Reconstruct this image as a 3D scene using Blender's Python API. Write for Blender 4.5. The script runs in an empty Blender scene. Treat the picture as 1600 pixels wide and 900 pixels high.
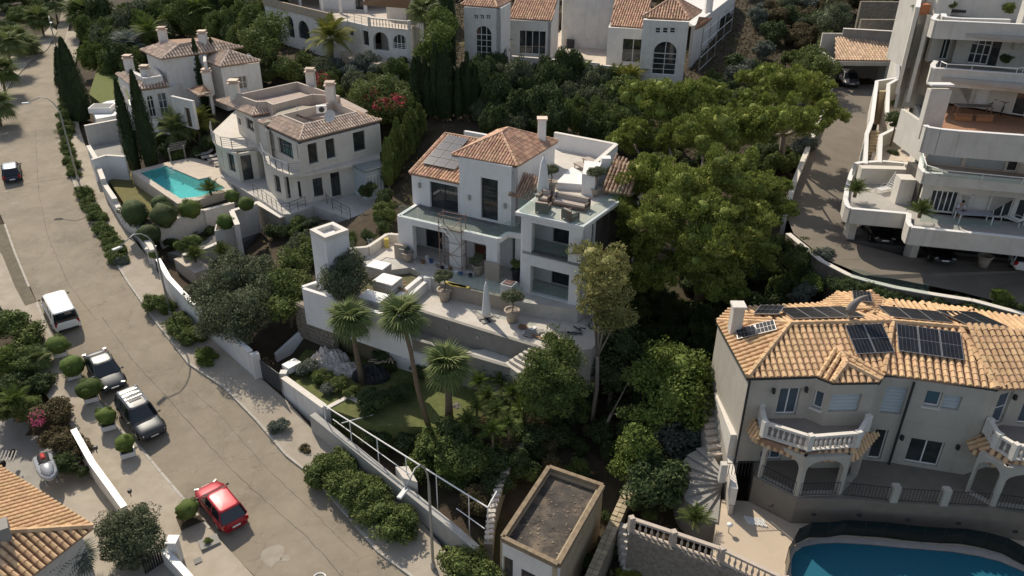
import bpy, bmesh, math, random
import numpy as np
from mathutils import Vector, Matrix
from mathutils.geometry import tessellate_polygon
random.seed(7); RNG = np.random.default_rng(11)
S = bpy.context.scene
COL = S.collection
# ---------------------------------------------------------------- camera
FPX = 1240.0; CAMZ = 36.0
_n = np.array([-25.0, 2250.0, FPX]); _n /= np.linalg.norm(_n)
UP = -_n; _a = np.array([0, 0, 1.0]); YY = _a - _a.dot(UP) * UP; YY /= np.linalg.norm(YY); XX = np.cross(YY, UP)
cam_data = bpy.data.cameras.new('camera'); cam = bpy.data.objects.new('camera', cam_data); COL.objects.link(cam)
cam_data.lens = FPX / 1600 * 36; cam_data.sensor_width = 36; cam_data.clip_end = 6000; cam_data.clip_start = 0.5
_r = [XX[0], YY[0], UP[0]]; _d = [XX[1], YY[1], UP[1]]; _f = [XX[2], YY[2], UP[2]]
cam.matrix_world = Matrix([[_r[i], -_d[i], -_f[i], (0, 0, CAMZ)[i]] for i in range(3)] + [[0, 0, 0, 1]])
S.camera = cam
# ---------------------------------------------------------------- light
SUN_DIR = Vector((0.52, -0.853, 0)).normalized()      # the way shadows fall on the ground
SUN_EL = math.radians(46)
ray = Vector((SUN_DIR.x * math.cos(SUN_EL), SUN_DIR.y * math.cos(SUN_EL), -math.sin(SUN_EL)))
sd = bpy.data.lights.new('sun', 'SUN'); sun = bpy.data.objects.new('sun', sd); COL.objects.link(sun)
sd.energy = 4.2; sd.angle = math.radians(0.55); sd.color = (1.0, 0.895, 0.735)
sun.rotation_euler = ray.to_track_quat('-Z', 'Y').to_euler()
w = bpy.data.worlds.new('World'); S.world = w; w.use_nodes = True
nt = w.node_tree; bg = nt.nodes['Background']; sky = nt.nodes.new('ShaderNodeTexSky')
sky.sky_type = 'NISHITA'; sky.sun_disc = False; sky.sun_elevation = SUN_EL
sky.sun_rotation = math.atan2(-SUN_DIR.x, -SUN_DIR.y); sky.air_density = 1.0; sky.dust_density = 1.2
bg.inputs[1].default_value = 0.125; hs_ = nt.nodes.new('ShaderNodeHueSaturation'); hs_.inputs['Saturation'].default_value = .66
nt.links.new(sky.outputs[0], hs_.inputs['Color']); nt.links.new(hs_.outputs[0], bg.inputs[0])
S.view_settings.view_transform = 'Standard'; S.view_settings.look = 'None'; S.view_settings.exposure = 0.10; S.view_settings.gamma = 1
# ---------------------------------------------------------------- image point -> place in the world
def W(px, py, z):
    r = np.array([px - 800.0, py - 450.0, FPX]); t = (z - CAMZ) / r.dot(UP); p = r * t
    return Vector((p.dot(XX), p.dot(YY), z))
def PX(p):
    c = p[0] * XX + p[1] * YY + (p[2] - CAMZ) * UP
    return (c[0] / c[2] * FPX + 800, c[1] / c[2] * FPX + 450)
def DIR(px, py):
    r = np.array([px - 800.0, py - 450.0, FPX]); return Vector((r.dot(XX), r.dot(YY), r.dot(UP)))
def onwall(px, A, B):                      # ray against the vertical plane through A, B -> (s, z)
    d = DIR(*px); a = Vector((A[0], A[1])); u = Vector((B[0] - A[0], B[1] - A[1])); L = u.length; u /= L
    nn = Vector((-u.y, u.x)); t = a.dot(nn) / (d.x * nn.x + d.y * nn.y)
    return ((Vector((d.x * t, d.y * t)) - a).dot(u), CAMZ + d.z * t)
RY = [(-400, -9), (10, -1.2), (31, 0), (40, 0.9), (50, 2.6), (62, 4.2), (75, 5.6), (100, 7.4), (135, 9.0), (220, 13), (2500, 30)]
def zroad(y):
    for (a, za), (b, zb) in zip(RY, RY[1:]):
        if y <= b: return za + (zb - za) * (y - a) / (b - a)
    return RY[-1][1]
def RW(px, py, dz=0.0):
    z = 3.0
    for _ in range(30):
        p = W(px, py, z + dz); z = z * .5 + .5 * zroad(p.y)
    return W(px, py, z + dz)
# ---------------------------------------------------------------- materials
MATS = {}
def M(name, c1, c2=None, scale=3.0, rough=0.85, bump=0.0, bscale=20.0, metal=0.0, spec=0.3, var=0.0, stain=None, detail=6, trans=0, sstr=0.6, sscale=0.35, island=0.0, coat=0.0, streak=None, stain2=None, cracks=0):
    if name in MATS: return MATS[name]
    m = bpy.data.materials.new(name); m.use_nodes = True; t = m.node_tree; b = t.nodes['Principled BSDF']; L = t.links.new
    b.inputs['Roughness'].default_value = rough; b.inputs['Metallic'].default_value = metal
    b.inputs['Specular IOR Level'].default_value = spec
    if coat: b.inputs['Coat Weight'].default_value = coat; b.inputs['Coat Roughness'].default_value = 0.12
    tc = t.nodes.new('ShaderNodeTexCoord'); vec = tc.outputs['Object']
    col = None
    def noise(s, det=detail, rg=0.6):
        nonlocal vec
        n = t.nodes.new('ShaderNodeTexNoise'); n.inputs['Scale'].default_value = s; n.inputs['Detail'].default_value = det
        n.inputs['Roughness'].default_value = rg; L(vec, n.inputs['Vector']); return n.outputs['Fac']
    def ramp(fac, lo, hi):
        r = t.nodes.new('ShaderNodeMapRange'); r.inputs[1].default_value = lo; r.inputs[2].default_value = hi; L(fac, r.inputs[0]); return r.outputs[0]
    def mix(fac, a, c):
        x = t.nodes.new('ShaderNodeMix'); x.data_type = 'RGBA'
        if isinstance(fac, float): x.inputs[0].default_value = fac
        else: L(fac, x.inputs[0])
        for s, v in ((6, a), (7, c)):
            if isinstance(v, tuple): x.inputs[s].default_value = (*v, 1)
            else: L(v, x.inputs[s])
        return x.outputs[2]
    col = mix(ramp(noise(scale), .32, .68), c1, c2 if c2 else c1)
    if stain: col = mix_s = mix_f(t, L, mix, ramp, noise, col, stain, sscale, sstr)
    if stain2: col = mix_f(t, L, mix, ramp, noise, col, stain2, 1.7, .55)
    if cracks:
        vo = t.nodes.new('ShaderNodeTexVoronoi'); vo.feature = 'DISTANCE_TO_EDGE'; vo.inputs['Scale'].default_value = cracks; nd = t.nodes.new('ShaderNodeTexNoise'); nd.inputs['Scale'].default_value = 1.1; nd.inputs['Detail'].default_value = 8; L(vec, nd.inputs['Vector']); vm = t.nodes.new('ShaderNodeVectorMath'); vm.operation = 'MULTIPLY_ADD'; vm.inputs[1].default_value = (2.2, 2.2, 0); L(nd.outputs['Color'], vm.inputs[0]); L(vec, vm.inputs[2]); L(vm.outputs[0], vo.inputs['Vector'])
        ck = t.nodes.new('ShaderNodeMapRange'); ck.inputs[1].default_value = 0; ck.inputs[2].default_value = .012; ck.inputs[3].default_value = .3; ck.inputs[4].default_value = 0; L(vo.outputs['Distance'], ck.inputs[0]); col = mix(ck.outputs[0], col, (.10, .085, .065))
    if streak:
        mpg = t.nodes.new('ShaderNodeMapping'); mpg.inputs['Scale'].default_value = (2.2, 2.2, .22); L(vec, mpg.inputs['Vector']); v0 = vec; vec = mpg.outputs[0]; f_ = ramp(noise(1.0, 8, .7), .52, .78); vec = v0
        ml = t.nodes.new('ShaderNodeMath'); ml.operation = 'MULTIPLY'; ml.inputs[1].default_value = .45; L(f_, ml.inputs[0]); col = mix(ml.outputs[0], col, streak)
    if island or var:
        hs = t.nodes.new('ShaderNodeHueSaturation'); L(col, hs.inputs['Color'])
        mp = t.nodes.new('ShaderNodeMapRange')
        if island:
            g = t.nodes.new('ShaderNodeNewGeometry'); oi = t.nodes.new('ShaderNodeObjectInfo')
            ad = t.nodes.new('ShaderNodeMath'); ad.operation = 'ADD'; L(g.outputs['Random Per Island'], ad.inputs[0]); L(oi.outputs['Random'], ad.inputs[1])
            fr = t.nodes.new('ShaderNodeMath'); fr.operation = 'FRACT'; L(ad.outputs[0], fr.inputs[0]); src = fr.outputs[0]; k = island
        else:
            oi = t.nodes.new('ShaderNodeObjectInfo'); src = oi.outputs['Random']; k = var
        mp.inputs[3].default_value = 1 - k; mp.inputs[4].default_value = 1 + k
        L(src, mp.inputs[0]); L(mp.outputs[0], hs.inputs['Value']); col = hs.outputs[0]
        mh = t.nodes.new('ShaderNodeMapRange'); mh.inputs[3].default_value = .5 - k * .045; mh.inputs[4].default_value = .5 + k * .045
        ml = t.nodes.new('ShaderNodeMath'); ml.operation = 'MULTIPLY'; ml.inputs[1].default_value = 7.31; L(src, ml.inputs[0])
        f2 = t.nodes.new('ShaderNodeMath'); f2.operation = 'FRACT'; L(ml.outputs[0], f2.inputs[0]); L(f2.outputs[0], mh.inputs[0]); L(mh.outputs[0], hs.inputs['Hue'])
    L(col, b.inputs['Base Color'])
    if bump:
        bp = t.nodes.new('ShaderNodeBump'); bp.inputs['Strength'].default_value = bump; bp.inputs['Distance'].default_value = 0.05
        L(noise(bscale, 8, .65), bp.inputs['Height']); L(bp.outputs[0], b.inputs['Normal'])
    if trans:
        b.inputs['Transmission Weight'].default_value = 0
        tl = t.nodes.new('ShaderNodeBsdfTranslucent'); L(col, tl.inputs[0]); ms = t.nodes.new('ShaderNodeMixShader'); ms.inputs[0].default_value = trans
        L(b.outputs[0], ms.inputs[1]); L(tl.outputs[0], ms.inputs[2]); L(ms.outputs[0], t.nodes['Material Output'].inputs[0])
    MATS[name] = m; return m
def mix_f(t, L, mix, ramp, noise, col, stain, sscale, sstr):
    r = ramp(noise(sscale, 9, .7), .5, .72); ml = t.nodes.new('ShaderNodeMath'); ml.operation = 'MULTIPLY'; ml.inputs[1].default_value = sstr
    L(r, ml.inputs[0]); return mix(ml.outputs[0], col, stain)
def glassmat(name, col, alpha):
    m = bpy.data.materials.new(name); m.use_nodes = True; t = m.node_tree; b = t.nodes['Principled BSDF']
    b.inputs['Base Color'].default_value = (*col, 1); b.inputs['Roughness'].default_value = 0.03; b.inputs['Specular IOR Level'].default_value = .5
    tr = t.nodes.new('ShaderNodeBsdfTransparent'); tr.inputs[0].default_value = (.93, .98, .97, 1)
    ms = t.nodes.new('ShaderNodeMixShader'); ms.inputs[0].default_value = alpha
    t.links.new(tr.outputs[0], ms.inputs[1]); t.links.new(b.outputs[0], ms.inputs[2]); t.links.new(ms.outputs[0], t.nodes['Material Output'].inputs[0])
    MATS[name] = m; return m
stucco = M('white_stucco', (.66, .64, .61), (.73, .71, .68), 1.2, .9, .15, 60, stain=(.46, .43, .38), sscale=.8, sstr=.35, streak=(.34, .30, .25))
stucco_cool = M('new_white_render', (.76, .75, .74), (.70, .69, .68), .8, .9, .1, 60, stain=(.55, .52, .47), sscale=.9, sstr=.22, streak=(.52, .49, .45))
cream = M('cream_stucco', (.58, .54, .48), (.64, .60, .54), 1.0, .9, .15, 50, stain=(.40, .35, .28), sscale=.7, sstr=.35, streak=(.34, .30, .25))
greywhite = M('greyish_stucco', (.60, .57, .53), (.66, .63, .59), .9, .9, .12, 50, stain=(.40, .37, .32), sscale=.6, sstr=.4, streak=(.34, .30, .25))
beige = M('beige_house_render', (.43, .395, .34), (.48, .445, .385), .9, .9, .12, 50, stain=(.32, .29, .24), sscale=.6, sstr=.45, streak=(.28, .25, .2))
trim = M('pale_stone_trim', (.62, .58, .52), (.70, .66, .6), 2.5, .8, .1, 40)
dstone = M('pale_deck_stone', (.50, .46, .41), (.58, .54, .49), 1.4, .8, .15, 30, stain=(.36, .32, .27), sscale=.6, sstr=.4)
concrete = M('sandy_concrete', (.36, .31, .245), (.44, .385, .31), .9, .92, .25, 25, stain=(.24, .2, .15), sscale=.35, sstr=.55)
greycon = M('grey_concrete', (.27, .26, .24), (.33, .315, .29), 1.0, .92, .2, 25, stain=(.2, .19, .17), sscale=.4, sstr=.5)
soil = M('dry_soil', (.045, .034, .022), (.08, .062, .042), .9, .97, .6, 8, stain=(.045, .052, .022), sscale=.22, sstr=.8)
grass_m = M('lawn_green', (.085, .11, .03), (.135, .145, .05), 2.5, .95, .5, 25, stain=(.15, .125, .07), sscale=.5, sstr=.5)
tile_main = M('terracotta_tile', (.52, .31, .205), (.66, .45, .32), 3, .85, .15, 30, island=.28, stain=(.22, .16, .12), sscale=1.2, sstr=.45)
tile_sand = M('sandy_clay_tile', (.58, .375, .205), (.69, .475, .28), 3, .85, .15, 30, island=.13, stain=(.36, .25, .16), sscale=.5, sstr=.5)
tile_pink = M('pale_clay_tile', (.56, .43, .34), (.66, .54, .44), 3, .85, .15, 30, island=.24, stain=(.3, .23, .18), sscale=1.2, sstr=.4)
tile_old = M('weathered_brown_tile', (.28, .18, .13), (.42, .30, .22), 3, .9, .15, 30, island=.3)
pan_m = M('tile_channel', (.27, .165, .11), (.34, .22, .15), 4, .9)  # shade of the channels put into the colour, darker than the tiles
white_m = M('white_paint', (.78, .77, .75), None, 3, .45, spec=.4)
alu = M('grey_metal', (.42, .42, .42), (.36, .36, .36), 8, .4, metal=.7)
pole_m = M('galvanised_pole', (.40, .40, .39), (.34, .34, .33), 5, .5, metal=.4)
dark_m = M('dark_metal', (.035, .035, .038), None, 3, .5)
black_m = M('black_rubber', (.018, .018, .018), None, 3, .8)
bark = M('brown_bark', (.12, .085, .06), (.20, .155, .115), 6, .95, .5, 18)
palebark = M('grey_pine_bark', (.20, .165, .135), (.30, .25, .21), 5, .95, .5, 18)
palmbark = M('palm_trunk_bark', (.14, .10, .065), (.22, .165, .115), 7, .95, .6, 22)
terracotta = M('terracotta_pot', (.45, .17, .08), (.52, .22, .11), 5, .8)
stonepot = M('beige_stone_pot', (.34, .285, .235), (.42, .36, .30), 5, .85, .2, 30)
wood_m = M('warm_wood', (.20, .11, .06), (.28, .16, .09), 6, .7)
greywood = M('grey_weathered_wood', (.24, .21, .18), (.32, .29, .25), 6, .85)
stonewall = M('rough_stone_wall', (.19, .165, .13), (.33, .29, .235), 5, .95, .8, 9, stain=(.12, .1, .07), sscale=1.5, sstr=.6)
pane = M('window_glass', (.012, .015, .018), (.06, .065, .065), .9, .04, spec=.8)  # lighter mottling stands in for reflections in the panes
pane_b = M('bluish_window_glass', (.06, .085, .11), (.09, .12, .15), .7, .06, spec=.8)
blind_m = M('pale_blue_shutter', (.42, .47, .50), (.46, .51, .54), 2, .7)
interior = M('dim_room_inside', (.05, .047, .042), (.09, .08, .07), 1, .95)  # near-black fill, the dimness of the rooms is put into the colour
solar_m = M('black_solar_cells', (.012, .013, .017), (.022, .024, .03), 2, .22, spec=.3)
solar_g = M('grey_solar_cells', (.055, .058, .075), (.075, .075, .092), 2, .15, spec=.6)
cushion = M('taupe_cushion', (.38, .32, .28), (.44, .38, .33), 5, .95)
wicker = M('brown_wicker', (.12, .085, .065), (.2, .15, .12), 20, .9, .4, 60)
greencan = glassmat('balustrade_glass', (.30, .38, .36), .12)
def leafm(name, c1, c2, isl=.35, tr=.18): return M(name, c1, c2, .6, .75, spec=.25, island=isl, trans=tr, detail=2)
L_pine = leafm('pine_needles', (.175, .215, .045), (.26, .295, .072))
L_dark = leafm('dark_leaves', (.055, .082, .03), (.09, .12, .042))
L_mid = leafm('green_leaves', (.095, .13, .036), (.15, .185, .052))
L_olive = leafm('olive_leaves', (.095, .115, .060), (.15, .17, .095))
L_lime = leafm('bright_leaves', (.105, .15, .03), (.15, .19, .045))
L_cyp = leafm('cypress_leaves', (.03, .05, .022), (.05, .075, .03), .25, .1)
L_palm = leafm('palm_leaves', (.13, .17, .055), (.19, .22, .085), .3)
L_yel = leafm('yellow_palm_leaves', (.17, .19, .035), (.22, .22, .05), .3)
L_grey = leafm('silver_leaves', (.13, .15, .12), (.19, .21, .17), .3)
L_red = leafm('red_blossoms', (.38, .03, .05), (.5, .06, .09), .3)
L_pink = leafm('pink_blossoms', (.45, .07, .16), (.5, .1, .2), .3)
L_brown = leafm('brownish_leaves', (.10, .085, .04), (.15, .12, .06), .35)
L_box = leafm('topiary_leaves', (.075, .12, .022), (.11, .15, .035), .35)
L_euca = leafm('eucalyptus_leaves', (.25, .25, .085), (.33, .31, .13), .35)
# ---------------------------------------------------------------- objects
def woff(o):
    v = Vector((0, 0, 0))
    while o is not None: v += o.location; o = o.parent
    return v
def tag(o, label=None, cat=None, group=None, kind=None):
    for k, v in (('label', label), ('category', cat), ('group', group), ('kind', kind)):
        if v: o[k] = v
    return o
def empty(name, loc, label=None, cat=None, group=None, rz=0):
    o = bpy.data.objects.new(name, None); COL.objects.link(o); o.location = loc; o.rotation_euler = (0, 0, rz); o.empty_display_size = .3
    return tag(o, label, cat, group)
def link(name, me, parent=None, loc=None):
    o = bpy.data.objects.new(name, me); COL.objects.link(o)
    if parent: o.parent = parent
    if loc is not None: o.location = loc
    return o
def copy_tree(o, parent=None):
    c = o.copy(); COL.objects.link(c); c.parent = parent
    for ch in [k for k in bpy.data.objects if k.parent == o] if o.name not in KIDS else KIDS[o.name]: copy_tree(ch, c)
    return c
KIDS = {}
def freeze_kids(o):
    ks = [k for k in bpy.data.objects if k.parent == o]; KIDS[o.name] = ks
    for k in ks: freeze_kids(k)
class B:
    def __init__(s): s.v = []; s.f = []
    def add(s, vs, fs):
        k = len(s.v); s.v += [tuple(v) for v in vs]; s.f += [tuple(i + k for i in f) for f in fs]; return s
    def box(s, x0, y0, z0, x1, y1, z1):
        return s.add([(x0, y0, z0), (x1, y0, z0), (x1, y1, z0), (x0, y1, z0), (x0, y0, z1), (x1, y0, z1), (x1, y1, z1), (x0, y1, z1)],
                     [(0, 3, 2, 1), (4, 5, 6, 7), (0, 1, 5, 4), (1, 2, 6, 5), (2, 3, 7, 6), (3, 0, 4, 7)])
    def cbox(s, c, size, rz=0, tilt=None):
        k = len(s.v); x, y, z = [d / 2 for d in size]; s.box(-x, -y, -z, x, y, z); m = Matrix.Rotation(rz, 3, 'Z')
        if tilt: m = m @ Matrix.Rotation(tilt[0], 3, 'X') @ Matrix.Rotation(tilt[1], 3, 'Y')
        for i in range(k, len(s.v)): s.v[i] = tuple(m @ Vector(s.v[i]) + Vector(c))
        return s
    def prism(s, poly, z0, z1, bottom=True):
        poly = [Vector((p[0], p[1])) for p in poly]
        ar = sum(a.x * b.y - b.x * a.y for a, b in zip(poly, poly[1:] + poly[:1]))
        if ar < 0: poly = poly[::-1]
        n = len(poly); z0 = z0 if isinstance(z0, list) else [z0] * n; z1 = z1 if isinstance(z1, list) else [z1] * n
        if ar < 0: z0 = z0[::-1]; z1 = z1[::-1]
        vs = [(p.x, p.y, z) for p, z in zip(poly, z0)] + [(p.x, p.y, z) for p, z in zip(poly, z1)]
        tr = tessellate_polygon([[Vector((p.x, p.y, 0)) for p in poly]])
        fs = []
        for a, b, c in tr:
            if (poly[b] - poly[a]).cross(poly[c] - poly[a]) < 0: a, c = c, a
            fs.append((a + n, b + n, c + n))
            if bottom: fs.append((c, b, a))
        fs += [(i, (i + 1) % n, (i + 1) % n + n, i + n) for i in range(n)]
        return s.add(vs, fs)
    def seg(s, A, C, z0, z1, t, z0b=None, z1b=None):     # wall length of thickness t centred on A-C
        a = Vector((A[0], A[1])); c = Vector((C[0], C[1])); u = c - a
        if u.length < 1e-4: return s
        kq = (len(s.v) // 8) % 3; t *= 1 - .006 * kq; z1 = z1 - .003 * kq; z1b = None if z1b is None else z1b - .003 * kq; z0 += .002 * kq
        n = Vector((-u.y, u.x)).normalized() * t / 2; z0b = z0 if z0b is None else z0b; z1b = z1 if z1b is None else z1b
        P = [a - n, c - n, c + n, a + n]; Z0 = [z0, z0b, z0b, z0]; Z1 = [z1, z1b, z1b, z1]
        return s.add([(p.x, p.y, z) for p, z in zip(P, Z0)] + [(p.x, p.y, z) for p, z in zip(P, Z1)],
                     [(0, 3, 2, 1), (4, 5, 6, 7), (0, 1, 5, 4), (1, 2, 6, 5), (2, 3, 7, 6), (3, 0, 4, 7)])
    def tube(s, pts, r, n=6, r2=None, cap=True):
        pts = [Vector(p) for p in pts]; m = len(pts); rings = []
        for i, p in enumerate(pts):
            d = (pts[min(i + 1, m - 1)] - pts[max(i - 1, 0)]).normalized(); a = d.cross(Vector((0, 0, 1)))
            if a.length < .05: a = d.cross(Vector((1, 0, 0)))
            a.normalize(); b = d.cross(a); rr = r if r2 is None else r + (r2 - r) * i / (m - 1)
            if isinstance(r, list): rr = r[i]
            rings += [p + (a * math.cos(2 * math.pi * k / n) + b * math.sin(2 * math.pi * k / n)) * rr for k in range(n)]
        fs = [(i * n + k, i * n + (k + 1) % n, (i + 1) * n + (k + 1) % n, (i + 1) * n + k) for i in range(m - 1) for k in range(n)]
        if cap: fs += [tuple(range(n))[::-1], tuple(range((m - 1) * n, m * n))]
        return s.add(rings, fs)
    def lathe(s, prof, c=(0, 0, 0), n=12):
        vs = [(c[0] + r * math.cos(2 * math.pi * k / n), c[1] + r * math.sin(2 * math.pi * k / n), c[2] + z) for r, z in prof for k in range(n)]
        fs = [(i * n + k, i * n + (k + 1) % n, (i + 1) * n + (k + 1) % n, (i + 1) * n + k) for i in range(len(prof) - 1) for k in range(n)]
        fs += [tuple(range(n))[::-1], tuple(range((len(prof) - 1) * n, len(prof) * n))]
        return s.add(vs, fs)
    def obj(s, name, mat, parent=None, smooth=False, bevel=0):
        o_ = woff(parent) if parent else Vector((0, 0, 0))
        me = bpy.data.meshes.new(name); vs = [(v[0] - o_.x, v[1] - o_.y, v[2] - o_.z) for v in s.v]
        if not parent and vs:                                     # a thing of one mesh: origin at its own base
            a = np.array(vs); c = ((a[:, 0].min() + a[:, 0].max()) / 2, (a[:, 1].min() + a[:, 1].max()) / 2, a[:, 2].min())
            vs = (a - np.array(c)).tolist()
        me.from_pydata(vs, [], s.f); me.materials.append(mat); me.update()
        o = link(name, me, parent)
        if not parent and vs: o.location = c
        if smooth: me.shade_smooth()
        if bevel:
            md = o.modifiers.new('bevel', 'BEVEL'); md.width = bevel; md.segments = 2; md.limit_method = 'ANGLE'
        return o
def flat(poly3, name, mat, kind='structure', parent=None):   # a drape: polygon with its own heights
    b = B(); n = len(poly3); tr = tessellate_polygon([[Vector((p[0], p[1], 0)) for p in poly3]]); fs = []
    for a, c, d in tr:
        A, C_, D = [Vector(poly3[i][:2]) for i in (a, c, d)]
        if (C_ - A).cross(D - A) < 0: a, d = d, a
        fs.append((a, c, d))
    b.add(poly3, fs); o = b.obj(name, mat, parent); tag(o, kind=kind); return o
def slab(pts, z, zb, name, mat, parent=None, kind=None):
    o = B().prism(pts, zb, z).obj(name, mat, parent); return tag(o, kind=kind)
def P(z, *pp): return [W(x, y, z) for x, y in pp]
# vertical wall with openings. holes: dict(k=kind, a=(px,py) top-left, b=(px,py) bottom-right, arch, n=(cols,rows))
def wall(root, A, C, z0, z1, holes=(), mat=None, t=.3, name='wall', label=None, slope=None, surround=None):
    A = Vector((A[0], A[1])); C = Vector((C[0], C[1])); u = (C - A); L = u.length; u /= L; nn = Vector((-u.y, u.x))
    mid = (A + C) / 2
    if nn.dot(-mid) < 0: nn = -nn
    outer = [(0, z0), (L, z0), (L, z1 if slope is None else slope), (0, z1)]
    loops = []; info = []
    for h in holes:
        if 's' in h: s0, s1, a0, a1 = h['s']; q = ((s0 * L, z1 - 0), 0); s0 *= L; s1 *= L; a0 += z0; a1 += z0
        else:
            (s0, a1), (s1, a0) = onwall(h['a'], A, C), onwall(h['b'], A, C)
            if s0 > s1: s0, s1 = s1, s0
        s0 = max(s0, .06); s1 = min(s1, L - .06); a0 = max(a0, z0 + .03); a1 = min(a1, z1 - .05)
        if s1 - s0 < .15 or a1 - a0 < .15: continue
        if h.get('arch'):
            r = (s1 - s0) / 2; c = (s0 + s1) / 2; rz = min(h.get('rise', r), a1 - a0 - .1); zs = a1 - rz
            lp = [(s0, a0), (s1, a0)] + [(c + r * math.cos(math.pi * k / 10), zs + rz * math.sin(math.pi * k / 10)) for k in range(0, 11)]
        else: lp = [(s0, a0), (s1, a0), (s1, a1), (s0, a1)]
        loops.append(lp); info.append((h, s0, s1, a0, a1))
    b = B(); wp = lambda s, z, d: (A.x + u.x * s + nn.x * d, A.y + u.y * s + nn.y * d, z)
    P3 = [[Vector((s, z, 0)) for s, z in lp] for lp in [outer] + loops]; fl = [q for l in P3 for q in l]
    tr = tessellate_polygon(P3); flip = Vector((u.x, u.y, 0)).cross(Vector((0, 0, 1))).dot(Vector((nn.x, nn.y, 0))) < 0
    for d, fb in ((0, False), (-t, True)):
        fs = []
        for x in tr:
            a_, b_, c_ = [fl[i] for i in x]; cw = (b_ - a_).cross(c_ - a_).z < 0
            fs.append(tuple(x) if (cw == flip) != fb else tuple(x)[::-1])
        b.add([wp(q.x, q.y, d) for q in fl], fs)
    for li, lp in enumerate([outer] + loops):
        n = len(lp); vs = [wp(s, z, 0) for s, z in lp] + [wp(s, z, -t) for s, z in lp]
        b.add(vs, [((i, (i + 1) % n, (i + 1) % n + n, i + n) if (li == 0) == flip else (i, i + n, (i + 1) % n + n, (i + 1) % n)) for i in range(n)])
    wo = b.obj(name, mat or stucco, root); tag(wo, label)
    for (h, s0, s1, a0, a1), lp in zip(info, loops):
        k = h.get('k', 'window')
        if k == 'open': continue
        dp = -min(t * .6, .2) if k != 'flush' else -.05
        fm = h.get('fm', white_m); pm = h.get('pm', pane); fw = h.get('fw', .07); n = h.get('n', (2, 1))
        nm = {'window': 'window', 'door': 'door', 'shutter': 'shutter', 'glassdoor': 'glass_door', 'flush': 'window'}[k]
        b = B()
        def bar(sa, za, sb, zb, th=.07, off=0):
            p = [wp(sa, za, dp + off), wp(sb, za, dp + off), wp(sb, zb, dp + off), wp(sa, zb, dp + off)]; q = [wp(sa, za, dp - th + off), wp(sb, za, dp - th + off), wp(sb, zb, dp - th + off), wp(sa, zb, dp - th + off)]
            b.add(p + q, [(0, 1, 2, 3), (7, 6, 5, 4), (0, 4, 5, 1), (1, 5, 6, 2), (2, 6, 7, 3), (3, 7, 4, 0)])
        if k in ('door', 'shutter'):
            bar(s0, a0, s1, a1, .06)
            if k == 'shutter':
                nb = max(3, int((a1 - a0) / .22))
                for i in range(nb): bar(s0 + .04, a0 + (a1 - a0) * (i + .12) / nb, s1 - .04, a0 + (a1 - a0) * (i + .88) / nb, .01, .02)
            else:
                for i in range(2):
                    for j in range(2): bar(s0 + (s1 - s0) * (.12 + .42 * i), a0 + (a1 - a0) * (.08 + .46 * j), s0 + (s1 - s0) * (.46 + .42 * i), a0 + (a1 - a0) * (.46 + .46 * j), .02, .02)
            o = b.obj(nm, pm if k == 'shutter' else h.get('fm', wood_m), root)
            if h.get('label'): tag(o, h['label'])
            if k == 'door':
                hb = B(); c = wp(s1 - .14, (a0 + a1) / 2, dp + .05); hb.cbox(c, (.05, .05, .2)); hb.obj('handle', alu, o)
            continue
        bar(s0, a0, s0 + fw, a1); bar(s1 - fw, a0, s1, a1); bar(s0 + fw, a0, s1 - fw, a0 + fw)
        top = a1 if not h.get('arch') else a1 - min(h.get('rise', (s1 - s0) / 2), a1 - a0 - .1)
        if top - a0 > .3: bar(s0 + fw, top - fw, s1 - fw, top)
        for i in range(1, n[0]): x = s0 + (s1 - s0) * i / n[0]; bar(x - fw * .5, a0 + fw, x + fw * .5, (a1 if h.get('arch') else top - fw) - (.03 if h.get('arch') else 0), .06)
        for j in range(1, n[1]): z = a0 + (top - a0) * j / n[1]; bar(s0 + fw, z - fw * .35, s1 - fw, z + fw * .35, .05)
        o = b.obj(nm, fm, root)
        if h.get('label'): tag(o, h['label'])
        g = B(); g.add([wp(s, z, dp - .03) for s, z in lp], [tuple(range(len(lp))) if not flip else tuple(range(len(lp)))[::-1]]); g.obj('pane', pm, o)
        if h.get('sill'):
            sb = B(); p0 = wp(s0 - .1, a0, .1); p1 = wp(s1 + .1, a0, .1); sb.seg((wp(s0 - .1, 0, .03)[0], wp(s0 - .1, 0, .03)[1]), (wp(s1 + .1, 0, .03)[0], wp(s1 + .1, 0, .03)[1]), a0 - .1, a0 - .002, .2); sb.obj('sill', surround or trim, o)
    return wo
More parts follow.
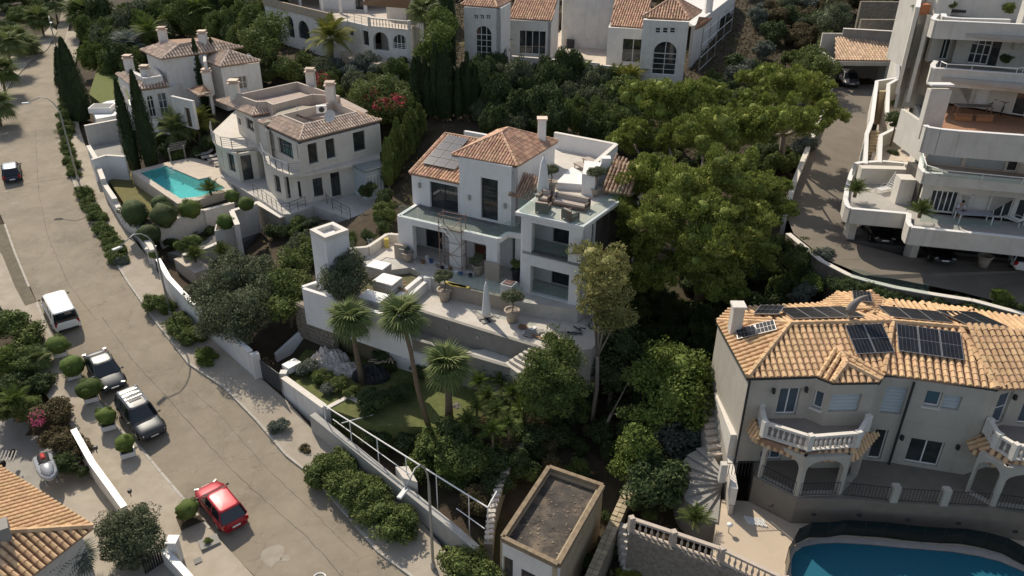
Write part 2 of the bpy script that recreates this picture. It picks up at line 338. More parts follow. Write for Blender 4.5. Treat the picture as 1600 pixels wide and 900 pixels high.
# tiles on one sloping face: poly[0] -> poly[1] is the eave
class Tiler:
    def __init__(s): s.T = []
    def face(s, poly, su=.3, sv=.42):
        p = [Vector(q) for q in poly]; e = (p[1] - p[0]).normalized(); n = e.cross(p[2] - p[0]).normalized()
        if n.z < 0: n = -n
        v = n.cross(e)
        if v.dot(p[2] - p[0]) < 0: v = -v
        q = [((a - p[0]).dot(e), (a - p[0]).dot(v)) for a in p]; u0 = min(a[0] for a in q); u1 = max(a[0] for a in q)
        nc = max(1, round((u1 - u0) / su)); su = (u1 - u0) / nc
        for i in range(nc):
            x = u0 + (i + .5) * su; hits = []
            for (xa, ya), (xb, yb) in zip(q, q[1:] + q[:1]):
                if (xa - x) * (xb - x) < 0: hits.append(ya + (yb - ya) * (x - xa) / (xb - xa))
            if len(hits) < 2: continue
            y0, y1 = min(hits), max(hits); y = y0 - .05
            while y < y1 - sv * .3:
                c = p[0] + e * x + v * y + n * .03
                mt = Matrix((e, v, n)).transposed().to_4x4(); jit = Matrix.Rotation(random.uniform(-.03, .03), 4, n); mt = jit @ mt; mt.translation = c
                s.T.append((mt, su * .385, min(sv * 1.08, y1 - y + .1))); y += sv
        return s
    def build(s, root, mat, individual=0, name='roof_tile'):
        K = 4; th = [math.pi * k / K for k in range(K + 1)]
        base = np.array([(math.cos(a), 0, math.sin(a) * 1.05 + .05) for a in th] + [(math.cos(a) * .84, 1, math.sin(a) * .9 - .03) for a in th])
        F = [(k, k + 1, K + 2 + k, K + 1 + k) for k in range(K)] + [tuple(range(K, -1, -1))]
        T = s.T; ind = []
        if individual:
            T = sorted(T, key=lambda t: (t[0].translation - Vector((0, 0, CAMZ))).length if -20 < PX(t[0].translation)[0] < 1620 and -20 < PX(t[0].translation)[1] < 920 else 1e6)
            ind, T = T[:individual], T[individual:]
            me = bpy.data.meshes.new(name); r0 = ind[0][1]
            me.from_pydata([(x * r0, y, z * r0) for x, y, z in base], [], F); me.materials.append(mat)
            off = woff(root)
            for mt, r, l in ind:
                o = link(name, me, root); m2 = mt.copy(); m2.translation = mt.translation - off; o.matrix_basis = m2 @ Matrix.Diagonal((r / r0, l, 1, 1))
        if T:
            vs = []; fs = []
            for mt, r, l in T:
                R = np.array(mt); k = len(vs) * 10; p = base * np.array([r, l, r]); vs.append(p @ R[:3, :3].T + R[:3, 3]); fs += [tuple(i + k for i in f) for f in F]
            b = B(); b.v = np.concatenate(vs).tolist(); b.f = fs; o = b.obj(name, mat, root); tag(o, kind='stuff')
        return s
def hip_line(b, p, q, r=.14, seg=.42):
    p = Vector(p); q = Vector(q); n = max(1, int((q - p).length / seg)); d = (q - p) / n
    for i in range(n): a = p + d * i; b.tube([a, a + d * 1.08], r * 1.08, 6, r * .88, cap=True)
def roofdeck(root, faces, th=.12, mat=None):
    b = B()
    for f in faces:
        f = [Vector(q) for q in f]; n = (f[1] - f[0]).cross(f[2] - f[0]).normalized()
        if n.z < 0: f = f[::-1]
        k = len(f); b.add(f + [q - Vector((0, 0, th)) for q in f], [tuple(range(k)), tuple(range(2 * k - 1, k - 1, -1))] + [(i, i + k, (i + 1) % k + k, (i + 1) % k) for i in range(k)])
    return b.obj('roof', mat or pan_m, root)
def hiproof(root, E, ridge, mat, su=.3, sv=.42, ind=0, hips=True, deckmat=None):
    """E: four eave corners in order; ridge: two points (ridge[0] belongs to edge E3-E0, ridge[1] to edge E1-E2)"""
    r0, r1 = ridge; e0, e1, e2, e3 = E; same = (Vector(r0) - Vector(r1)).length < .05
    F = [[e0, e1, r1] + ([] if same else [r0]), [e1, e2, r1], [e2, e3, r0] + ([] if same else [r1]), [e3, e0, r0]]
    roofdeck(root, F, mat=deckmat); t = Tiler()
    for f in F: t.face(f, su, sv)
    t.build(root, mat, ind)
    b = B()
    up = Vector((0, 0, .07))
    for p, q in ((e0, r0), (e3, r0), (e1, r1), (e2, r1), (r0, r1)):
        if (Vector(p) - Vector(q)).length > .1: hip_line(b, Vector(p) + up, Vector(q) + up)
    b.obj('ridge_tiles', mat, root)
def chimney(root, c, z0, z1, w=.8, mat=None, cap=True, rz=0):
    b = B(); b.cbox((c[0], c[1], (z0 + z1) / 2), (w, w, z1 - z0), rz); o = b.obj('chimney', mat or stucco, root)
    if cap:
        k = B(); k.cbox((c[0], c[1], z1 + .05), (w * 1.25, w * 1.25, .1), rz); k.cbox((c[0], c[1], z1 + .2), (w * .8, w * .8, .2), rz); k.cbox((c[0], c[1], z1 + .34), (w * 1.1, w * 1.1, .08), rz); k.obj('chimney_cap', tile_pink, o)
    return o
ORD = {2: ['left', 'right'], 3: ['left', 'middle', 'right'], 4: ['leftmost', 'second from left', 'third from left', 'rightmost']}
ORDV = {2: ['lower row', 'upper row'], 4: ['lowest row', 'second lowest row', 'second highest row', 'top row']}
def solar(root_label, O, e, v, w, h, nx, ny, mat=solar_m, gap=.03, group=None, rows=2, cols=5):
    """one object per panel: O lower-left corner, e along, v up the slope"""
    e = Vector(e).normalized(); v = Vector(v).normalized(); n = e.cross(v).normalized()
    if n.z < 0: n = -n
    out = []
    for i in range(nx):
        for j in range(ny):
            od = ORD[nx][i] if nx > 1 else ''
            if ny > 1: od = (od + ', ' if od else '') + ORDV[ny][j]
            r = empty('solar_panel', O + e * (w + gap) * i + v * (h + gap) * j, (od + ' ' if od else '') + root_label, 'solar panel', group)
            b = B(); o = O + e * (w + gap) * i + v * (h + gap) * j + n * .27
            q = [o, o + e * w, o + e * w + v * h, o + v * h]; k = [x - n * .05 for x in q]
            b.add(q + k, [(0, 1, 2, 3), (7, 6, 5, 4), (0, 4, 5, 1), (1, 5, 6, 2), (2, 6, 7, 3), (3, 7, 4, 0)]); b.obj('panel_frame', alu if mat is solar_m else dark_m, r)
            c = B()
            for a in range(cols):
                for d in range(rows):
                    mW = .03; cw = (w - 2 * mW) / cols; ch = (h - 2 * mW) / rows; p = o + e * (mW + cw * a + .008) + v * (mW + ch * d + .008 + (.012 if d >= rows / 2 else 0)) + n * .006
                    c.add([p, p + e * (cw - .012), p + e * (cw - .012) + v * (ch - .02), p + v * (ch - .02)], [(0, 1, 2, 3)])
            c.obj('solar_cells', mat, r)
            l = B()
            for s_ in (.15, .85):
                for t_ in (.15, .85): p = o + e * w * s_ + v * h * t_; l.tube([p - n * .05, p - n * .27], .02, 4)
            l.obj('mounting_feet', alu, r); out.append(r)
    return out
# ================================================================ terrain, road, pavements
CP = [  # image x, image y, ground height
 (560,60,13.5),(450,90,12.8),(640,120,12.5),(700,200,11),(560,180,10.5),(860,190,11),(1000,190,10.8),(1150,140,12),(1230,60,13.5),(1000,150,11),(760,120,13),
 (330,230,7.2),(250,330,5.0),(300,390,4.2),(380,370,4.3),(420,340,5.0),(600,330,8.2),(560,420,7.4),(430,420,4.4),(380,490,3.4),(330,440,4.0),
 (620,300,8.6),(700,250,8.5),(900,200,10),(980,350,6.5),(1000,450,4.5),(960,550,3.0),(900,620,2.2),(940,700,1.2),(900,780,.6),(960,880,-.6),(1050,880,0),(1060,700,2.6),
 (1080,600,3.0),(1120,520,4.5),(1150,420,6.2),(1200,350,8.2),(1120,640,3.4),(1100,760,1.6),(1180,860,1.2),(1400,470,7.6),(1250,470,6.6),(1500,480,7.6),(1300,440,7.6),
 (1270,250,9.6),(1330,180,10.8),(1370,60,13.5),(1250,100,11.8),(560,600,3.2),(640,640,2.8),(700,700,2.2),(650,760,1.0),(760,860,.2),(520,560,3.0),(800,600,3.4),
 (240,140,8.2),(180,60,10.5),(300,40,12),(400,40,13),(170,230,6.8),(30,540,2.6),(60,640,.6),(80,720,.1),(30,720,0),(150,830,-.2),(20,40,10.5)]
_pts = np.array([[*W(a, b, z)] for a, b, z in CP])
_ext = np.array([[-300, 60, 3], [-300, 200, 14], [-200, 350, 26], [0, 350, 34], [200, 350, 38], [320, 150, 22], [320, 30, 6], [80, 60, 9], [60, 20, 2], [0, -20, -3], [-80, -20, -4], [-90, 40, 0], [80, -20, -3], [0, 200, 22], [120, 200, 23], [-100, 200, 16], [45, 30, 2]])
_pts = np.vstack([_pts, _ext]); CTR = np.array([0.0, 60.0])
def _phi(r): return r
def _fit(p):
    n = len(p); xy = (p[:, :2] - CTR) / 50; d = np.linalg.norm(xy[:, None] - xy[None], axis=2); A = np.zeros((n + 3, n + 3)); A[:n, :n] = _phi(d) - np.eye(n) * .01
    A[:n, n] = 1; A[:n, n + 1:] = xy; A[n:, :n] = A[:n, n:].T; return xy, np.linalg.solve(A, np.r_[p[:, 2], 0, 0, 0])
_xy, _wt = _fit(_pts)
ROAD_R = [(118,-30),(112,20),(106,50),(100,78),(96,100),(97,150),(100,200),(103,235),(110,275),(125,307),(140,342),(160,375),(175,400),(190,430),(207,452),(230,490),(250,512),(277,550),(292,568),(312,580),(350,606),(400,657),(425,690),(450,714),(475,734),(507,764),(550,815),(575,850),(620,884),(650,905),(760,1010),(900,1150)]
ROAD_L = [(104,-30),(96,20),(88,50),(74,78),(50,95),(22,125),(-2,160),(-12,200),(-14,240),(-10,290),(-2,330),(8,352),(16,375),(24,395),(34,420),(48,450),(56,468),(70,505),(82,535),(98,560),(122,590),(152,628),(176,658),(205,690),(222,702),(252,738),(285,778),(328,826),(374,876),(400,902),(500,1010),(620,1150)]
RR = [RW(*p) for p in ROAD_R]; RL = [RW(*p) for p in ROAD_L]
cl = np.array([[(a.x + b.x) / 2, (a.y + b.y) / 2, (a - b).length / 2] for a, b in zip(RR, RL)])
_cx = np.concatenate([np.linspace(cl[i], cl[i + 1], 12) for i in range(len(cl) - 1)])
def zt_arr(x, y):
    q = (np.stack([x, y], 1) - CTR) / 50; out = np.zeros(len(x)); n = len(_xy)
    for i in range(0, len(x), 4000):
        d = np.linalg.norm(q[i:i + 4000, None] - _xy[None], axis=2); out[i:i + 4000] = _phi(d) @ _wt[:n] + _wt[n] + q[i:i + 4000] @ _wt[n + 1:]
        dr = np.hypot(x[i:i + 4000, None] - _cx[None, :, 0], y[i:i + 4000, None] - _cx[None, :, 1]) - _cx[None, :, 2]; m = dr.min(1)
        t = np.clip((m - 3.0) / 3.0, 0, 1); t = t * t * (3 - 2 * t); zr = np.array([zroad(v) for v in y[i:i + 4000]]) - .25
        out[i:i + 4000] = out[i:i + 4000] * t + zr * (1 - t)
    return out
def zt(x, y): return float(zt_arr(np.array([x]), np.array([y]))[0])
def G(px, py, dz=0.0):                     # image point -> ground
    z = 6.0
    for _ in range(14):
        p = W(px, py, z); z = .5 * z + .5 * zt(p.x, p.y)
    return W(px, py, z)
# road surface
asphalt = M('sun_bleached_asphalt', (.25, .212, .158), (.31, .265, .2), .55, .9, .5, 45, cracks=.22, stain=(.17, .148, .115), sscale=.16, sstr=.8, stain2=(.34, .30, .235))
def strip(Lp, Rp, name, mat, dz=0.0, skirt=0, sub=6, cross=6, kind='structure'):
    n = len(Lp); vs = []; rows = 0; b = B()
    for i in range(n - 1):
        for k in range(sub if i < n - 2 else sub + 1):
            t = k / sub; l = Lp[i].lerp(Lp[i + 1], t); r = Rp[i].lerp(Rp[i + 1], t); rows += 1
            for c in range(cross + 1):
                q = l.lerp(r, c / cross); vs.append((q.x, q.y, zroad(q.y) + dz))
    fs = [(j * (cross + 1) + c, j * (cross + 1) + c + 1, (j + 1) * (cross + 1) + c + 1, (j + 1) * (cross + 1) + c) for j in range(rows - 1) for c in range(cross)]
    b.add(vs, fs)
    if skirt:
        for c in (0, cross):
            ids = [j * (cross + 1) + c for j in range(rows)]; k = len(b.v); b.v += [(vs[i][0], vs[i][1], vs[i][2] - skirt) for i in ids]
            b.f += [(ids[j], ids[j + 1], k + j + 1, k + j) for j in range(rows - 1)]
    o = b.obj(name, mat); tag(o, kind=kind); return o
strip(RL, RR, 'road', asphalt, 0, 0, 6, 8)
# seams and cracks cut along the road: thin raised tar lines and pale worn patches
tar = M('tar_seam', (.10, .09, .078), None, 3, .9)
def roadline(pp, name, w, mat, dz=.006, wob=.05):
    pts = []
    for a, b_ in zip(pp, pp[1:]):
        A, C_ = RW(*a), RW(*b_); k = max(2, int((A - C_).length / .5))
        pts += [A.lerp(C_, i / k) for i in range(k)]
    pts.append(RW(*pp[-1])); pts = [p + Vector((random.uniform(-wob, wob), random.uniform(-wob, wob), 0)) for p in pts]
    b = B(); vs = []
    for i, p in enumerate(pts):
        d = pts[min(i + 1, len(pts) - 1)] - pts[max(i - 1, 0)]; n = Vector((-d.y, d.x, 0)).normalized() * w * random.uniform(.25, .6)
        for q in (p - n, p + n): vs.append((q.x, q.y, zroad(q.y) + dz))
    b.add(vs, [(2 * i, 2 * i + 1, 2 * i + 3, 2 * i + 2) for i in range(len(pts) - 1)]); return tag(b.obj(name, mat), kind='structure')
roadline([(160,495),(205,560),(260,620),(330,700),(400,770),(470,830),(540,905),(600,970)], 'road_seam', .035, tar)
roadline([(55,200),(60,300),(75,370),(105,440),(150,500)], 'road_seam', .03, tar)
roadline([(300,470+140),(345,650),(420,735),(500,810),(560,870)], 'road_seam', .025, tar)
roadline([(36,288),(70,283),(110,277)], 'road_seam', .09, tar, wob=.02)
patch = M('pale_road_patch', (.29, .255, .205), (.36, .32, .265), 1.5, .9, .2, 25)
def patchpoly(c, r, name='road_patch', dz=.008):
    p = RW(*c); pts = []
    for k in range(14): a = k * math.tau / 14; rr = r * random.uniform(.7, 1.15); q = p + Vector((math.cos(a) * rr, math.sin(a) * rr, 0)); pts.append((q.x, q.y, zroad(q.y) + dz))
    flat(pts, name, patch)
patchpoly((425,868), .75); patchpoly((446,872), .28); patchpoly((790-400,690), .14)
lane = M('worn_white_marking', (.42, .40, .36), (.30, .28, .25), 6, .8)
for a, c in (((18,318),(28,316)), ((5,300),(12,299))): roadline([a, c], 'road_marking', .18, lane, wob=.0)
# pavements, 12 cm above the road, with kerbs
SW_R_out = [(128,50),(122,78),(116,110),(118,150),(124,200),(134,230),(150,258),(162,290),(185,332),(207,372),(218,388),(236,408),(255,440),(272,470),(302,503),(345,540),(400,589),(412,596),(448,628),(492,676),(525,704),(575,742),(625,787),(665,825),(700,868),(740,910),(850,1020),(980,1150)]
SW_R_in = [(106,50),(100,78),(96,110),(97,150),(100,200),(103,235),(108,265),(120,297),(139,340),(162,378),(170,392),(184,415),(200,442),(220,470),(250,512),(295,569),(350,606),(362,618),(402,659),(447,712),(475,734),(507,764),(560,826),(590,862),(622,886),(655,910),(762,1012),(902,1152)]
pave = M('pavement_slab', (.34, .295, .235), (.42, .37, .30), .8, .92, .25, 20, stain=(.27, .225, .165), sscale=.3, sstr=.6)
strip([RW(*p) for p in SW_R_in], [RW(*p) for p in SW_R_out], 'pavement', pave, .12, .3, 3, 3)
kerb_m = M('kerb_stone', (.40, .37, .32), (.48, .45, .4), 2, .9, .2, 20)
def kerb(pp, name='kerb', off=.09):
    Q = [RW(*p) for p in pp]; b = B(); 
    for A, C_ in zip(Q, Q[1:]):
        n = max(1, int((C_ - A).length / 1.0)); 
        for i in range(n):
            p = A.lerp(C_, i / n); q = A.lerp(C_, (i + .97) / n); b.seg(p, q, zroad(p.y) - .2, zroad(p.y) + .135, .16, zroad(q.y) - .2, zroad(q.y) + .135)
    return tag(b.obj(name, kerb_m), kind='structure')
kerb(SW_R_in[0:9]); kerb([(p[0], p[1]) for p in SW_R_in[8:16]]); kerb(SW_R_in[15:26])
SW_L_out = [(-40,395),(-22,430),(0,478),(18,510),(36,545),(58,590),(80,630),(100,655),(122,690),(150,730),(175,768),(200,800),(240,845),(285,895),(380,1010),(500,1150)]
SW_L_in = [(8,352),(24,397),(46,450),(58,474),(74,515),(98,560),(130,600),(165,645),(190,675),(222,704),(252,740),(286,780),(328,828),(376,880),(480,990),(620,1150)]
strip([RW(*p) for p in SW_L_out], [RW(*p) for p in SW_L_in], 'pavement', concrete, .12, .3, 3, 3)
kerb(SW_L_in[0:3]); kerb(SW_L_in[3:13])
# dark gutter verge at far left and upper-left pavement
strip([RW(*p) for p in ((-30,360),(4,400),(24,450),(40,480))], [RW(*p) for p in ((6,352),(24,398),(46,450),(58,474))], 'verge', M('dry_verge', (.13, .11, .08), (.18, .155, .11), 2, .95, .4, 20), .128, 0, 3, 2)
strip([RW(*p) for p in ((-60,180),(-30,130),(0,100),(35,80),(62,62),(80,40))], [RW(*p) for p in ((-16,215),(-2,160),(22,125),(50,95),(74,78),(90,50))], 'pavement', pave, .12, .3, 3, 2)
# ================================================================ the white villa in the middle
def V2(p): return Vector((p[0], p[1]))
def off(a, d, k):                                   # a + direction*k keeping z
    return Vector((a[0] + d[0] * k, a[1] + d[1] * k, a[2] if len(a) > 2 else 0))
def quad4(A, Bp, C): return Vector((A[0] + C[0] - Bp[0], A[1] + C[1] - Bp[1], A[2]))   # 4th corner
def perp(u): # horizontal unit vector away from camera
    n = Vector((-u.y, u.x, 0)).normalized(); return n if n.y > 0 else -n
VZ, VS, VT = 8.0, 11.4, 14.2
R = empty('modern_villa', W(782, 440, VZ), 'white modern villa under renovation with clay roofs, solar panels and roof terrace, in the centre', 'villa')
A = W(621.8, 338.2, VS); Bc = W(777.8, 374, VS); u = (Bc - A).normalized(); n_in = perp(u)
VU, VN = u, n_in
wa, wb = off(A, u, .05), off(Bc, u, -.05)
wall(R, wa, wb, VZ, VS - .32, [dict(k='open', a=(644, 352), b=(703, 425)), dict(k='open', a=(722, 374), b=(760, 436))], stucco_cool, .45, 'porch_wall')
bw0 = off(A, n_in, 2.4); bw1 = off(Bc, n_in, 2.4)
wall(R, bw0, bw1, VZ, VS - .32, [dict(a=(664, 352), b=(692, 398), n=(3, 2), fm=dark_m), dict(k='door', a=(741, 380), b=(759.5, 414), fm=M('dark_red_wood_door', (.11, .035, .02), (.15, .05, .03), 8, .5), label='dark red-brown wooden front door')], stucco_cool, .25, 'back_wall')
wall(R, off(A, n_in, .3), off(A, n_in, 9), VZ, VS - .32, [], stucco_cool, .3, 'side_wall')
b = B(); b.prism([A, Bc, W(792.4, 364.5, VS), W(816, 368, VS), off(W(816, 368, VS), n_in, 6), off(A, n_in, 9.2)], VS - .31, VS - .1); b.obj('floor_slab', stucco_cool, R)
b = B(); E_ = [A, Bc, W(792.4, 364.5, VS), W(814, 367.6, VS)]
for p, q in list(zip(E_, E_[1:])) + [(off(A, n_in, 5.5), A)]: b.seg(off(p, n_in, .12), off(q, n_in, .12), VS - .30, VS + .05, .3)
b.obj('balcony_edge', stucco_cool, R)
dark_deck = M('dark_paving', (.10, .105, .105), (.15, .15, .145), 1.5, .6)  # dark grey floor tone, mottled by noise
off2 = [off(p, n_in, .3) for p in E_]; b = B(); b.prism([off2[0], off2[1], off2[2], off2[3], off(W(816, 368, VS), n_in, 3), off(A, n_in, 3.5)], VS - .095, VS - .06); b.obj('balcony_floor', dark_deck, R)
b = B()
for p, q in zip(E_, E_[1:]):
    L = (q - p).length; k = max(1, round(L / 1.6)); d = (q - p) / k
    for i in range(k): g = B(); g.seg(off(p + d * (i + .02), n_in, .12), off(p + d * (i + .98), n_in, .12), VS + .05, VS + .95, .02); g.obj('glass_panel', greencan, R)
# upper floor: left room and tall stair block
wallz = VS - .1
T0, T1 = W(724.9, 337.5, wallz), W(804.8, 355.5, wallz)
wall(R, T0, T1, wallz, 16.0, [dict(a=(750.8, 276.8), b=(777.8, 346.5), n=(1, 2), fm=dark_m, k='window')], stucco_cool, .35)
tn = perp(T1 - T0); tu = (T1 - T0).normalized()
C2 = off(T1, tn, 6.4); C3 = off(T0, tn, 6.4)
wall(R, T1, C2, wallz, 16.0, [], stucco_cool, .35); wall(R, T0, C3, wallz, 16.0, [], stucco_cool, .35); wall(R, C2, C3, wallz, 16.0, [], stucco_cool, .35)
L1 = W(651, 319.2, wallz); L2 = off(L1, tu, (T0 - L1).dot(tu))
wall(R, L1, L2, wallz, 13.7, [dict(a=(671, 283), b=(716, 334), n=(2, 1), fm=dark_m)], stucco_cool, .35)
wall(R, L1, off(L1, tn, 7.5), wallz, 13.7, [], stucco_cool, .35)
wall(R, off(L1, tn, 7.5), off(L2, tn, 7.5), wallz, 15.2, [], stucco_cool, .3)
e0 = W(639.5, 270.5, 13.85); e1 = off(e0, tu, (T0 - e0).dot(tu) + .2)
best = min(((lambda q: (abs((q - e0).dot(tu)), zz, q))(W(695.6, 209.3, zz)) for zz in np.arange(14.2, 18, .05)), key=lambda t: t[0]); zr = best[1]
r0 = best[2]; r1 = off(r0, tu, (T0 - r0).dot(tu) + 1.2); r1.z = zr
LF = [e0, e1, Vector((e1.x + (r0 - e0).x, e1.y + (r0 - e0).y, zr)), r0]
roofdeck(R, [LF]); t = Tiler().face(LF, .27, .4); 
me_ = [W(705.8, 241.9, 16.05), W(808.1, 259.9, 16.05), W(871.8, 220.5, 16.05)]; me_.append(quad4(me_[0], me_[1], me_[2]))
rf0, rf1 = W(783.4, 208, 17.3), W(793.5, 200.8, 17.3)
MF = [[me_[0], me_[1], rf0], [me_[1], me_[2], rf1, rf0], [me_[2], me_[3], rf1], [me_[3], me_[0], rf0, rf1]]
roofdeck(R, MF)
for f in MF: t.face(f, .24, .4)
# little brown roof by the terrace and the roof at the far right
s0, s1, s2, s3 = W(794, 303.5, 13.9), W(832, 312, 13.9), W(846, 281, 15.0), W(822, 272, 15.0)
t2 = Tiler().face([s0, s1, s2, s3], .24, .4); roofdeck(R, [[s0, s1, s2, s3]])
q0, q1, q2, q3 = W(940, 298, 14.6), W(985, 305, 14.6), W(1000, 262, 15.8), W(962, 248, 15.8)
t2.face([q0, q1, q2, q3], .26, .4); roofdeck(R, [[q0, q1, q2, q3]])
t.build(R, tile_main); t2.build(R, tile_old)
b = B()
for p, q in ((me_[0], rf0), (me_[1], rf0), (me_[2], rf1), (me_[3], rf1), (rf0, rf1), (r0, LF[2]), (e0, r0)): hip_line(b, Vector(p) + Vector((0, 0, .07)), Vector(q) + Vector((0, 0, .07)), .1, .35)
b.obj('ridge_tiles', tile_main, R)
b = B(); b.prism([off(p, n_in, 0) for p in (me_[0], me_[1], me_[2], me_[3])], 15.80, 15.92); b.obj('eaves_board', stucco_cool, R)
cc = W(846, 229, 15.8); chimney(R, cc, 14, 18.0, .62, stucco_cool, False); B().cbox((cc.x, cc.y, 18.06), (.8, .8, .1)).obj('chimney_cap', tile_pink, R)
# terrace block
Q0, Q1, Q2 = W(804.8, 331.2, VT), W(911.7, 354.4, VT), W(940, 326, VT)
qu = (Q1 - Q0).normalized(); qn = perp(qu)
f0 = off(Q0, qu, .55); f0 = off(f0, qn, .15); f1 = off(off(Q1, qu, -.1), qn, .15)
wall(R, f0, f1, VZ, VT - .25, [dict(k='open', a=(831, 348), b=(887, 410.5)), dict(k='open', a=(829, 415), b=(887, 477))], stucco_cool, .5, 'tower_wall')
for (zA, zB) in ((VZ, VS - .3), (VS - .05, VT - .3)):
    g0, g1 = off(f0, qn, 2.2), off(f1, qn, 2.2)
    wall(R, g0, g1, zA, zB, [dict(s=(.30, .97, .05, 2.6), n=(2, 1), fm=dark_m)], stucco_cool, .2, 'inner_wall')
    g = B(); g.seg(off(f0 + qu * .55, qn, .25), off(f1 - qu * .6, qn, .25), zA + .1, zA + 1.0, .02); g.obj('glass_panel', greencan, R)
b = B(); b.prism([f0, f1, off(f1, qn, 6), off(f0, qn, 6)], VS - .29, VS - .06); b.obj('floor_slab', dark_deck, R)
wall(R, off(f1, qn, .3), off(f1, qn, 12), VZ - 2, VT - .25, [dict(k='window', s=(.12, .28, 4.6, 7.6), n=(1, 1), fm=dark_m), dict(k='window', s=(.4, .55, 4.6, 7.6), n=(1, 1), fm=dark_m)], stucco_cool, .35, 'side_wall')
wall(R, off(f0, qn, .3), off(f0, qn, 5), VZ, VT - .25, [], stucco_cool, .3, 'side_wall')
wall(R, off(Bc, n_in, 1.6) + u * .6, off(f0, qn, 2.0), VZ, VS - .33, [dict(k='glassdoor', s=(.45, .92, .05, 2.5), n=(1, 1), fm=dark_m)], stucco_cool, .3, 'side_wall')
TP = [Q0, Q1, off(Q1, qn, 9.5) + qu * 1.0, W(962, 250, VT), W(866, 231, VT), off(Q0, qn, 3)]
b = B(); b.prism(TP, VT - .24, VT); b.obj('terrace_slab', stucco_cool, R)
b = B(); tp = [off(Q0, qn, .2) + qu * .2, off(Q1, qn, .2) - qu * .2, off(Q1, qn, 9.3) + qu * .7]; 
deckpoly = tp + [W(955, 250, VT), W(868, 233, VT), off(Q0, qn, 3) + qu * .2]; b.prism(deckpoly, VT + .001, VT + .02); b.obj('terrace_floor', dstone, R)
b = B(); pb = [W(866, 231, VT), W(961, 250, VT), W(911, 296, VT), W(911, 306, VT)]
for p, q, h in ((pb[0], pb[1], 1.3), (pb[1], pb[2], 1.3)): b.seg(p, q, VT - .1, VT + h, .3)
b.obj('parapet', stucco_cool, R)
b = B()
for p, q, h in ((pb[0], pb[1], 1.3), (pb[1], pb[2], 1.3)): b.seg(p, q, VT + h + .002, VT + h + .06, .36)
b.obj('parapet_coping', trim, R)
b = B(); c = W(883, 288, VT); b.prism([W(868, 296, VT), W(909, 299, VT), W(912, 283, VT), W(893, 271, VT)], VT + .021, VT + .55); b.obj('raised_block', stucco_cool, R)
b = B(); b.prism([W(908, 304, VT), W(928, 308, VT), W(938, 286, VT), W(912, 282, VT)], VT + .021, VT + 1.6); b.obj('stair_housing', stucco_cool, R)
c = W(944, 285, VT); chimney(R, c, VT, VT + 2.0, .7, stucco_cool, False)
for p, q in ((tp[0], tp[1]), (tp[1], tp[2]), (deckpoly[-1], tp[0])):
    k = max(1, round((q - p).length / 1.5)); d = (q - p) / k
    for i in range(k): g = B(); g.seg(p + d * (i + .015), p + d * (i + .985), VT + .02, VT + .95, .02); g.obj('glass_panel', greencan, R)
# body fill behind the walls
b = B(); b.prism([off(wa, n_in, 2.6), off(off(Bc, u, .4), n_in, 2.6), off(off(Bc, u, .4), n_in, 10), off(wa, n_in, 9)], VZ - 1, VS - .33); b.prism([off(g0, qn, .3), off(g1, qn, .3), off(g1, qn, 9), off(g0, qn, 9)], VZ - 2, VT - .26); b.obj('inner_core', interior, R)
for px, z, pl in (((656.5, 289), 0, (L1, L2)), ((734, 308), 0, (T0, T1)), ((790, 321), 0, (T0, T1))):
    s, zz = onwall(px, *pl); uu = (Vector(pl[1]) - Vector(pl[0])).normalized(); p = Vector(pl[0]) + uu * s; p.z = zz; B().cbox(off(p, perp(uu), -.1), (.16, .16, .4), math.atan2(uu.y, uu.x)).obj('wall_lamp', alu, R)
# solar panels on the left roof: 2 columns of 3 plus the extra column
ev = (LF[3] - LF[0]).normalized(); nrm = tu.cross(ev).normalized(); nrm = nrm if nrm.z > 0 else -nrm
def onroof(px, O, nn):
    d = DIR(*px); tt = (O - Vector((0, 0, CAMZ))).dot(nn) / d.dot(nn); return Vector((0, 0, CAMZ)) + d * tt
O1 = onroof((661, 259), e0, nrm); O2 = onroof((712, 270), e0, nrm); O3 = onroof((693, 213), e0, nrm)
sw = (O2 - O1).dot(tu) / 3; sh = (O3 - O1).dot(ev) / 4
solar('grey solar panel of the double column on the white villa', O1, tu, ev, sw - .04, sh - .04, 2, 4, solar_g, .04, 'solar panels on the white villa')
solar('grey solar panel of the short third column on the white villa', O1 + tu * sw * 2 + ev * 0, tu, ev, sw - .04, sh - .04, 1, 2, solar_g, .04, 'solar panels on the white villa')
for o in [o for o in bpy.data.objects if o.name.startswith('solar_panel') and o.get('group') == 'solar panels on the white villa']: pass
# ---------------------------------------------------------------- terraces of the white villa
stone_t = M('villa_terrace_paving', (.43, .41, .38), (.52, .50, .46), 1.2, .85, .15, 25, stain=(.30, .28, .25), sscale=.8, sstr=.6)
GZ_ = VZ
slab(P(GZ_, (560, 400), (612, 372), (700, 372), (860, 340), (950, 400), (960, 440), (903, 484), (815, 472), (686, 441), (668, 430), (640, 418), (585, 425)), GZ_, 3, 'upper_terrace', stone_t, kind='structure')
DK = 6.9
dk = P(DK, (668, 447), (690, 445), (815, 482), (900, 486), (950, 470), (958, 500), (925, 545), (868, 552), (838, 541), (655, 485), (630, 478))
slab(dk, DK, 2.5, 'pool_terrace', dstone, kind='structure')
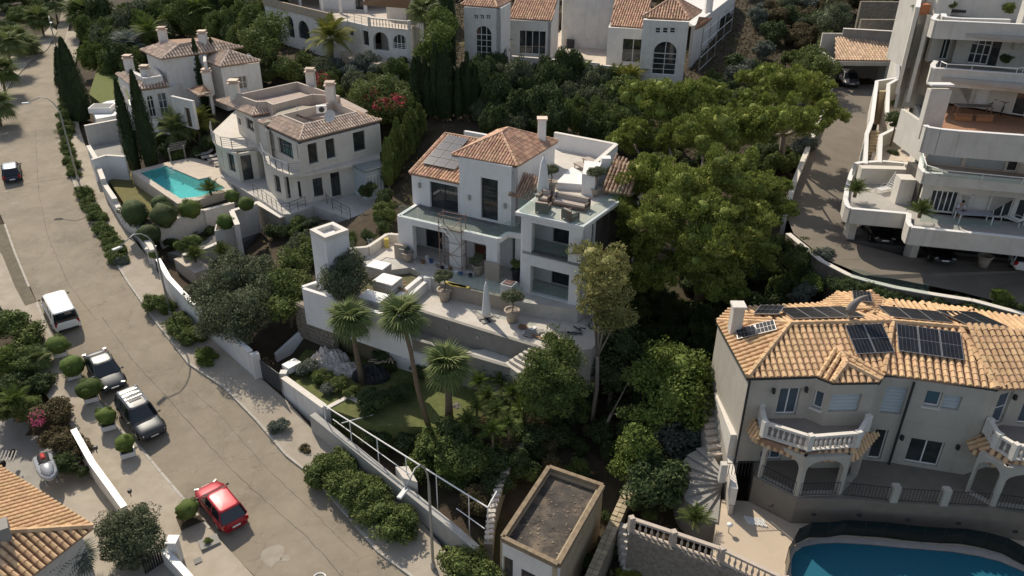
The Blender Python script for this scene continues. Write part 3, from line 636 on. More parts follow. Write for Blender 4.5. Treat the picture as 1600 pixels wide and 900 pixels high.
# steps between garden level and pool terrace
r = empty('garden_steps', W(672, 440, DK), 'short flight of white steps down to the pool terrace beside the olive pot', 'steps')
for i in range(4):
    z = DK + .26 * (4 - i); s = B(); s.seg(W(662 + 1.5 * i, 432 + 4.2 * i, z), W(681 + 1.5 * i, 432 + 4.4 * i, z), DK - .5, z, .42); s.obj('step', white_m, r)
t_ = B(); t_.seg(W(686, 441, GZ_), W(817, 470, GZ_), DK - .2, GZ_ + .05, .35); tag(t_.obj('terrace_wall', M('tan_render', (.30, .26, .22), (.36, .32, .27), 2, .9, .2, 20)), 'low tan retaining wall under the glass balustrade of the villa terrace', 'retaining wall')
r = empty('glass_balustrade', W(750, 450, GZ_), 'frameless greenish glass balustrade along the villa\'s ground terrace', 'balustrade')
p, q = W(686, 440, GZ_ + .06), W(817, 468.5, GZ_ + .06); k = 6; d = (q - p) / k
for i in range(k): g = B(); g.seg(p + d * (i + .02), p + d * (i + .98), GZ_ + .05, GZ_ + 1.1, .025); g.obj('glass_panel', greencan, r)
# pool basin, empty
basin_m = M('grey_pool_render', (.235, .225, .205), (.28, .27, .25), 1.0, .9, .15, 20, stain=(.17, .16, .14), sscale=.6, sstr=.5)
BZ = 5.2
r = empty('empty_swimming_pool', W(740, 535, BZ), 'empty unfinished grey swimming pool below the pale sun terrace', 'swimming pool')
ins = P(DK, (655, 485), (838, 541)); 
b = B(); b.seg(ins[0], ins[1], BZ - .3, DK + .03, .3); b.seg(ins[0], W(628, 503, DK), BZ - .3, DK + .02, .3); b.seg(ins[1], W(868, 552, DK), BZ - .3, DK + .02, .3); b.obj('pool_wall', basin_m, r)
fl = P(BZ, (640, 505), (700, 532), (850, 556), (868, 566), (812, 577), (608, 519)); b = B(); b.prism(fl, BZ - .5, BZ); b.obj('pool_floor', M('dusty_pool_floor', (.20, .195, .18), (.30, .29, .27), .9, .9, .2, 12), r)
b = B(); b.prism(P(BZ + .25, (712, 549), (780, 544), (832, 560), (790, 570)), BZ, BZ + .25); b.obj('pool_bench', M('pale_plaster', (.42, .41, .38), (.5, .49, .46), 1.5, .9), r)
b = B(); b.seg(W(617, 520, BZ + .4), W(805, 575, BZ + .4), 2.5, BZ + .4, .3); b.obj('front_wall', basin_m, r)
for px in ((701, 510), (748.5, 525)):
    s, zz = onwall(px, ins[0], ins[1]); uu = (ins[1] - ins[0]).normalized(); p = ins[0] + uu * s - perp(uu) * .17; p.z = zz; k = B(); k.tube([p, p - perp(uu) * .05], .14, 10); k.obj('pool_light', alu, r)
p = W(698, 528, BZ + .1); B().tube([p, p + Vector((0, 0, 1.3))], .07, 8).obj('drain_pipe', alu, r)
s = B(); s.seg(W(603, 538, 4.6), W(671, 557, 4.6), 2, 4.6, .3); tag(s.obj('garden_wall', stucco_cool), 'short white garden wall just below the empty pool', 'wall')
# rough stone steps on the right
r = empty('rough_steps', W(835, 570, 4), 'rough pale stone steps at the right end of the empty pool', 'steps')
for i in range(6): s = B(); z = 6.75 - .22 * i; s.seg(W(826 - 7 * i, 543 + 4.5 * i, z), W(858 - 9 * i, 552 + 6 * i, z), z - .6, z, .36); s.obj('step', dstone, r)
# left garden with white wall
GL = 7.5
lawn = P(GL, (476, 452), (505, 438), (560, 400), (585, 398), (640, 418), (668, 428), (592, 487))
slab(lawn, GL, 3, 'upper_lawn', M('patchy_lawn', (.075, .09, .03), (.15, .12, .075), .9, .95, .5, 20, stain=(.2, .165, .12), sscale=.5, sstr=.8), kind='structure')
slab(P(GL + .02, (556, 402), (612, 372), (630, 378), (668, 418), (690, 430), (668, 430), (645, 418), (604, 411), (590, 420)), GL + .54, GL - .5, 'garden_path', dstone, kind='structure')
s = B(); zt_ = GL + .75
for a, c in (((472.5, 447.5), (503, 437.5)), ((474.5, 450), (606, 492.5)), ((606, 492.5), (640, 503))): s.seg(W(*a, zt_), W(*c, zt_), GL - 2.2, zt_, .3)
tag(s.obj('garden_wall', stucco_cool), 'low white boundary wall of the villa\'s upper lawn', 'wall')
s = B(); s.seg(W(590, 487, GL + .3), W(664, 427, GL + .3), GL - 1.2, GL + .3, .35); s.seg(W(602, 494, GL + .2), W(671, 434, GL + .2), GL - 1.2, GL + .2, .3); tag(s.obj('planter_wall', stucco_cool), 'pair of parallel white planter walls beside the slab pallets', 'wall')
r = empty('stone_retaining_wall', W(490, 505, 5), 'rough stone retaining wall under the white garden wall', 'retaining wall')
s = B(); s0 = W(464.5, 470.5, 6.4); s1 = W(520, 492, 6.4); s.seg(s0, s1, 3.4, 6.4, .5); s.obj('wall_core', stonewall, r)
uu = (s1 - s0).normalized(); nn = -perp(uu)
for j in range(9):
    x = 0
    while x < (s1 - s0).length - .3:
        wd = random.uniform(.25, .55); p = s0 + uu * (x + wd / 2) + nn * .26; p.z = 3.7 + j * .31; B().cbox(p, (wd - .04, random.uniform(.1, .18), .27), math.atan2(uu.y, uu.x)).obj('stone', stonewall, r); x += wd
# white sheds: chimney-like box
TW = 12.6
t0, t1, t2 = W(484.2, 358.4, TW), W(508, 371, TW), W(544, 358.6, TW); t3 = quad4(t0, t1, t2)
r = empty('white_tower', W(508, 450, GL), 'square white lift-shaft tower with a recessed flat top beside the garden path', 'tower')
b = B(); b.prism([t0, t1, t2, t3], GL - 2.5, TW - .35); b.obj('shaft', stucco_cool, r)
c = (t0 + t2) / 2; rim = [t0, t1, t2, t3]; b = B(); inn = [p.lerp(c, .34) for p in rim]
for i in range(4):
    a, d = rim[i].lerp(c, -.03), rim[(i + 1) % 4].lerp(c, -.03); a2, d2 = inn[i], inn[(i + 1) % 4]; b.prism([a, d, d2, a2], TW - .34, TW)
b.obj('rim', trim, r)
# curved tan wall beyond the path
r = B(); pts = P(8.8, (545, 388), (575, 385), (605, 365), (625, 366), (700, 372 - 8))
for a, c in zip(pts[:3], pts[1:4]): r.seg(a, c, 6.5, 8.8, .3)
tag(r.obj('curved_wall', cream), 'curved cream wall behind the villa\'s side path', 'wall')
# driveway ramp with white slanted walls
b = B(); ra, rb, rc = W(432, 567, 2.0), W(493, 542, 2.0), W(520, 548, 2.4)
b.seg(ra, rb, 0, 2.8, .3, 0, 4.4); b.seg(rb, rc, 0, 4.4, .3, 0, 4.4)
tag(b.obj('ramp_wall', stucco_cool), 'tall slanting white wall beside the lower driveway gate', 'wall')
# ================================================================ helpers for houses
def chain(root, pts, z0, z1, wins, mat, t=.3, **k):
    """wins: {segment index: [holes]}"""
    for i, (a, c) in enumerate(zip(pts, pts[1:])): wall(root, a, c, z0, z1, wins.get(i, []), mat, t, **k)
def rail(root, pts, z, h=1.0, n=4, mat=None, post=1.3, r=.025, name='railing', zs=None):
    b = B(); m = mat or alu
    for a, c in zip(pts, pts[1:]):
        a = Vector((a[0], a[1], z)); c = Vector((c[0], c[1], z)); L = (c - a).length; k = max(1, round(L / post))
        for j in range(n): zz = h * (j + 1) / n; b.tube([a + Vector((0, 0, zz)), c + Vector((0, 0, zz))], r if j == n - 1 else r * .6, 4)
        for i in range(k + 1): p = a.lerp(c, i / k); b.tube([p, p + Vector((0, 0, h))], r, 4)
    o = b.obj(name, m, root); return o
def balusters(root, pts, z, h=.9, sp=.28, mat=None, ind=True):
    m = mat or trim; prof = [(.06, 0), (.06, .06), (.04, .1), (.085, .26), (.075, .38), (.035, .52), (.045, .66), (.06, .7), (.06, h - .16)]; me = None
    for a, c in zip(pts, pts[1:]):
        a = Vector((a[0], a[1], z)); c = Vector((c[0], c[1], z)); L = (c - a).length
        b = B(); b.seg(a, c, z + h - .14, z + h, .24); b.obj('top_rail', m, root); b = B(); b.seg(a, c, z - .02, z + .05, .22); b.obj('bottom_rail', m, root)
        k = max(2, int(L / sp))
        for i in range(k):
            p = a.lerp(c, (i + .5) / k)
            if me is None: q = B().lathe(prof, (0, 0, .05), 6); me = bpy.data.meshes.new('baluster'); me.from_pydata(q.v, [], q.f); me.materials.append(m)
            link('baluster', me, root, p - woff(root))
    for p in pts: B().cbox((p[0], p[1], z + h / 2 + .03), (.3, .3, h + .1), .3).obj('post', m, root)
def solve(px, ref, d, lo, hi):        # height at which image point px lies square (perpendicular to d) from ref
    return min((abs((W(*px, z) - ref).dot(d)), z) for z in np.arange(lo, hi, .05))[1]
# ================================================================ second villa, beige, with blue pool
Z0, Z1, ZE = 7.2, 10.3, 13.4
R = empty('beige_villa', W(480, 318, Z0), 'beige two-storey villa with curved balconies and a satellite dish on its roof', 'villa')
dk_w = dict(fm=dark_m, n=(1, 1))
gf = P(Z1 - .25, (340, 216), (341, 226), (352, 234), (369, 241), (400, 236), (408, 232), (412, 250), (424, 264), (442, 272), (462, 273), (478, 271), (592, 249), (560, 190))
chain(R, gf[:-1], Z0, Z1 - .25, {1: [dict(a=(345, 234), b=(351, 262), **dk_w)], 2: [dict(a=(354, 238), b=(369, 270), n=(2, 1), fm=dark_m)], 3: [dict(a=(375, 244), b=(398, 283), n=(1, 1), fm=dark_m)],
    7: [dict(a=(427, 272), b=(440, 303), n=(2, 1), fm=dark_m)], 8: [dict(a=(443, 276), b=(455, 310), n=(2, 1), fm=dark_m)], 9: [dict(a=(462, 284), b=(472, 308), **dk_w)],
    10: [dict(a=(488, 280), b=(506, 305), n=(2, 1), fm=dark_m, sill=1), dict(a=(515.5, 271), b=(534, 307), k='glassdoor', n=(2, 1), fm=dark_m)]}, cream, .3, surround=trim)
b = B(); b.prism(P(Z1, (332, 206), (331, 216), (336, 224), (346, 230), (362, 233), (388, 231), (402, 229), (408, 237), (414, 252), (432, 265), (452, 273), (480, 271), (594, 247), (590, 185), (470, 150), (370, 170)), Z1 - .28, Z1); b.obj('floor_slab', cream, R)
lw = P(ZE - .3, (367, 166), (395, 184), (426, 180))
chain(R, [lw[0]] + lw[1:] + [W(420, 205, ZE - .3)], Z1 + .005, ZE - .3, {0: [dict(a=(371, 183), b=(377, 196), **dk_w), dict(a=(383, 182), b=(401, 210), n=(2, 1), fm=dark_m)]}, cream, .3)
rw = P(ZE - .3, (411, 197), (467, 225), (589, 194), (545, 168))
chain(R, rw, Z1 + .005, ZE - .3, {0: [dict(a=(423, 208), b=(430, 236), **dk_w), dict(a=(433, 213), b=(459, 250), n=(3, 1), fm=dark_m), dict(a=(463, 226), b=(468, 250), **dk_w)],
    1: [dict(a=(480, 226), b=(498, 253), sill=1, **dk_w), dict(a=(508, 219), b=(525, 245), sill=1, **dk_w), dict(a=(551, 208), b=(572, 233), sill=1, **dk_w)]}, cream, .3, surround=trim)
b = B(); b.prism([w_ for w_ in P(ZE - .32, (416, 196), (467, 221), (584, 192), (530, 160), (466, 133), (374, 157), (397, 180))], Z0, ZE - .33); b.obj('inner_core', cream, R)
ee = P(ZE, (403, 190), (468, 219.6), (597, 187), (527, 160)); ii = P(ZE + .72, (440, 181), (475.5, 195.5), (557, 176.5), (522, 160.5))
FF = [[ee[0], ee[1], ii[1], ii[0]], [ee[1], ee[2], ii[2], ii[1]]]
roofdeck(R, FF + [[ee[2], ee[3], ii[3], ii[2]], [ee[3], ee[0], ii[0], ii[3]]]); T_ = Tiler(); [T_.face(f, .27, .4) for f in FF]
e2 = P(ZE, (337.5, 157), (394, 180.5), (427, 175)); i2 = P(ZE + .72, (371, 148.5), (402.5, 159.5), (416, 158))
F2 = [[e2[0], e2[1], i2[1], i2[0]], [e2[1], e2[2], i2[2], i2[1]]]; roofdeck(R, F2); [T_.face(f, .27, .4) for f in F2]; T_.build(R, tile_pink)
b = B(); 
for p, q in ((ee[1], ii[1]), (e2[1], i2[1]), (ee[0], ii[0])): hip_line(b, p + Vector((0, 0, .06)), q + Vector((0, 0, .06)), .1, .35)
b.obj('ridge_tiles', tile_pink, R)
b = B()
for p, q in zip(ii, ii[1:] + ii[:1]): b.seg(p, q, ZE - .4, ZE + .85, .18)
b.obj('roof_parapet', M('pinkish_parapet', (.46, .39, .33), (.52, .45, .39), 2, .9), R)
pr = P(ZE + 1.0, (370, 148), (402, 159), (417, 158), (427, 163), (488, 147), (530, 150), (464, 128)); b = B()
for p, q in list(zip(pr, pr[1:])) + [(pr[-1], pr[0])]: b.seg(p, q, ZE - .5, ZE + 1.0, .2)
b.obj('roof_parapet', M('pinkish_parapet', (.46, .39, .33), (.52, .45, .39), 2, .9), R)
pinkfloor = M('pinkish_roof_paving', (.36, .29, .25), (.43, .36, .32), 1.5, .9)
b = B(); b.prism(pr, ZE - .2, ZE + .15); b.prism(P(ZE + .1, (424, 178), (488, 147), (535, 152), (575, 172), (560, 180), (447, 183)), ZE - .35, ZE + .02); b.obj('flat_roof', pinkfloor, R)
b = B(); b.prism(P(ZE + .6, (411, 188), (450, 160), (497, 163), (437, 181)), ZE, ZE + .35); b.obj('sloped_roof', M('beige_roof_felt', (.33, .30, .24), (.38, .35, .28), 2, .9), R)
for px, z1_ in (((368, 152), 15.4), ((487, 136), 15.6), ((518, 160), 15.7)): chimney(R, W(*px, ZE + .6), ZE - .3, z1_, .85, trim)
for pts in (P(Z1, (331, 204), (330.5, 215), (337, 224), (347, 229.5), (363, 232), (387, 230)), P(Z1, (408, 237), (414, 252), (432, 264.5), (452, 272), (478, 270))): rail(R, pts, Z1, 1.0, 5, alu, 1.2, .04)
b = B(); lt = P(Z1 - .1, (540, 252), (570, 268), (598, 260), (590, 240)); b.prism(lt, Z1 - .3, Z1 - .1); b.obj('lean_to_roof', M('frosted_glass_roof', (.22, .25, .25), (.27, .3, .3), 1, .3), R)
wall(R, lt[0] + Vector((.2, .1, 0)), lt[1] + Vector((0, .2, 0)), Z0, Z1 - .31, [dict(s=(.08, .9, .1, 2.3), n=(1, 1), pm=blind_m)], blind_m, .1); wall(R, lt[1] + Vector((0, .2, 0)), lt[2], Z0, Z1 - .31, [dict(s=(.05, .95, .1, 2.4), n=(5, 1), pm=blind_m)], blind_m, .1)
# satellite dish, air conditioner, folded pergola on the roof: things of their own
c = W(515, 181, ZE + 1.4); r = empty('satellite_dish', c, 'round white satellite dish on the beige villa\'s roof edge', 'satellite dish')
b = B(); d_ = Vector((-.3, -.8, .5)).normalized(); a_ = d_.cross(Vector((0, 0, 1))).normalized(); q_ = d_.cross(a_); vs = [c - d_ * .12]; fs = []
for j, rr in enumerate((.25, .45, .58)):
    for k in range(16): an = k * math.tau / 16; vs.append(c - d_ * .12 + d_ * rr * rr * .35 + (a_ * math.cos(an) + q_ * math.sin(an)) * rr)
fs = [(0, 1 + k, 1 + (k + 1) % 16) for k in range(16)] + [(1 + j * 16 + k, 17 + j * 16 + k, 17 + j * 16 + (k + 1) % 16, 1 + j * 16 + (k + 1) % 16) for j in range(2) for k in range(16)]
b.add(vs, fs); b.obj('dish', greywhite, r, True); B().tube([c - d_ * .1, c - d_ * .1 - Vector((0, 0, .7))], .04, 5).obj('mast', alu, r); B().tube([c - q_ * .5 * (1 if q_.z < 0 else 1), c + d_ * .5], .02, 4).obj('feed_arm', alu, r)
c = W(503, 176, ZE + .7); r = empty('air_conditioner', c, 'white air conditioning unit beside the satellite dish', 'air conditioner'); B().cbox(c + Vector((0, 0, .35)), (.95, .4, .7), .3).obj('casing', white_m, r); B().tube([c + Vector((.05, -.21, .35)), c + Vector((.06, -.25, .35))], .26, 12).obj('fan_grille', dark_m, r)
r = empty('roof_awning_frame', W(478, 182, ZE + .3), 'dark folded awning frame lying in the roof recess of the beige villa', 'awning')
for i in range(6): B().tube([W(456 + i * 6, 176 + i * 2.4, ZE + .4 + .12 * i), W(476 + i * 5, 186 + i * 0.8, ZE + .35)], .05, 4).obj('slat', M('dark_brown_slat', (.09, .06, .05), None, 3, .8), r)
B().tube([W(464, 186, ZE + .3), W(464, 166, ZE + .9)], .04, 4).obj('post', alu, r)
# patio, pool deck
slab(P(Z0, (345, 275), (398, 308), (441, 335), (456, 334), (490, 322), (545, 342), (600, 320), (600, 250), (350, 250)), Z0, 3.2, 'villa_patio', stone_t, kind='structure')
r = empty('patio_railing', W(441, 335, Z0), 'grey railing of posts and wires round the beige villa\'s curved patio', 'railing')
rail(r, P(Z0, (397, 304), (418, 318), (441, 334), (454, 333), (478, 323)), Z0, 1.0, 3, dark_m, 1.1)
r = empty('patio_railing', W(520, 330, Z0), 'grey railing beside the shaded steps right of the beige villa\'s patio', 'railing'); rail(r, P(Z0, (503, 312), (520, 327), (548, 342)), Z0, 1.0, 3, dark_m, 1.2)
PD = 7.0
deck2 = [(205, 268), (262, 253), (300, 246), (345, 256), (352, 275), (366, 295), (300, 316), (277, 318)]
water = [(219, 270), (259, 258.5), (310, 280), (325, 277), (352, 294), (311, 307), (282, 310)]
dp_, wp_ = P(PD, *deck2), P(PD, *water)
def ring(outer, inner, z0, z1, name, mat, parent=None, kind=None):
    P3 = [[Vector((p[0], p[1], 0)) for p in outer], [Vector((p[0], p[1], 0)) for p in inner]]; fl = P3[0] + P3[1]; tr = tessellate_polygon(P3); b = B()
    fs = [tuple(x) if (fl[x[1]] - fl[x[0]]).cross(fl[x[2]] - fl[x[0]]).z > 0 else tuple(x)[::-1] for x in tr]; b.add([(p.x, p.y, z1) for p in fl], fs)
    for L_, s in ((P3[0], 1), (P3[1], -1)):
        ar = sum(a.x * c.y - c.x * a.y for a, c in zip(L_, L_[1:] + L_[:1])) * s; n = len(L_)
        b.add([(p.x, p.y, z0) for p in L_] + [(p.x, p.y, z1) for p in L_], [((i, (i + 1) % n, (i + 1) % n + n, i + n) if ar > 0 else (i, i + n, (i + 1) % n + n, (i + 1) % n)) for i in range(n)])
    o = b.obj(name, mat, parent); return tag(o, kind=kind)
deck_warm = M('warm_pool_paving', (.48, .415, .345), (.56, .49, .415), 1.5, .9, .15, 30, stain=(.38, .32, .25), sscale=.6, sstr=.4)
ring(dp_, wp_, 4.5, PD, 'pool_deck', deck_warm, kind='structure')
def pool(name, label, outline, z, watercol, deep, tilecol):
    r = empty(name, outline[0], label, 'swimming pool')
    tm_ = M(name + '_mosaic', tilecol, tuple(c * 1.15 for c in tilecol), 6, .5)
    b = B(); n = len(outline); b.prism(outline, z - deep - .2, z - deep); k = len(b.v); ar = sum(a.x * c.y - c.x * a.y for a, c in zip(outline, outline[1:] + outline[:1]))
    b.add([(p.x, p.y, z - deep) for p in outline] + [(p.x, p.y, z - .04) for p in outline], [((i, i + n, (i + 1) % n + n, (i + 1) % n) if ar > 0 else (i, (i + 1) % n, (i + 1) % n + n, i + n)) for i in range(n)]); b.obj('basin', tm_, r)
    wm = bpy.data.materials.new(name + '_water'); wm.use_nodes = True; t = wm.node_tree; p = t.nodes['Principled BSDF']; p.inputs['Base Color'].default_value = (*watercol, 1); p.inputs['Roughness'].default_value = .04; p.inputs['Specular IOR Level'].default_value = .5
    tr = t.nodes.new('ShaderNodeBsdfTransparent'); tr.inputs[0].default_value = (.55, .9, .92, 1); ms = t.nodes.new('ShaderNodeMixShader'); ms.inputs[0].default_value = .45
    nz = t.nodes.new('ShaderNodeTexNoise'); nz.inputs['Scale'].default_value = 3.5; bp = t.nodes.new('ShaderNodeBump'); bp.inputs['Strength'].default_value = .3; t.links.new(nz.outputs['Fac'], bp.inputs['Height']); t.links.new(bp.outputs[0], p.inputs['Normal'])
    t.links.new(tr.outputs[0], ms.inputs[1]); t.links.new(p.outputs[0], ms.inputs[2]); t.links.new(ms.outputs[0], t.nodes['Material Output'].inputs[0])
    b = B(); tr_ = tessellate_polygon([[Vector((q.x, q.y, 0)) for q in outline]]); b.add([(q.x, q.y, z - .12) for q in outline], [tuple(x) if (Vector(outline[x[1]]) - outline[x[0]]).cross(Vector(outline[x[2]]) - outline[x[0]]).z > 0 else tuple(x)[::-1] for x in tr_]); b.obj('water_surface', wm, r)
    return r
pr_ = pool('turquoise_pool', 'L-shaped turquoise swimming pool on the beige villa\'s deck', wp_, PD, (.13, .50, .50), 1.0, (.30, .78, .76))
for i in range(4): B().tube([W(262 + i * 1.2, 262 + i * 2.6, PD + .02), W(270 + i * 1.2, 261.5 + i * 2.6, PD + .02)], .04, 4).obj('ladder_rung', white_m, pr_)
lg2 = 5.7
slab(P(lg2, (170, 282), (207, 268), (215, 280), (277, 322), (300, 330), (250, 350), (212, 345)), lg2, 3.5, 'lawn', M('dry_lawn', (.13, .125, .045), (.17, .15, .06), 1.5, .95, .4, 25), kind='structure')
# stepped garden walls, planters and entrance of the beige villa
def gwall(pp, z0, z1, t, label, name='garden_wall', mat=None, cat='wall', cap=True):
    z1 = z1 if isinstance(z1, list) else [z1] * len(pp); r = empty(name, W(*pp[0], z1[0]), label, cat); b = B(); k = B()
    pts = [W(*p, z) for p, z in zip(pp, z1)]
    for a, c in zip(pts, pts[1:]): b.seg(a, c, z0, a.z, t, None, c.z); k.seg(a, c, a.z + .002, a.z + .07, t + .1, None, c.z + .07)
    b.obj('wall', mat or greywhite, r)
    if cap: k.obj('coping', trim, r)
    return r
gwall([(138, 228), (152, 256), (163, 287), (181, 318), (192, 335)], 3, [8.0, 7.4, 6.9, 6.4, 6.2], .35, 'pale street wall with sloping coping beside the beige villa\'s lawn')
gwall([(143, 250), (166, 243), (195, 245)], 4, 8.2, .25, 'low white wall across the garage court above the lawn', mat=white_m)
gwall([(192, 335), (214, 352), (240, 395)], 3, [6.3, 5.9, 5.6], .35, 'greyish street wall beneath the round dark topiary bushes')
gwall([(245, 352), (316, 328), (318, 329), (365, 317)], 3, 6.4, .35, 'long pale retaining wall under the topiary row above the driveway')
slab(P(6.2, (245, 350), (316, 326), (365, 315), (365, 300), (300, 318), (277, 322), (215, 345), (222, 352)), 6.2, 3.5, 'planting_bed', soil, kind='structure')
r = empty('raised_planter', W(335, 362, 5.5), 'large white raised planter holding two round shrubs beside the driveway', 'planter')
b = B(); q = P(6.6, (335, 361), (371, 352), (369, 341), (338, 348)); b.prism(q, 3.5, 6.6); q2 = [p.lerp((q[0] + q[2]) / 2, .12) for p in q]; b.obj('planter_box', greywhite, r); b = B(); b.prism(q2, 6.55, 6.62); b.obj('planter_soil', soil, r)
gwall([(371, 352), (362, 330), (400, 318)], 3.5, 7.4, .35, 'high pale retaining wall left of the beige villa\'s patio')
gwall([(400, 316), (441, 340)], 3.2, 7.0, .4, 'tan stone-clad curved wall under the beige villa\'s patio', mat=stonewall)
slab(P(4.4, (262, 398), (290, 405), (330, 392), (372, 388), (440, 345), (400, 330), (340, 365), (300, 390)), 4.6, 2.5, 'driveway', M('dark_driveway', (.12, .12, .12), (.16, .155, .15), 1, .9), kind='structure')
gwall([(286, 399), (322, 388), (345, 378)], 3, 5.3, .3, 'low pale kerb wall with spiky plants beside the driveway')
r = empty('gate_pillar', W(247, 425, 3.0), 'cream gate pillar with a flat cap beside the second street lamp', 'gate pillar')
c = W(246, 433, zroad(50) + .2); b = B(); b.cbox(c + Vector((0, 0, 1.4)), (.55, .55, 2.8)); b.obj('pillar', greywhite, r); B().cbox(c + Vector((0, 0, 2.87)), (.75, .75, .12)).obj('cap', trim, r)
r = empty('driveway_gate', W(262, 440, 3), 'dark sliding metal gate between the cream pillar and the street wall', 'gate')
g0, g1 = W(249, 434, 3.2), W(272, 456, 3.2)
for i in range(14): p = g0.lerp(g1, i / 13); B().tube([p, p + Vector((0, 0, 1.6))], .03, 4).obj('bar', dark_m, r)
for z in (.1, 1.6): B().tube([g0 + Vector((0, 0, z)), g1 + Vector((0, 0, z))], .04, 4).obj('gate_rail', dark_m, r)
slab(P(4.7, (272, 406), (300, 398), (330, 420), (305, 428)), 4.8, 3, 'gate_court', deck_warm, kind='structure')
# ================================================================ villa at upper left
A0, A1 = 9.5, 15.6
R = empty('hillside_villa', W(285, 190, A0), 'white villa with striped clay roofs and round-headed porch, upper left behind the cypresses', 'villa')
mm = P(A1 - .15, (230, 78), (252, 92), (322, 84), (372, 72))
wl = [W(256, 93, A1 - .2), W(322, 85, A1 - .2)]
chain(R, [W(228, 80, A1 - .2)] + wl + [W(322, 96, A1 - .2)], A0, A1 - .2, {1: []}, stucco, .3)
sw_ = P(A1 - 1.2, (316, 96), (345, 106), (401, 98), (385, 84))
chain(R, sw_, A0, A1 - 1.2, {0: [], 1: [dict(a=(365, 121), b=(388, 138), n=(3, 2), fm=white_m)]}, stucco, .3)
b = B(); b.prism(P(A1 - .3, (232, 79), (256, 91), (320, 84), (365, 74), (300, 64)), A0, A1 - .4); b.prism(P(A1 - 1.3, (322, 94), (346, 103), (397, 96), (370, 84)), A0, A1 - 1.4); b.obj('inner_core', stucco, R)
E1 = P(A1, (219, 78), (251, 92.5), (322, 84), (381, 73.5)); r_ = P(A1 + 1.0, (280, 69.5), (330, 62)); bk = W(262, 62, A1)
FA = [[E1[1], E1[3], r_[1], r_[0]], [E1[0], E1[1], r_[0], W(258, 68, A1 + .6)]]
FB = [P(A1 - 1, (343, 104), (407, 95))[0], P(A1 - 1, (343, 104), (407, 95))[1], W(358.5, 79, A1 + .2)]; FC = [W(311, 91.5, A1 - 1), W(343, 104, A1 - 1), W(358.5, 79, A1 + .2), W(345, 77, A1 + .2)]
FD = [W(180, 115, 12.9), W(215, 140.5, 12.9), W(226.5, 125, 13.6), W(204, 111, 13.6)]; FE = [W(215, 140.5, 12.9), W(265, 134, 12.9), W(252, 121, 13.6), W(226.5, 125, 13.6)]
FF_ = [W(291, 139, 12.4), W(310, 150, 12.4), W(330, 145, 12.4), W(318, 132, 13.2)]
allf = FA + [FB, FC, FD, FE, FF_]; roofdeck(R, allf + [[E1[3], W(330, 58, A1), r_[1]], [W(330, 58, A1), bk, r_[0], r_[1]]]); T_ = Tiler(); [T_.face(f, .34, .5) for f in allf]; T_.build(R, tile_pink)
b = B()
for p, q in ((E1[1], r_[0]), (FB[0], FB[2]), (FD[1], FD[2]), (r_[0], r_[1]), (FB[1], FB[2])): hip_line(b, p, q, .14, .4)
b.obj('ridge_tiles', tile_pink, R)
for px, z1_, zz in (((258, 75), 17.6, A1), ((320, 78), 17.4, A1), ((204, 113), 14.8, 13.2), ((230, 127), 14.6, 13.2), ((326, 135), 14.2, 12.6), ((368, 122), 14.4, 12.4)): chimney(R, W(*px, zz), zz - 1, z1_, .8, stucco)
pw = P(12.7, (184, 119), (216, 143), (262, 137)); 
chain(R, pw, A0, 12.7, {0: [dict(k='open', s=(.12, .42, .0, 2.6), arch=1, rise=.8), dict(k='open', s=(.55, .9, .0, 2.6), arch=1, rise=.8)], 1: [dict(s=(.22, .45, .2, 2.6), arch=1, rise=.5, n=(2, 2)), dict(s=(.6, .9, .2, 2.7), n=(2, 3), fm=white_m, pm=pane_b)]}, stucco, .35)
b = B(); b.prism([off(p, (0.25, .9), 3.2) for p in pw] + [W(262, 137, 12.7)], A0, 12.6); b.obj('inner_core', stucco, R)
b = B(); tw = P(13.8, (205, 112), (226, 124), (252, 120), (240, 105)); 
for p, q in zip(tw, tw[1:]): b.seg(p, q, 12.7, 13.95, .3)
b.obj('terrace_parapet', stucco, R)
wall(R, W(266, 150, 12.6), W(300, 158, 12.6), A0, 12.6, [dict(s=(.55, .8, .1, 2.2), n=(2, 1), fm=wood_m)], stucco, .3)
lawn_l = M('bright_lawn', (.10, .125, .03), (.135, .15, .045), 1.5, .95, .4, 25)
slab(P(9.0, (150, 118), (175, 112), (190, 125), (205, 150), (200, 170), (163, 168), (140, 150)), 9.25, 7, 'lawn', lawn_l, kind='structure')
slab(P(9.3, (143, 168), (168, 158), (196, 155), (270, 165), (262, 186), (205, 176), (150, 186)), 9.32, 7, 'white_terrace', white_m, kind='structure')
c = W(161, 173, 9.35); r = empty('hot_tub', c, 'square dark hot tub sunk in the white terrace at upper left', 'hot tub'); B().cbox(c + Vector((0, 0, .3)), (2.4, 2.0, .6), .12).obj('tub_shell', white_m, r); B().cbox(c + Vector((0, 0, .58)), (2.1, 1.7, .1), .12).obj('tub_cover', dark_m, r)
gwall([(132, 197), (185, 187)], 5, 9.3, .3, 'white garage wall with a narrow window under the upper left terrace')
slab(P(7.2, (136, 228), (188, 222), (196, 245), (152, 252)), 7.2, 4, 'garage_court', greycon, kind='structure')
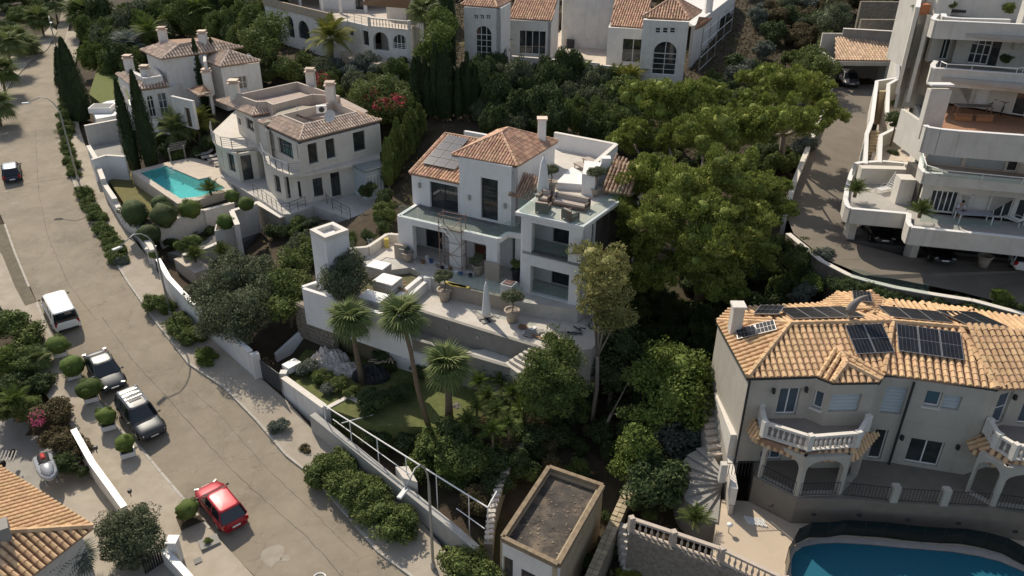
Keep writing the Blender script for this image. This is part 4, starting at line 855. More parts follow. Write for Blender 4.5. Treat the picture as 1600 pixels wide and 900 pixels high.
# ================================================================ arcaded house at the top, left of centre
H0, H1 = 13.8, 17.4
R = empty('arcaded_house', W(579, 84, H0), 'white arcaded house with balustraded balconies at the top edge, left of centre', 'house')
fw = [W(413, 8, H1), W(516, 34, H1), W(543, 33, H1), W(577, 41, H1), W(640, 47, H1), W(665, 20, H1)]
chain(R, fw, H0 - 1, H1, {0: [dict(a=(421, 18), b=(432, 50), arch=1, n=(2, 2), fm=dark_m), dict(a=(447, 24), b=(461, 60), arch=1, n=(2, 2), fm=dark_m), dict(a=(464, 30), b=(485, 64), arch=1, n=(3, 2), fm=dark_m)],
    2: [dict(a=(544, 46), b=(552.5, 56), n=(2, 1), fm=dark_m), dict(a=(566, 47), b=(577, 72), n=(2, 4), fm=dark_m)],
    3: [dict(k='open', a=(582, 49), b=(608, 80), arch=1), dict(a=(613, 53), b=(638.5, 79), arch=1, n=(4, 3), fm=white_m)]}, stucco, .5)
u_ = (fw[4] - fw[3]).normalized(); nn = perp(u_)
wall(R, off(fw[3], nn, 2.5), off(fw[4], nn, 2.5), H0 - 1, H1 - .2, [], cream, .2)
b = B(); b.prism([off(p, nn, .3) for p in fw[:5]] + [W(700, -20, H1), W(420, -40, H1)], H1 - .18, H1 + .02); b.obj('upper_floor', deck_warm, R)
b = B(); b.seg(fw[0], fw[1], H1 + .02, H1 + 1.0, .25); b.obj('balcony_parapet', M('tan_parapet', (.36, .29, .22), (.42, .35, .27), 2, .9), R)
balusters(R, [fw[3], fw[4]], H1 + .02, 1.0, .42)
rail(R, [fw[1], fw[2], fw[3]], H1, 1.0, 3, dark_m, 1.5)
bk_ = [off(p, nn, 4.2) for p in (fw[3], fw[4])]; wall(R, bk_[0], bk_[1], H1 + .02, 20, [dict(s=(.5, .75, .1, 2.2), n=(2, 1))], cream, .3)
wall(R, W(500, 14, H1), W(572, 17, H1), H1 + .02, 20.6, [dict(s=(.78, .95, .1, 2.3), fm=dark_m)], stucco, .3)
for px in ((572, 20), (637, 26), (436, 5), (470, 10), (505, 18), (533, 22)): p = W(*px, H1 + .0); B().cbox(p + Vector((0, 0, 1.5)), (.35, .35, 3.0)).obj('column', stucco, R)
rf = [W(567, 6.5, 20.4), W(636, 11.5, 20.4), W(648, -14, 22.4), W(580, -20, 22.4)]; roofdeck(R, [rf]); Tiler().face(rf, .34, .5).build(R, tile_main)
b = B(); b.prism(P(20.5, (400, -28), (560, -22), (700, -30), (640, -80), (420, -80)), 20.2, 20.5); b.obj('rear_roof', pan_m, R)
slab(P(H0, (545, 92), (590, 100), (612, 93), (640, 88), (640, 70), (560, 66), (530, 78)), H0, 11, 'house_terrace', deck_warm, kind='structure')
# ================================================================ twin-pavilion house at the top, centre
K0 = 13.0
R = empty('pavilion_house', W(860, 90, K0), 'large white house with two hip-roofed pavilions round a sunny terrace, top centre', 'house')
bw = dict(fm=white_m)
t1 = [W(721 + 9, 11, 20.4), W(781, 14, 20.4)]; 
wall(R, t1[0], t1[1], 11, 20.4, [dict(a=(743, 40), b=(768, 92), arch=1, n=(3, 4), **bw)] + [dict(a=(740 + 9.5 * i, 23), b=(747 + 9.5 * i, 30.5), n=(2, 2), **bw) for i in range(3)], stucco, .4)
tn1 = perp(t1[1] - t1[0]); wall(R, t1[1], off(t1[1], tn1, 4.5), 11, 20.4, [dict(s=(.3, .7, 1.8, 4.6), arch=1, n=(2, 3))], stucco, .4); wall(R, t1[0], off(t1[0], tn1, 4.5), 11, 20.4, [], stucco, .4)
E = [W(720, 8, 20.5), W(777, 12, 20.5), W(806, -4, 20.5)]; E.append(quad4(*E)); ap = sum(E, Vector()) / 4; ap.z = 22.2; hiproof(R, E, [ap, ap], tile_main, .3, .45)
m0, m1 = W(796, 31, 17.8), W(861, 34, 17.8)
wall(R, m0, m1, K0, 17.8, [dict(a=(811, 47), b=(852, 86), n=(4, 1), **bw)], stucco, .35)
mn = perp(m1 - m0); wall(R, m1, off(m1, mn, 7), K0, 17.8, [], stucco, .35, slope=20.4)
rf = [W(795, 28.5, 17.9), W(862.5, 32.5, 17.9)]; rf += [off(rf[1], mn, 7.5) + Vector((0, 0, 2.9)), off(rf[0], mn, 7.5) + Vector((0, 0, 2.9))]; roofdeck(R, [rf]); T_ = Tiler().face(rf, .3, .45)
c0, c1 = W(955, 43, 17.6), W(1012, 46, 17.6)
wall(R, c0, c1, K0, 17.6, [dict(a=(973, 60), b=(1004, 99), n=(2, 1), **bw)], stucco, .35); wall(R, c0, off(c0, mn, 7), K0, 17.6, [], stucco, .35)
rf2 = [W(953.5, 40, 17.7), W(1012, 44, 17.7)]; rf2 += [off(rf2[1], mn, 7.5) + Vector((0, 0, 2.9)), off(rf2[0], mn, 7.5) + Vector((0, 0, 2.9))]; roofdeck(R, [rf2]); T_.face(rf2, .3, .45)
d0, d1, d2 = W(1011, 31, 19.6), W(1071, 34, 19.6), W(1088, 24, 19.6)
wall(R, d0, d1, 11, 19.6, [dict(a=(1022.5, 64), b=(1054, 118), arch=1, n=(2, 4), **bw)] + [dict(a=(1024 + 11.5 * i, 43), b=(1031.5 + 11.5 * i, 52.5), n=(1, 2), **bw) for i in range(3)], stucco, .4)
wall(R, d1, off(d1, mn, 5), 11, 19.6, [dict(s=(.3, .6, 2.2, 6.0), arch=1, n=(1, 3)), dict(s=(.15, .3, 6.8, 7.7), n=(1, 1)), dict(s=(.45, .6, 6.8, 7.7), n=(1, 1))], stucco, .4); wall(R, d0, off(d0, mn, 5), 13, 19.6, [], stucco, .4)
E = [W(1004, 26.5, 19.7), W(1077.5, 31, 19.7), W(1096, 18, 19.7)]; E.append(quad4(*E)); ap = sum(E, Vector()) / 4; ap.z = 21.6; hiproof(R, E, [ap, ap], tile_main, .3, .45)
rf3 = [W(1085, 46, 17.8), W(1100, 40, 17.8), W(1113, 28, 18.6), W(1092, 26, 19)]; roofdeck(R, [rf3]); T_.face(rf3, .3, .45); T_.build(R, tile_main)
wall(R, W(1085, 40, 17.5), W(1150, -10, 17.5), 12, 17.5, [dict(a=(1126, 28), b=(1137, 48), n=(2, 1), fm=dark_m)], stucco, .35)
b = B(); b.prism(P(17.5, (1085, 38), (1150, -12), (1110, -30), (1040, 10)), 17.0, 17.3); b.prism(P(19.4, (880, -6), (990, 0), (1000, -40), (880, -40)), 13, 19.4); b.obj('rear_block', stucco, R)
for px, zz, zz1 in (((1106, 20), 17.3, 19.2), ((905, 5), 18, 19.5)): chimney(R, W(*px, zz), zz, zz1, .9, stucco)
pt = P(K0, (800, 92), (936, 103), (936, 106), (1009, 113), (1012, 60), (900, 40), (800, 70)); slab(pt, K0, 9, 'house_terrace', deck_warm, kind='structure')
gwall([(800, 88), (936, 99)], 10, 14.0, .3, 'long white parapet wall under the sunny pavilion terrace', mat=stucco); gwall([(936, 102), (1010, 109)], 10, 14.0, .3, 'white parapet wall in front of the right pavilion\'s room', mat=stucco)
pl = P(K0 + .02, (932, 57), (948, 44), (990, 50), (985, 62)); b = B(); b.prism(pl, K0 - .5, K0 + .05); pool('blue_pool', 'small blue swimming pool on the pavilion house terrace', [p for p in pl], K0 + .2, (.02, .12, .25), .14, (.05, .25, .42))
r = empty('exterior_stairs', W(940, 35, K0), 'stone outdoor stairs rising behind the pavilion terrace', 'stairs')
for i in range(9): s = B(); a, c = W(931 + i * 2.2, 44 - i * 5, K0 + .3 * i), W(945 + i * 2.2, 45 - i * 5, K0 + .3 * i); s.seg(a, c, K0 - 1, K0 + .3 * (i + 1), .55); s.obj('step', greycon, r)
r = empty('terrace_planter', W(891, 74, K0), 'black box planter with a spiky plant on the pavilion terrace', 'planter'); B().cbox(W(891, 74, K0) + Vector((0, 0, .5)), (1, 1, 1)).obj('box', dark_m, r)
# scaffold at the right pavilion
r = empty('scaffolding', W(1105, 105, 11.5), 'thin metal scaffolding along the right side of the pavilion house', 'scaffolding')
for i in range(5):
    for j in range(2):
        p = W(1090 + 12 * i, 125 - 12 * i - 4 * j, 11.5); B().tube([p, p + Vector((0, 0, 6))], .05, 4).obj('pole', alu, r)
for k in range(4):
    p, q = W(1090, 125, 11.5), W(1138, 77, 11.5); p.z += 1.2 + 1.5 * k; q.z += 1.2 + 1.5 * k; B().tube([p, q], .045, 4).obj('pole', alu, r)
# ================================================================ right villa with sandy tiles and balustrades
Z0, ZB, ZE = 4.8, 7.9, 10.8
R = empty('balustraded_villa', W(1320, 700, Z0), 'large cream villa with sandy clay roof, solar panels and balustraded balconies, lower right', 'villa')
ev = P(ZE, (1168.2, 590), (1273.9, 587), (1301.4, 597.7), (1374, 596.8), (1381, 584.6), (1428.5, 589), (1557, 607.8), (1587.8, 596), (1700, 604))
wl = P(ZE - .12, (1170, 592), (1271, 590.5), (1301, 602), (1371, 601), (1384, 590), (1426, 593.5), (1554, 612), (1590, 601), (1690, 609))
bk0 = W(1122, 506, ZE - .12)
sl = dict(k='shutter', pm=blind_m)
ups = {0: [dict(a=(1220, 607), b=(1243, 648), n=(2, 1), pm=pane_b)], 1: [dict(a=(1274, 609), b=(1282, 641), n=(1, 1), pm=pane_b, sill=1)], 2: [dict(a=(1300, 616), b=(1340, 643), **sl)],
  4: [dict(a=(1386, 603), b=(1409, 648), **sl)], 5: [dict(a=(1449, 610), b=(1466, 637), n=(1, 1), pm=pane_b, sill=1), dict(a=(1477, 616), b=(1497, 642), **sl)],
  6: [dict(a=(1563, 617), b=(1566, 660), n=(1, 2), pm=pane_b)], 7: [dict(a=(1600, 630), b=(1625, 665), n=(2, 1), pm=pane_b)]}
chain(R, wl, ZB + .0, ZE - .12, ups, beige, .3, surround=trim)
lo = {0: [dict(a=(1189, 705), b=(1219, 722), n=(2, 1), pm=pane_b)], 4: [dict(s=(.2, .7, .1, 2.3), n=(1, 1), pm=pane)], 5: [dict(a=(1424, 684), b=(1464, 730), n=(2, 1), pm=pane)]}
chain(R, wl, Z0, ZB - .005, lo, beige, .3)
wall(R, bk0, wl[0], 2.0, ZE - .12, [], beige, .3)
u_ = (wl[1] - wl[0]).normalized(); nn = perp(u_)
zr = ZE + 1.35
r0, r1, r2, r3 = W(1234, 507.4, zr), W(1394.8, 504.3, zr), W(1499, 513.5, zr), W(1581.7, 519.6, zr)
el, eb0 = ev[0], W(1120.7, 503, ZE); ebk = W(1140.6, 483, ZE)
slope = (zr - ZE) / (r0 - ev[0]).dot(nn)
bm = [W(1395, 470, ZE), W(1520, 486, ZE), W(1640, 505, ZE)]
F = [[eb0, el, r0], [ev[0], ev[4], r1, r0], [ev[4], ev[6], r2, r1], [ev[6], ev[8], W(1690, 530, zr), r2], [ebk, eb0, r0], [bm[0], ebk, r0, r1], [bm[1], bm[0], r1, r2], [W(1700, 512, ZE), bm[1], r2, W(1690, 530, zr)]]
fn = (F[1][1] - F[1][0]).cross(F[1][3] - F[1][0]).normalized(); fn = fn if fn.z > 0 else -fn
apx = onroof((1309, 545), ev[0], fn); ap2 = W(1322, 570, apx.z - .15)
D_ = [[ev[1], ev[2], ap2, apx], [ev[2], ev[3], ap2], [ev[3], ev[4], apx, ap2]]
hump = [W(1275, 480, ZE), W(1308, 459.5, ZE), W(1360, 458, ZE), W(1404, 481, ZE)]; ha, hb = W(1338, 474, ZE + .8), W(1365, 492, zr - .2)
Hh = [[hump[0], hump[1], ha, hb], [hump[1], hump[2], ha], [hump[2], hump[3], hb, ha]]
wing = [[W(1436, 473, ZE), W(1478, 480, ZE), W(1462, 490, ZE + .6)], [W(1478, 480, ZE), W(1522, 484, ZE), W(1490, 497, zr - .3), W(1462, 490, ZE + .6)]]
v4 = W(1588, 596, ZE); cr = [[ev[6] + Vector((0, 0, .05)), ev[7] + Vector((0, 0, .05)), r2 + Vector((.6, 0, .25))]]
roofdeck(R, F + D_ + Hh + cr, mat=pan_m); T_ = Tiler()
for f in F + D_ + Hh + wing + cr: T_.face(f, .37, .41)
T_.build(R, tile_sand, 300)
b = B(); up_ = Vector((0, 0, .1))
for p, q in ((el, r0), (eb0, r0), (r0, r1), (r1, r2), (r2, W(1690, 530, zr)), (ev[2], ap2), (ap2, apx), (ev[3], ap2), (hump[1], ha), (hump[2], ha), (ha, hb), (ev[6], r2), (ev[4], r1)): hip_line(b, p + up_, q + up_, .16, .45)
b.obj('ridge_tiles', tile_sand, R)
b = B()
for a, c in zip([eb0] + ev, ev): d = perp((c - a).normalized()) * .1; b.tube([a - up_ * 1.2 + d * 0, c - up_ * 1.2], .07, 6)
b.obj('gutter', M('dark_green_gutter', (.03, .035, .03), None, 2, .5), R)
p = wl[5]; b = B(); b.tube([p - nn * .2, Vector((p.x, p.y, Z0)) - nn * .2], .07, 6); b.obj('downpipe', dark_m, R); p = wl[0]; b = B(); b.tube([p - nn * .2, Vector((p.x, p.y, 3.0)) - nn * .2], .06, 6); b.obj('downpipe', dark_m, R)
c = W(1148, 512, ZE + .5); chimney(R, c, ZE - .5, ZE + 2.0, .65, cream, False); B().cbox(c + Vector((0, 0, 2.0 - .45)), (.8, .8, .15)).obj('chimney_cap', trim, R)
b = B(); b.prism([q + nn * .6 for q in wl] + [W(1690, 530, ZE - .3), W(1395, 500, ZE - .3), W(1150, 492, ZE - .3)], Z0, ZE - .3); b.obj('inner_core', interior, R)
for px, k in (((1208, 609), 0), ((1259, 607), 0), ((1409, 682), 5), ((1496, 697), 5), ((1585, 619), 7)):
    s, zz = onwall(px, wl[k], wl[k + 1]); uu = (wl[k + 1] - wl[k]).normalized(); p = wl[k] + uu * s; p.z = zz; B().cbox(off(p, perp(uu), -.12), (.14, .18, .3)).obj('wall_lantern', dark_m, R)
# solar panels on its roof
gp = 'solar panels on the cream villa'
def panels(px0, px1, px2, O, n_, nx, ny, label, **k):
    a, c, d = [onroof(q, O, n_) for q in (px0, px1, px2)]; e = (c - a); v = (d - a); v -= e.normalized() * v.dot(e.normalized()); solar(label, a, e, v, e.length / nx - .03, v.length / ny - .03, nx, ny, group=gp, **k)
def fnorm(f): n = (f[1] - f[0]).cross(f[2] - f[0]).normalized(); return n if n.z > 0 else -n
panels((1336, 557), (1396, 554), (1314, 511.5), F[1][0], fnorm(F[1]), 2, 1, 'black solar panel in the pair below the bird silhouette chimney on the sandy roof')
panels((1402, 552), (1505, 567), (1396, 509), F[2][0], fnorm(F[2]), 3, 1, 'black solar panel in the biggest row of three on the sandy roof')
panels((1154, 535), (1216, 520), (1150, 519), F[0][0], fnorm(F[0]), 2, 1, 'black solar panel beside the cream chimney on the sandy roof')
panels((1240, 504), (1352, 501), (1222, 487), F[5][0], fnorm(F[5]), 4, 1, 'black solar panel in the row of four behind the ridge')
panels((1178, 496), (1218, 497), (1174, 482), F[4][0], fnorm(F[4]), 1, 1, 'black solar panel at the far left corner behind the ridge')
panels((1390, 501), (1490, 511), (1384, 484.5), F[6][0], fnorm(F[6]), 3, 1, 'black solar panel in the row of three behind the ridge')
panels((1508, 513), (1575, 517), (1497, 492), F[7][0], fnorm(F[7]), 2, 1, 'black solar panel in the pair at the far right behind the ridge')
panels((1333, 476), (1364, 478), (1320, 459), Hh[1][0], fnorm(Hh[1]), 1, 1, 'single black solar panel on the rear hump of the sandy roof')
# curved metal cowl (dark crescent) on the ridge
r = empty('roof_cowl', W(1325, 503, zr), 'grey curved crescent-shaped chimney cowl standing on the ridge of the sandy roof', 'chimney cowl')
c = W(1325, 501, zr); sx = (r1 - r0).normalized(); b = B(); b.tube([c, c + Vector((0, 0, .45))], .18, 8); b.obj('flue', alu, r)
pts = [c + Vector((0, 0, .45)) + sx * (1.15 * (1 - math.cos(t)) - .05) + Vector((0, 0, 1.25 * math.sin(t))) for t in np.linspace(.1, 1.35, 9)]
B().tube(pts, [.26, .25, .24, .22, .19, .16, .12, .08, .03], 8).obj('crescent', M('weathered_zinc', (.16, .15, .14), (.24, .22, .2), 4, .6), r, True)
# balconies: slab, tiled skirt, balustrade, arcade
def balcony(rp, skirt_out, inner, tiles_ind):
    rpts = P(ZB + .0, *rp); so = P(ZB - .75, *skirt_out); b = B(); b.prism(rpts + inner, ZB - .25, ZB + .0); b.obj('balcony_slab', M('taupe_balcony_floor', (.25, .215, .19), (.3, .26, .23), 1.5, .85), R)
    balusters(R, rpts, ZB + .02, .95, .27)
    ins = [p.copy() for p in rpts]; fs = []; T = Tiler()
    for (a, c), (d, e) in zip(zip(so, so[1:]), zip(ins, ins[1:])):
        f = [a, c, Vector((e.x, e.y, ZB - .1)), Vector((d.x, d.y, ZB - .1))]; fs.append(f); T.face(f, .36, .5)
    roofdeck(R, fs); T.build(R, tile_sand)
balcony([(1186, 653), (1192, 681), (1262, 703), (1336, 697), (1352, 672)], [(1163, 656), (1176, 684), (1212, 702), (1251, 719), (1336, 718), (1372, 678)][0:1] + [(1178, 688), (1251, 719), (1336, 718), (1372, 678)], [wl[4], wl[1] + nn * .5, wl[0] + u_ * 1], 0)
balcony([(1540, 677), (1553, 700), (1580, 717), (1690, 724)], [(1506, 672), (1518, 706), (1567, 735), (1690, 745)], [wl[8], wl[7], wl[6] - nn * .2], 0)
tfl = P(Z0, (1178, 745), (1245, 778), (1330, 780), (1392, 785), (1470, 790), (1548, 794), (1600, 803), (1700, 815), (1700, 700), (1400, 690), (1180, 680))
slab(tfl, Z0, 1.5, 'villa_terrace', M('dark_terrace_paving', (.19, .165, .135), (.23, .2, .165), 1.5, .85), kind='structure')  # paving in a dark brown tone
ap_ = P(Z0, (1183, 745), (1244, 776), (1313, 773), (1340, 742)); AH = ZB - .3
for i, (a, c) in enumerate(zip(ap_, ap_[1:])): wall(R, a, c, Z0, AH, [dict(k='open', s=(.09, .91, 0.0, AH - Z0 - .25), arch=1, rise=.7)], beige, .38, 'arcade_wall')
ap2_ = P(Z0, (1507, 768), (1549, 791), (1680, 806))
for i, (a, c) in enumerate(zip(ap2_, ap2_[1:])): wall(R, a, c, Z0, AH, [dict(k='open', s=(.09, .91, 0.0, AH - Z0 - .25) if i == 0 else (.05, .95, 0, AH - Z0 - .25), arch=1, rise=.7)], beige, .38, 'arcade_wall')
rim = P(Z0, (1183, 745), (1244, 776), (1313, 774), (1392, 783), (1470, 788), (1548, 792), (1680, 810)); m_iron = M('black_iron', (.02, .02, .02), None, 3, .6)
for a, c in zip(rim, rim[1:]):
    g = B(); k = max(3, int((c - a).length / .2)); a2, c2 = a.lerp(c, .06), a.lerp(c, .94)
    for i in range(k + 1): p = a2.lerp(c2, i / k); g.tube([p + Vector((0, 0, .08)), p + Vector((0, 0, .95))], .015, 3, cap=False)
    for z in (.1, .95): g.tube([a2 + Vector((0, 0, z)), c2 + Vector((0, 0, z))], .025, 4)
    tag(g.obj('iron_railing', m_iron, R), kind='stuff')
for px in ((1394, 782), (1472, 787)): B().cbox(W(*px, Z0) + Vector((0, 0, .55)), (.4, .4, 1.1)).obj('pillar', beige, R)
B().cbox(W(1316, 742, Z0) + Vector((0, 0, 1.3)), (.3, .3, 2.6)).obj('pillar', beige, R)
# lower deck, basin wall lights, pool and mesh fence
ZD = 2.9
slab(P(ZD, (1128, 780), (1250, 790), (1330, 790), (1620, 815), (1700, 900), (1700, 1050), (1400, 1030), (1225, 930), (1114, 868), (1118, 820)), ZD, -2, 'lower_deck', M('beige_pool_deck', (.47, .385, .29), (.54, .45, .345), 1.0, .9, .15, 25, stain=(.40, .31, .22), sscale=.5, sstr=.4), kind='structure')
PW = [(1237, 874), (1242, 863), (1255, 854), (1280, 849), (1310, 848), (1360, 851), (1412, 856), (1487, 862), (1530, 869), (1562, 877), (1600, 893), (1680, 940), (1680, 1040), (1500, 1030), (1300, 1000), (1245, 940), (1236, 895)]
cop = [(1228, 874), (1236, 857), (1254, 845), (1282, 840), (1312, 839), (1362, 842), (1414, 846), (1490, 852), (1536, 858), (1570, 866), (1612, 882), (1700, 930), (1700, 1050), (1490, 1045), (1290, 1012), (1232, 945), (1226, 895)]
pz = ZD + .06
ring(P(pz, *cop), P(pz, *PW), ZD, pz, 'pool_coping', M('grey_coping', (.32, .29, .26), (.38, .35, .31), 2, .85), kind='structure')
pool('blue_kidney_pool', 'deep blue kidney-shaped pool with black mesh fence, bottom right corner', P(pz, *PW), pz + .05, (.004, .048, .08), .1, (.009, .10, .15))  # the villa's shade is put into the dark water and mosaic colours
r = empty('pool_fence', W(1410, 840, ZD), 'black mesh safety fence in panels along the deep blue pool', 'fence')
meshm = glassmat('black_mesh', (.012, .016, .014), .80)
fp = P(ZD, (1228, 905), (1227, 880), (1243, 851), (1263, 841), (1290, 841), (1317, 837), (1347, 839), (1378, 841), (1410, 845), (1440, 848), (1470, 850), (1500, 851), (1533, 857), (1565, 866), (1590, 880), (1640, 905))
for a, c in zip(fp, fp[1:]):
    g = B(); g.seg(a, c, ZD + .06, ZD + 1.2, .012); g.obj('mesh_panel', meshm, r); B().tube([a, a + Vector((0, 0, 1.25))], .022, 4).obj('post', dark_m, r)
for px in ((1205, 789), (1272, 803), (1343, 804), (1419, 811), (1498, 817), (1587, 830)):
    p = W(*px, ZD + .9); d = Vector((p.x, p.y, 0)).normalized(); q = min((abs((W(px[0], px[1], z) - W(px[0], px[1] + 25, ZD)).dot(Vector((0, 1, 0)))), z) for z in np.arange(ZD + .2, 4.8, .1))[1]; c = W(px[0], px[1], q); tag(B().cbox(c - d * .05, (.24, .12, .1)).obj('wall_light', dark_m), 'small dark step light in the wall above the pool', 'wall light', 'step lights in the basement wall')
# trellis hatch and drain, lamp on deck
r = empty('deck_hatch', W(1180, 812, ZD), 'white slatted hatch lying on the beige deck by the basement wall', 'hatch')
for i in range(9): p = W(1163 + i * 3.4, 807 + i * .6, ZD + .02); q = W(1171 + i * 3.4, 819 + i * .6, ZD + .02); g = B(); g.seg(p, q, ZD, ZD + .09, .07); g.obj('slat', white_m, r)
c = W(1138, 832, ZD); r = empty('garden_spotlight', c, 'small round white garden light standing on the beige deck', 'garden light'); B().tube([c, c + Vector((0, 0, .5))], .03, 5).obj('stem', alu, r); B().lathe([(.02, 0), (.15, .08), (.17, .18), (.02, .24)], c + Vector((0, 0, .45)), 10).obj('globe', white_m, r, True)
# side steps of the villa
r = empty('side_steps', W(1118, 680, 4.5), 'straight flight of pale stone steps down the left side of the cream villa', 'steps')
for i in range(10): z = 6.0 - .18 * i; s = B(); s.seg(W(1092 + i * 1.6, 606 + 11.5 * i, z), W(1118 + i * 2.0, 606 + 11 * i, z), 1.5, z, .36); s.obj('step', deck_warm, r)
gwall([(1120, 615), (1140, 715), (1143, 790)], 1.5, [6.6, 4.9, 3.6], .25, 'pale low stringer wall between the side steps and the cream villa', mat=beige)
r = empty('fan_steps', W(1110, 770, 3.2), 'fan-shaped curved stone steps below the grey shrub', 'steps')
cf = W(1127, 768, 3.0)
for i in range(9):
    a0, a1 = math.radians(100 + i * 17), math.radians(117 + i * 17); z = 4.3 - .16 * i; s = B(); s.prism([cf, cf + Vector((math.cos(a0) * 2.6, math.sin(a0) * 2.6, 0)), cf + Vector((math.cos(a1) * 2.6, math.sin(a1) * 2.6, 0))], 1.0, z); s.obj('step', greycon, r)  # greyer stone stands in for tree shade missing on the steps
r = empty('stair_pillar', W(1127, 745, 4.5), 'white pillar and iron railing at the top of the fan-shaped steps', 'railing')
B().cbox(W(1127, 750, 4.6) + Vector((0, 0, .6)), (.35, .35, 1.3)).obj('pillar', cream, r)
a, c = W(1132, 744, 4.8), W(1178, 742, 4.8)
for i in range(10): p = a.lerp(c, i / 9); B().tube([p, p + Vector((0, 0, .95))], .02, 4).obj('bar', m_iron, r)
B().tube([a + Vector((0, 0, .95)), c + Vector((0, 0, .95))], .03, 4).obj('handrail', m_iron, r)
# long balustrade, lower centre
r = empty('stone_balustrade', W(1080, 860, .8), 'long pink-grey stone balustrade running down above the curved steps, bottom centre', 'balustrade')
balusters(r, P(2.9, (985, 829), (1050, 851), (1125, 877), (1225, 925)), 2.9, .95, .3, M('pinkish_stone', (.44, .37, .31), (.52, .45, .38), 3, .85))
s = B(); a, c = W(985, 829, 2.9), W(1225, 925, 2.9); s.seg(a, c, -2.5, 2.88, .4, None, 2.88); tag(s.obj('retaining_wall', stonewall), 'rough stone wall carrying the long pink-grey balustrade', 'retaining wall')
r = empty('curved_steps', W(975, 870, .5), 'small curved garden steps beside the stone-capped wall, bottom centre', 'steps')
for i in range(7):
    z = 1.7 - .24 * i; p = W(966 + 1.5 * i, 818 + 11 * i, z); q = W(990 + .6 * i, 814 + 11 * i, z); m = p.lerp(q, .5) - Vector((0, .35, 0)); s = B(); s.seg(p, m, z - 1.2, z, .35); s.seg(m, q, z - 1.2, z, .35); s.obj('step', dstone, r)
r = empty('stone_capped_wall', W(955, 820, 1.5), 'narrow slanting garden wall capped with two rows of tan stone slabs', 'wall')
a, c = W(990, 748, 2.3), W(921, 906, 1.3); b = B(); b.seg(a, c, -2, 2.2, .55, None, 1.2); b.obj('wall_core', stonewall, r); n_ = 22; uu = (c - a) / n_; sd_ = Vector((-uu.y, uu.x, 0)).normalized()
for i in range(n_):
    for j in (-1, 1):
        p = a + uu * (i + .5) + sd_ * .16 * j; B().cbox(p + Vector((0, 0, random.uniform(-.01, .03))), (.30, uu.length * .94, .09), math.atan2(uu.y, uu.x) - math.pi / 2).obj('cap_stone', M('tan_cap_stone', (.36, .30, .2), (.44, .37, .26), 3, .9, var=.2), r)
# ================================================================ flat-roofed outbuilding, bottom centre
R = empty('outbuilding', W(872, 900, 0), 'old flat-roofed outbuilding with a debris-strewn dark roof, bottom centre', 'outbuilding')
o4 = P(4.0, (785, 838), (872, 880), (942, 757), (858, 728)); oldw = M('old_ochre_wall', (.36, .29, .19), (.44, .37, .26), 1.2, .9, .3, 15, stain=(.22, .17, .11), sscale=1.0, sstr=.7)
wall(R, o4[0], o4[1], -.6, 3.7, [dict(s=(.02, .2, .6, 3.2), n=(1, 1), fm=M('faded_green_paint', (.09, .14, .13), None, 3, .7)), dict(k='shutter', s=(.35, .62, 1.3, 2.9), pm=blind_m)], stucco, .3)
wall(R, o4[1], o4[2], -.6, 3.7, [], oldw, .3)
for a, c in ((o4[2], o4[3]), (o4[3], o4[0])): b = B(); b.seg(a, c, -.6, 3.7, .25); b.obj('wall', oldw, R)
mid = sum(o4, Vector()) / 4; b = B(); b.prism([p.lerp(mid, .04) for p in o4], -.5, 3.45); b.obj('flat_roof', M('leaf_littered_roof', (.05, .045, .042), (.10, .088, .075), 1.2, .95, .7, 10, stain=(.26, .20, .145), sscale=.55, sstr=.9), R)
b = B()
for a, c in zip(o4, o4[1:] + o4[:1]): b.seg(a, c, 3.71, 4.0, .26)
b.obj('parapet', M('mossy_parapet', (.20, .15, .10), (.30, .235, .16), 3, .95, .4, 18, stain=(.12, .1, .07), sscale=2, sstr=.8), R)
b = B()
for i in range(70):
    s_, t_ = random.random(), random.random(); p = o4[0].lerp(o4[1], s_).lerp(o4[3].lerp(o4[2], s_), t_).lerp(mid, .1); p.z = 3.47; b.cbox(p, (random.uniform(.05, .2), random.uniform(.04, .14), .03), random.uniform(0, 3), (random.uniform(-.4, .4), 0))
tag(b.obj('leaf_litter', M('dry_litter', (.12, .095, .07), (.24, .2, .16), 4, .95, island=.5), R), kind='stuff')
# ================================================================ tiled house at the bottom left
R = empty('corner_house', W(80, 860, .5), 'house with sandy clay tiles in the bottom left corner', 'house')
ze = 4.2
a0_, a1_, a2_ = W(-170, 622, ze), W(146, 824, ze), W(-12, 948, ze); rg = W(6, 833, ze + 1.3); rg2 = W(-250, 700, ze + 1.3)
F = [[a0_, a1_, rg, rg2], [a1_, a2_, rg]]; roofdeck(R, F + [[a2_, W(-300, 900, ze), rg2, rg]]); T_ = Tiler(); [T_.face(f, .36, .42) for f in F]; T_.build(R, tile_sand, 300)
b = B(); hip_line(b, a1_ + Vector((0, 0, .1)), rg + Vector((0, 0, .1)), .16, .45); hip_line(b, rg + Vector((0, 0, .1)), rg2 + Vector((0, 0, .1)), .16, .45); b.obj('ridge_tiles', tile_sand, R)
b = B(); ctr = rg2; q = [p.lerp(ctr, .06) for p in (a0_, a1_, a2_)]; b.prism(q + [W(-300, 880, ze)], -1, ze - .15); b.obj('wall', cream, R)
b = B(); b.cbox(W(-4, 838, ze + 1.3) + Vector((0, 0, .2)), (1.2, .9, .9), .6); b.obj('chimney', greycon, R)
slab([*P(.15, (60, 770), (100, 730), (150, 752), (200, 800), (255, 862), (300, 905), (400, 1010), (150, 1010), (60, 880))], .18, -2, 'yard', M('beige_yard', (.34, .30, .25), (.4, .36, .3), .9, .9, .2, 20, stain=(.26, .22, .17), sscale=.5, sstr=.4), kind='structure')
slab([*P(.10, (-60, 640), (20, 640), (110, 700), (150, 745), (110, 790), (60, 800), (-80, 760))], .12, -2, 'yard', greycon, kind='structure')
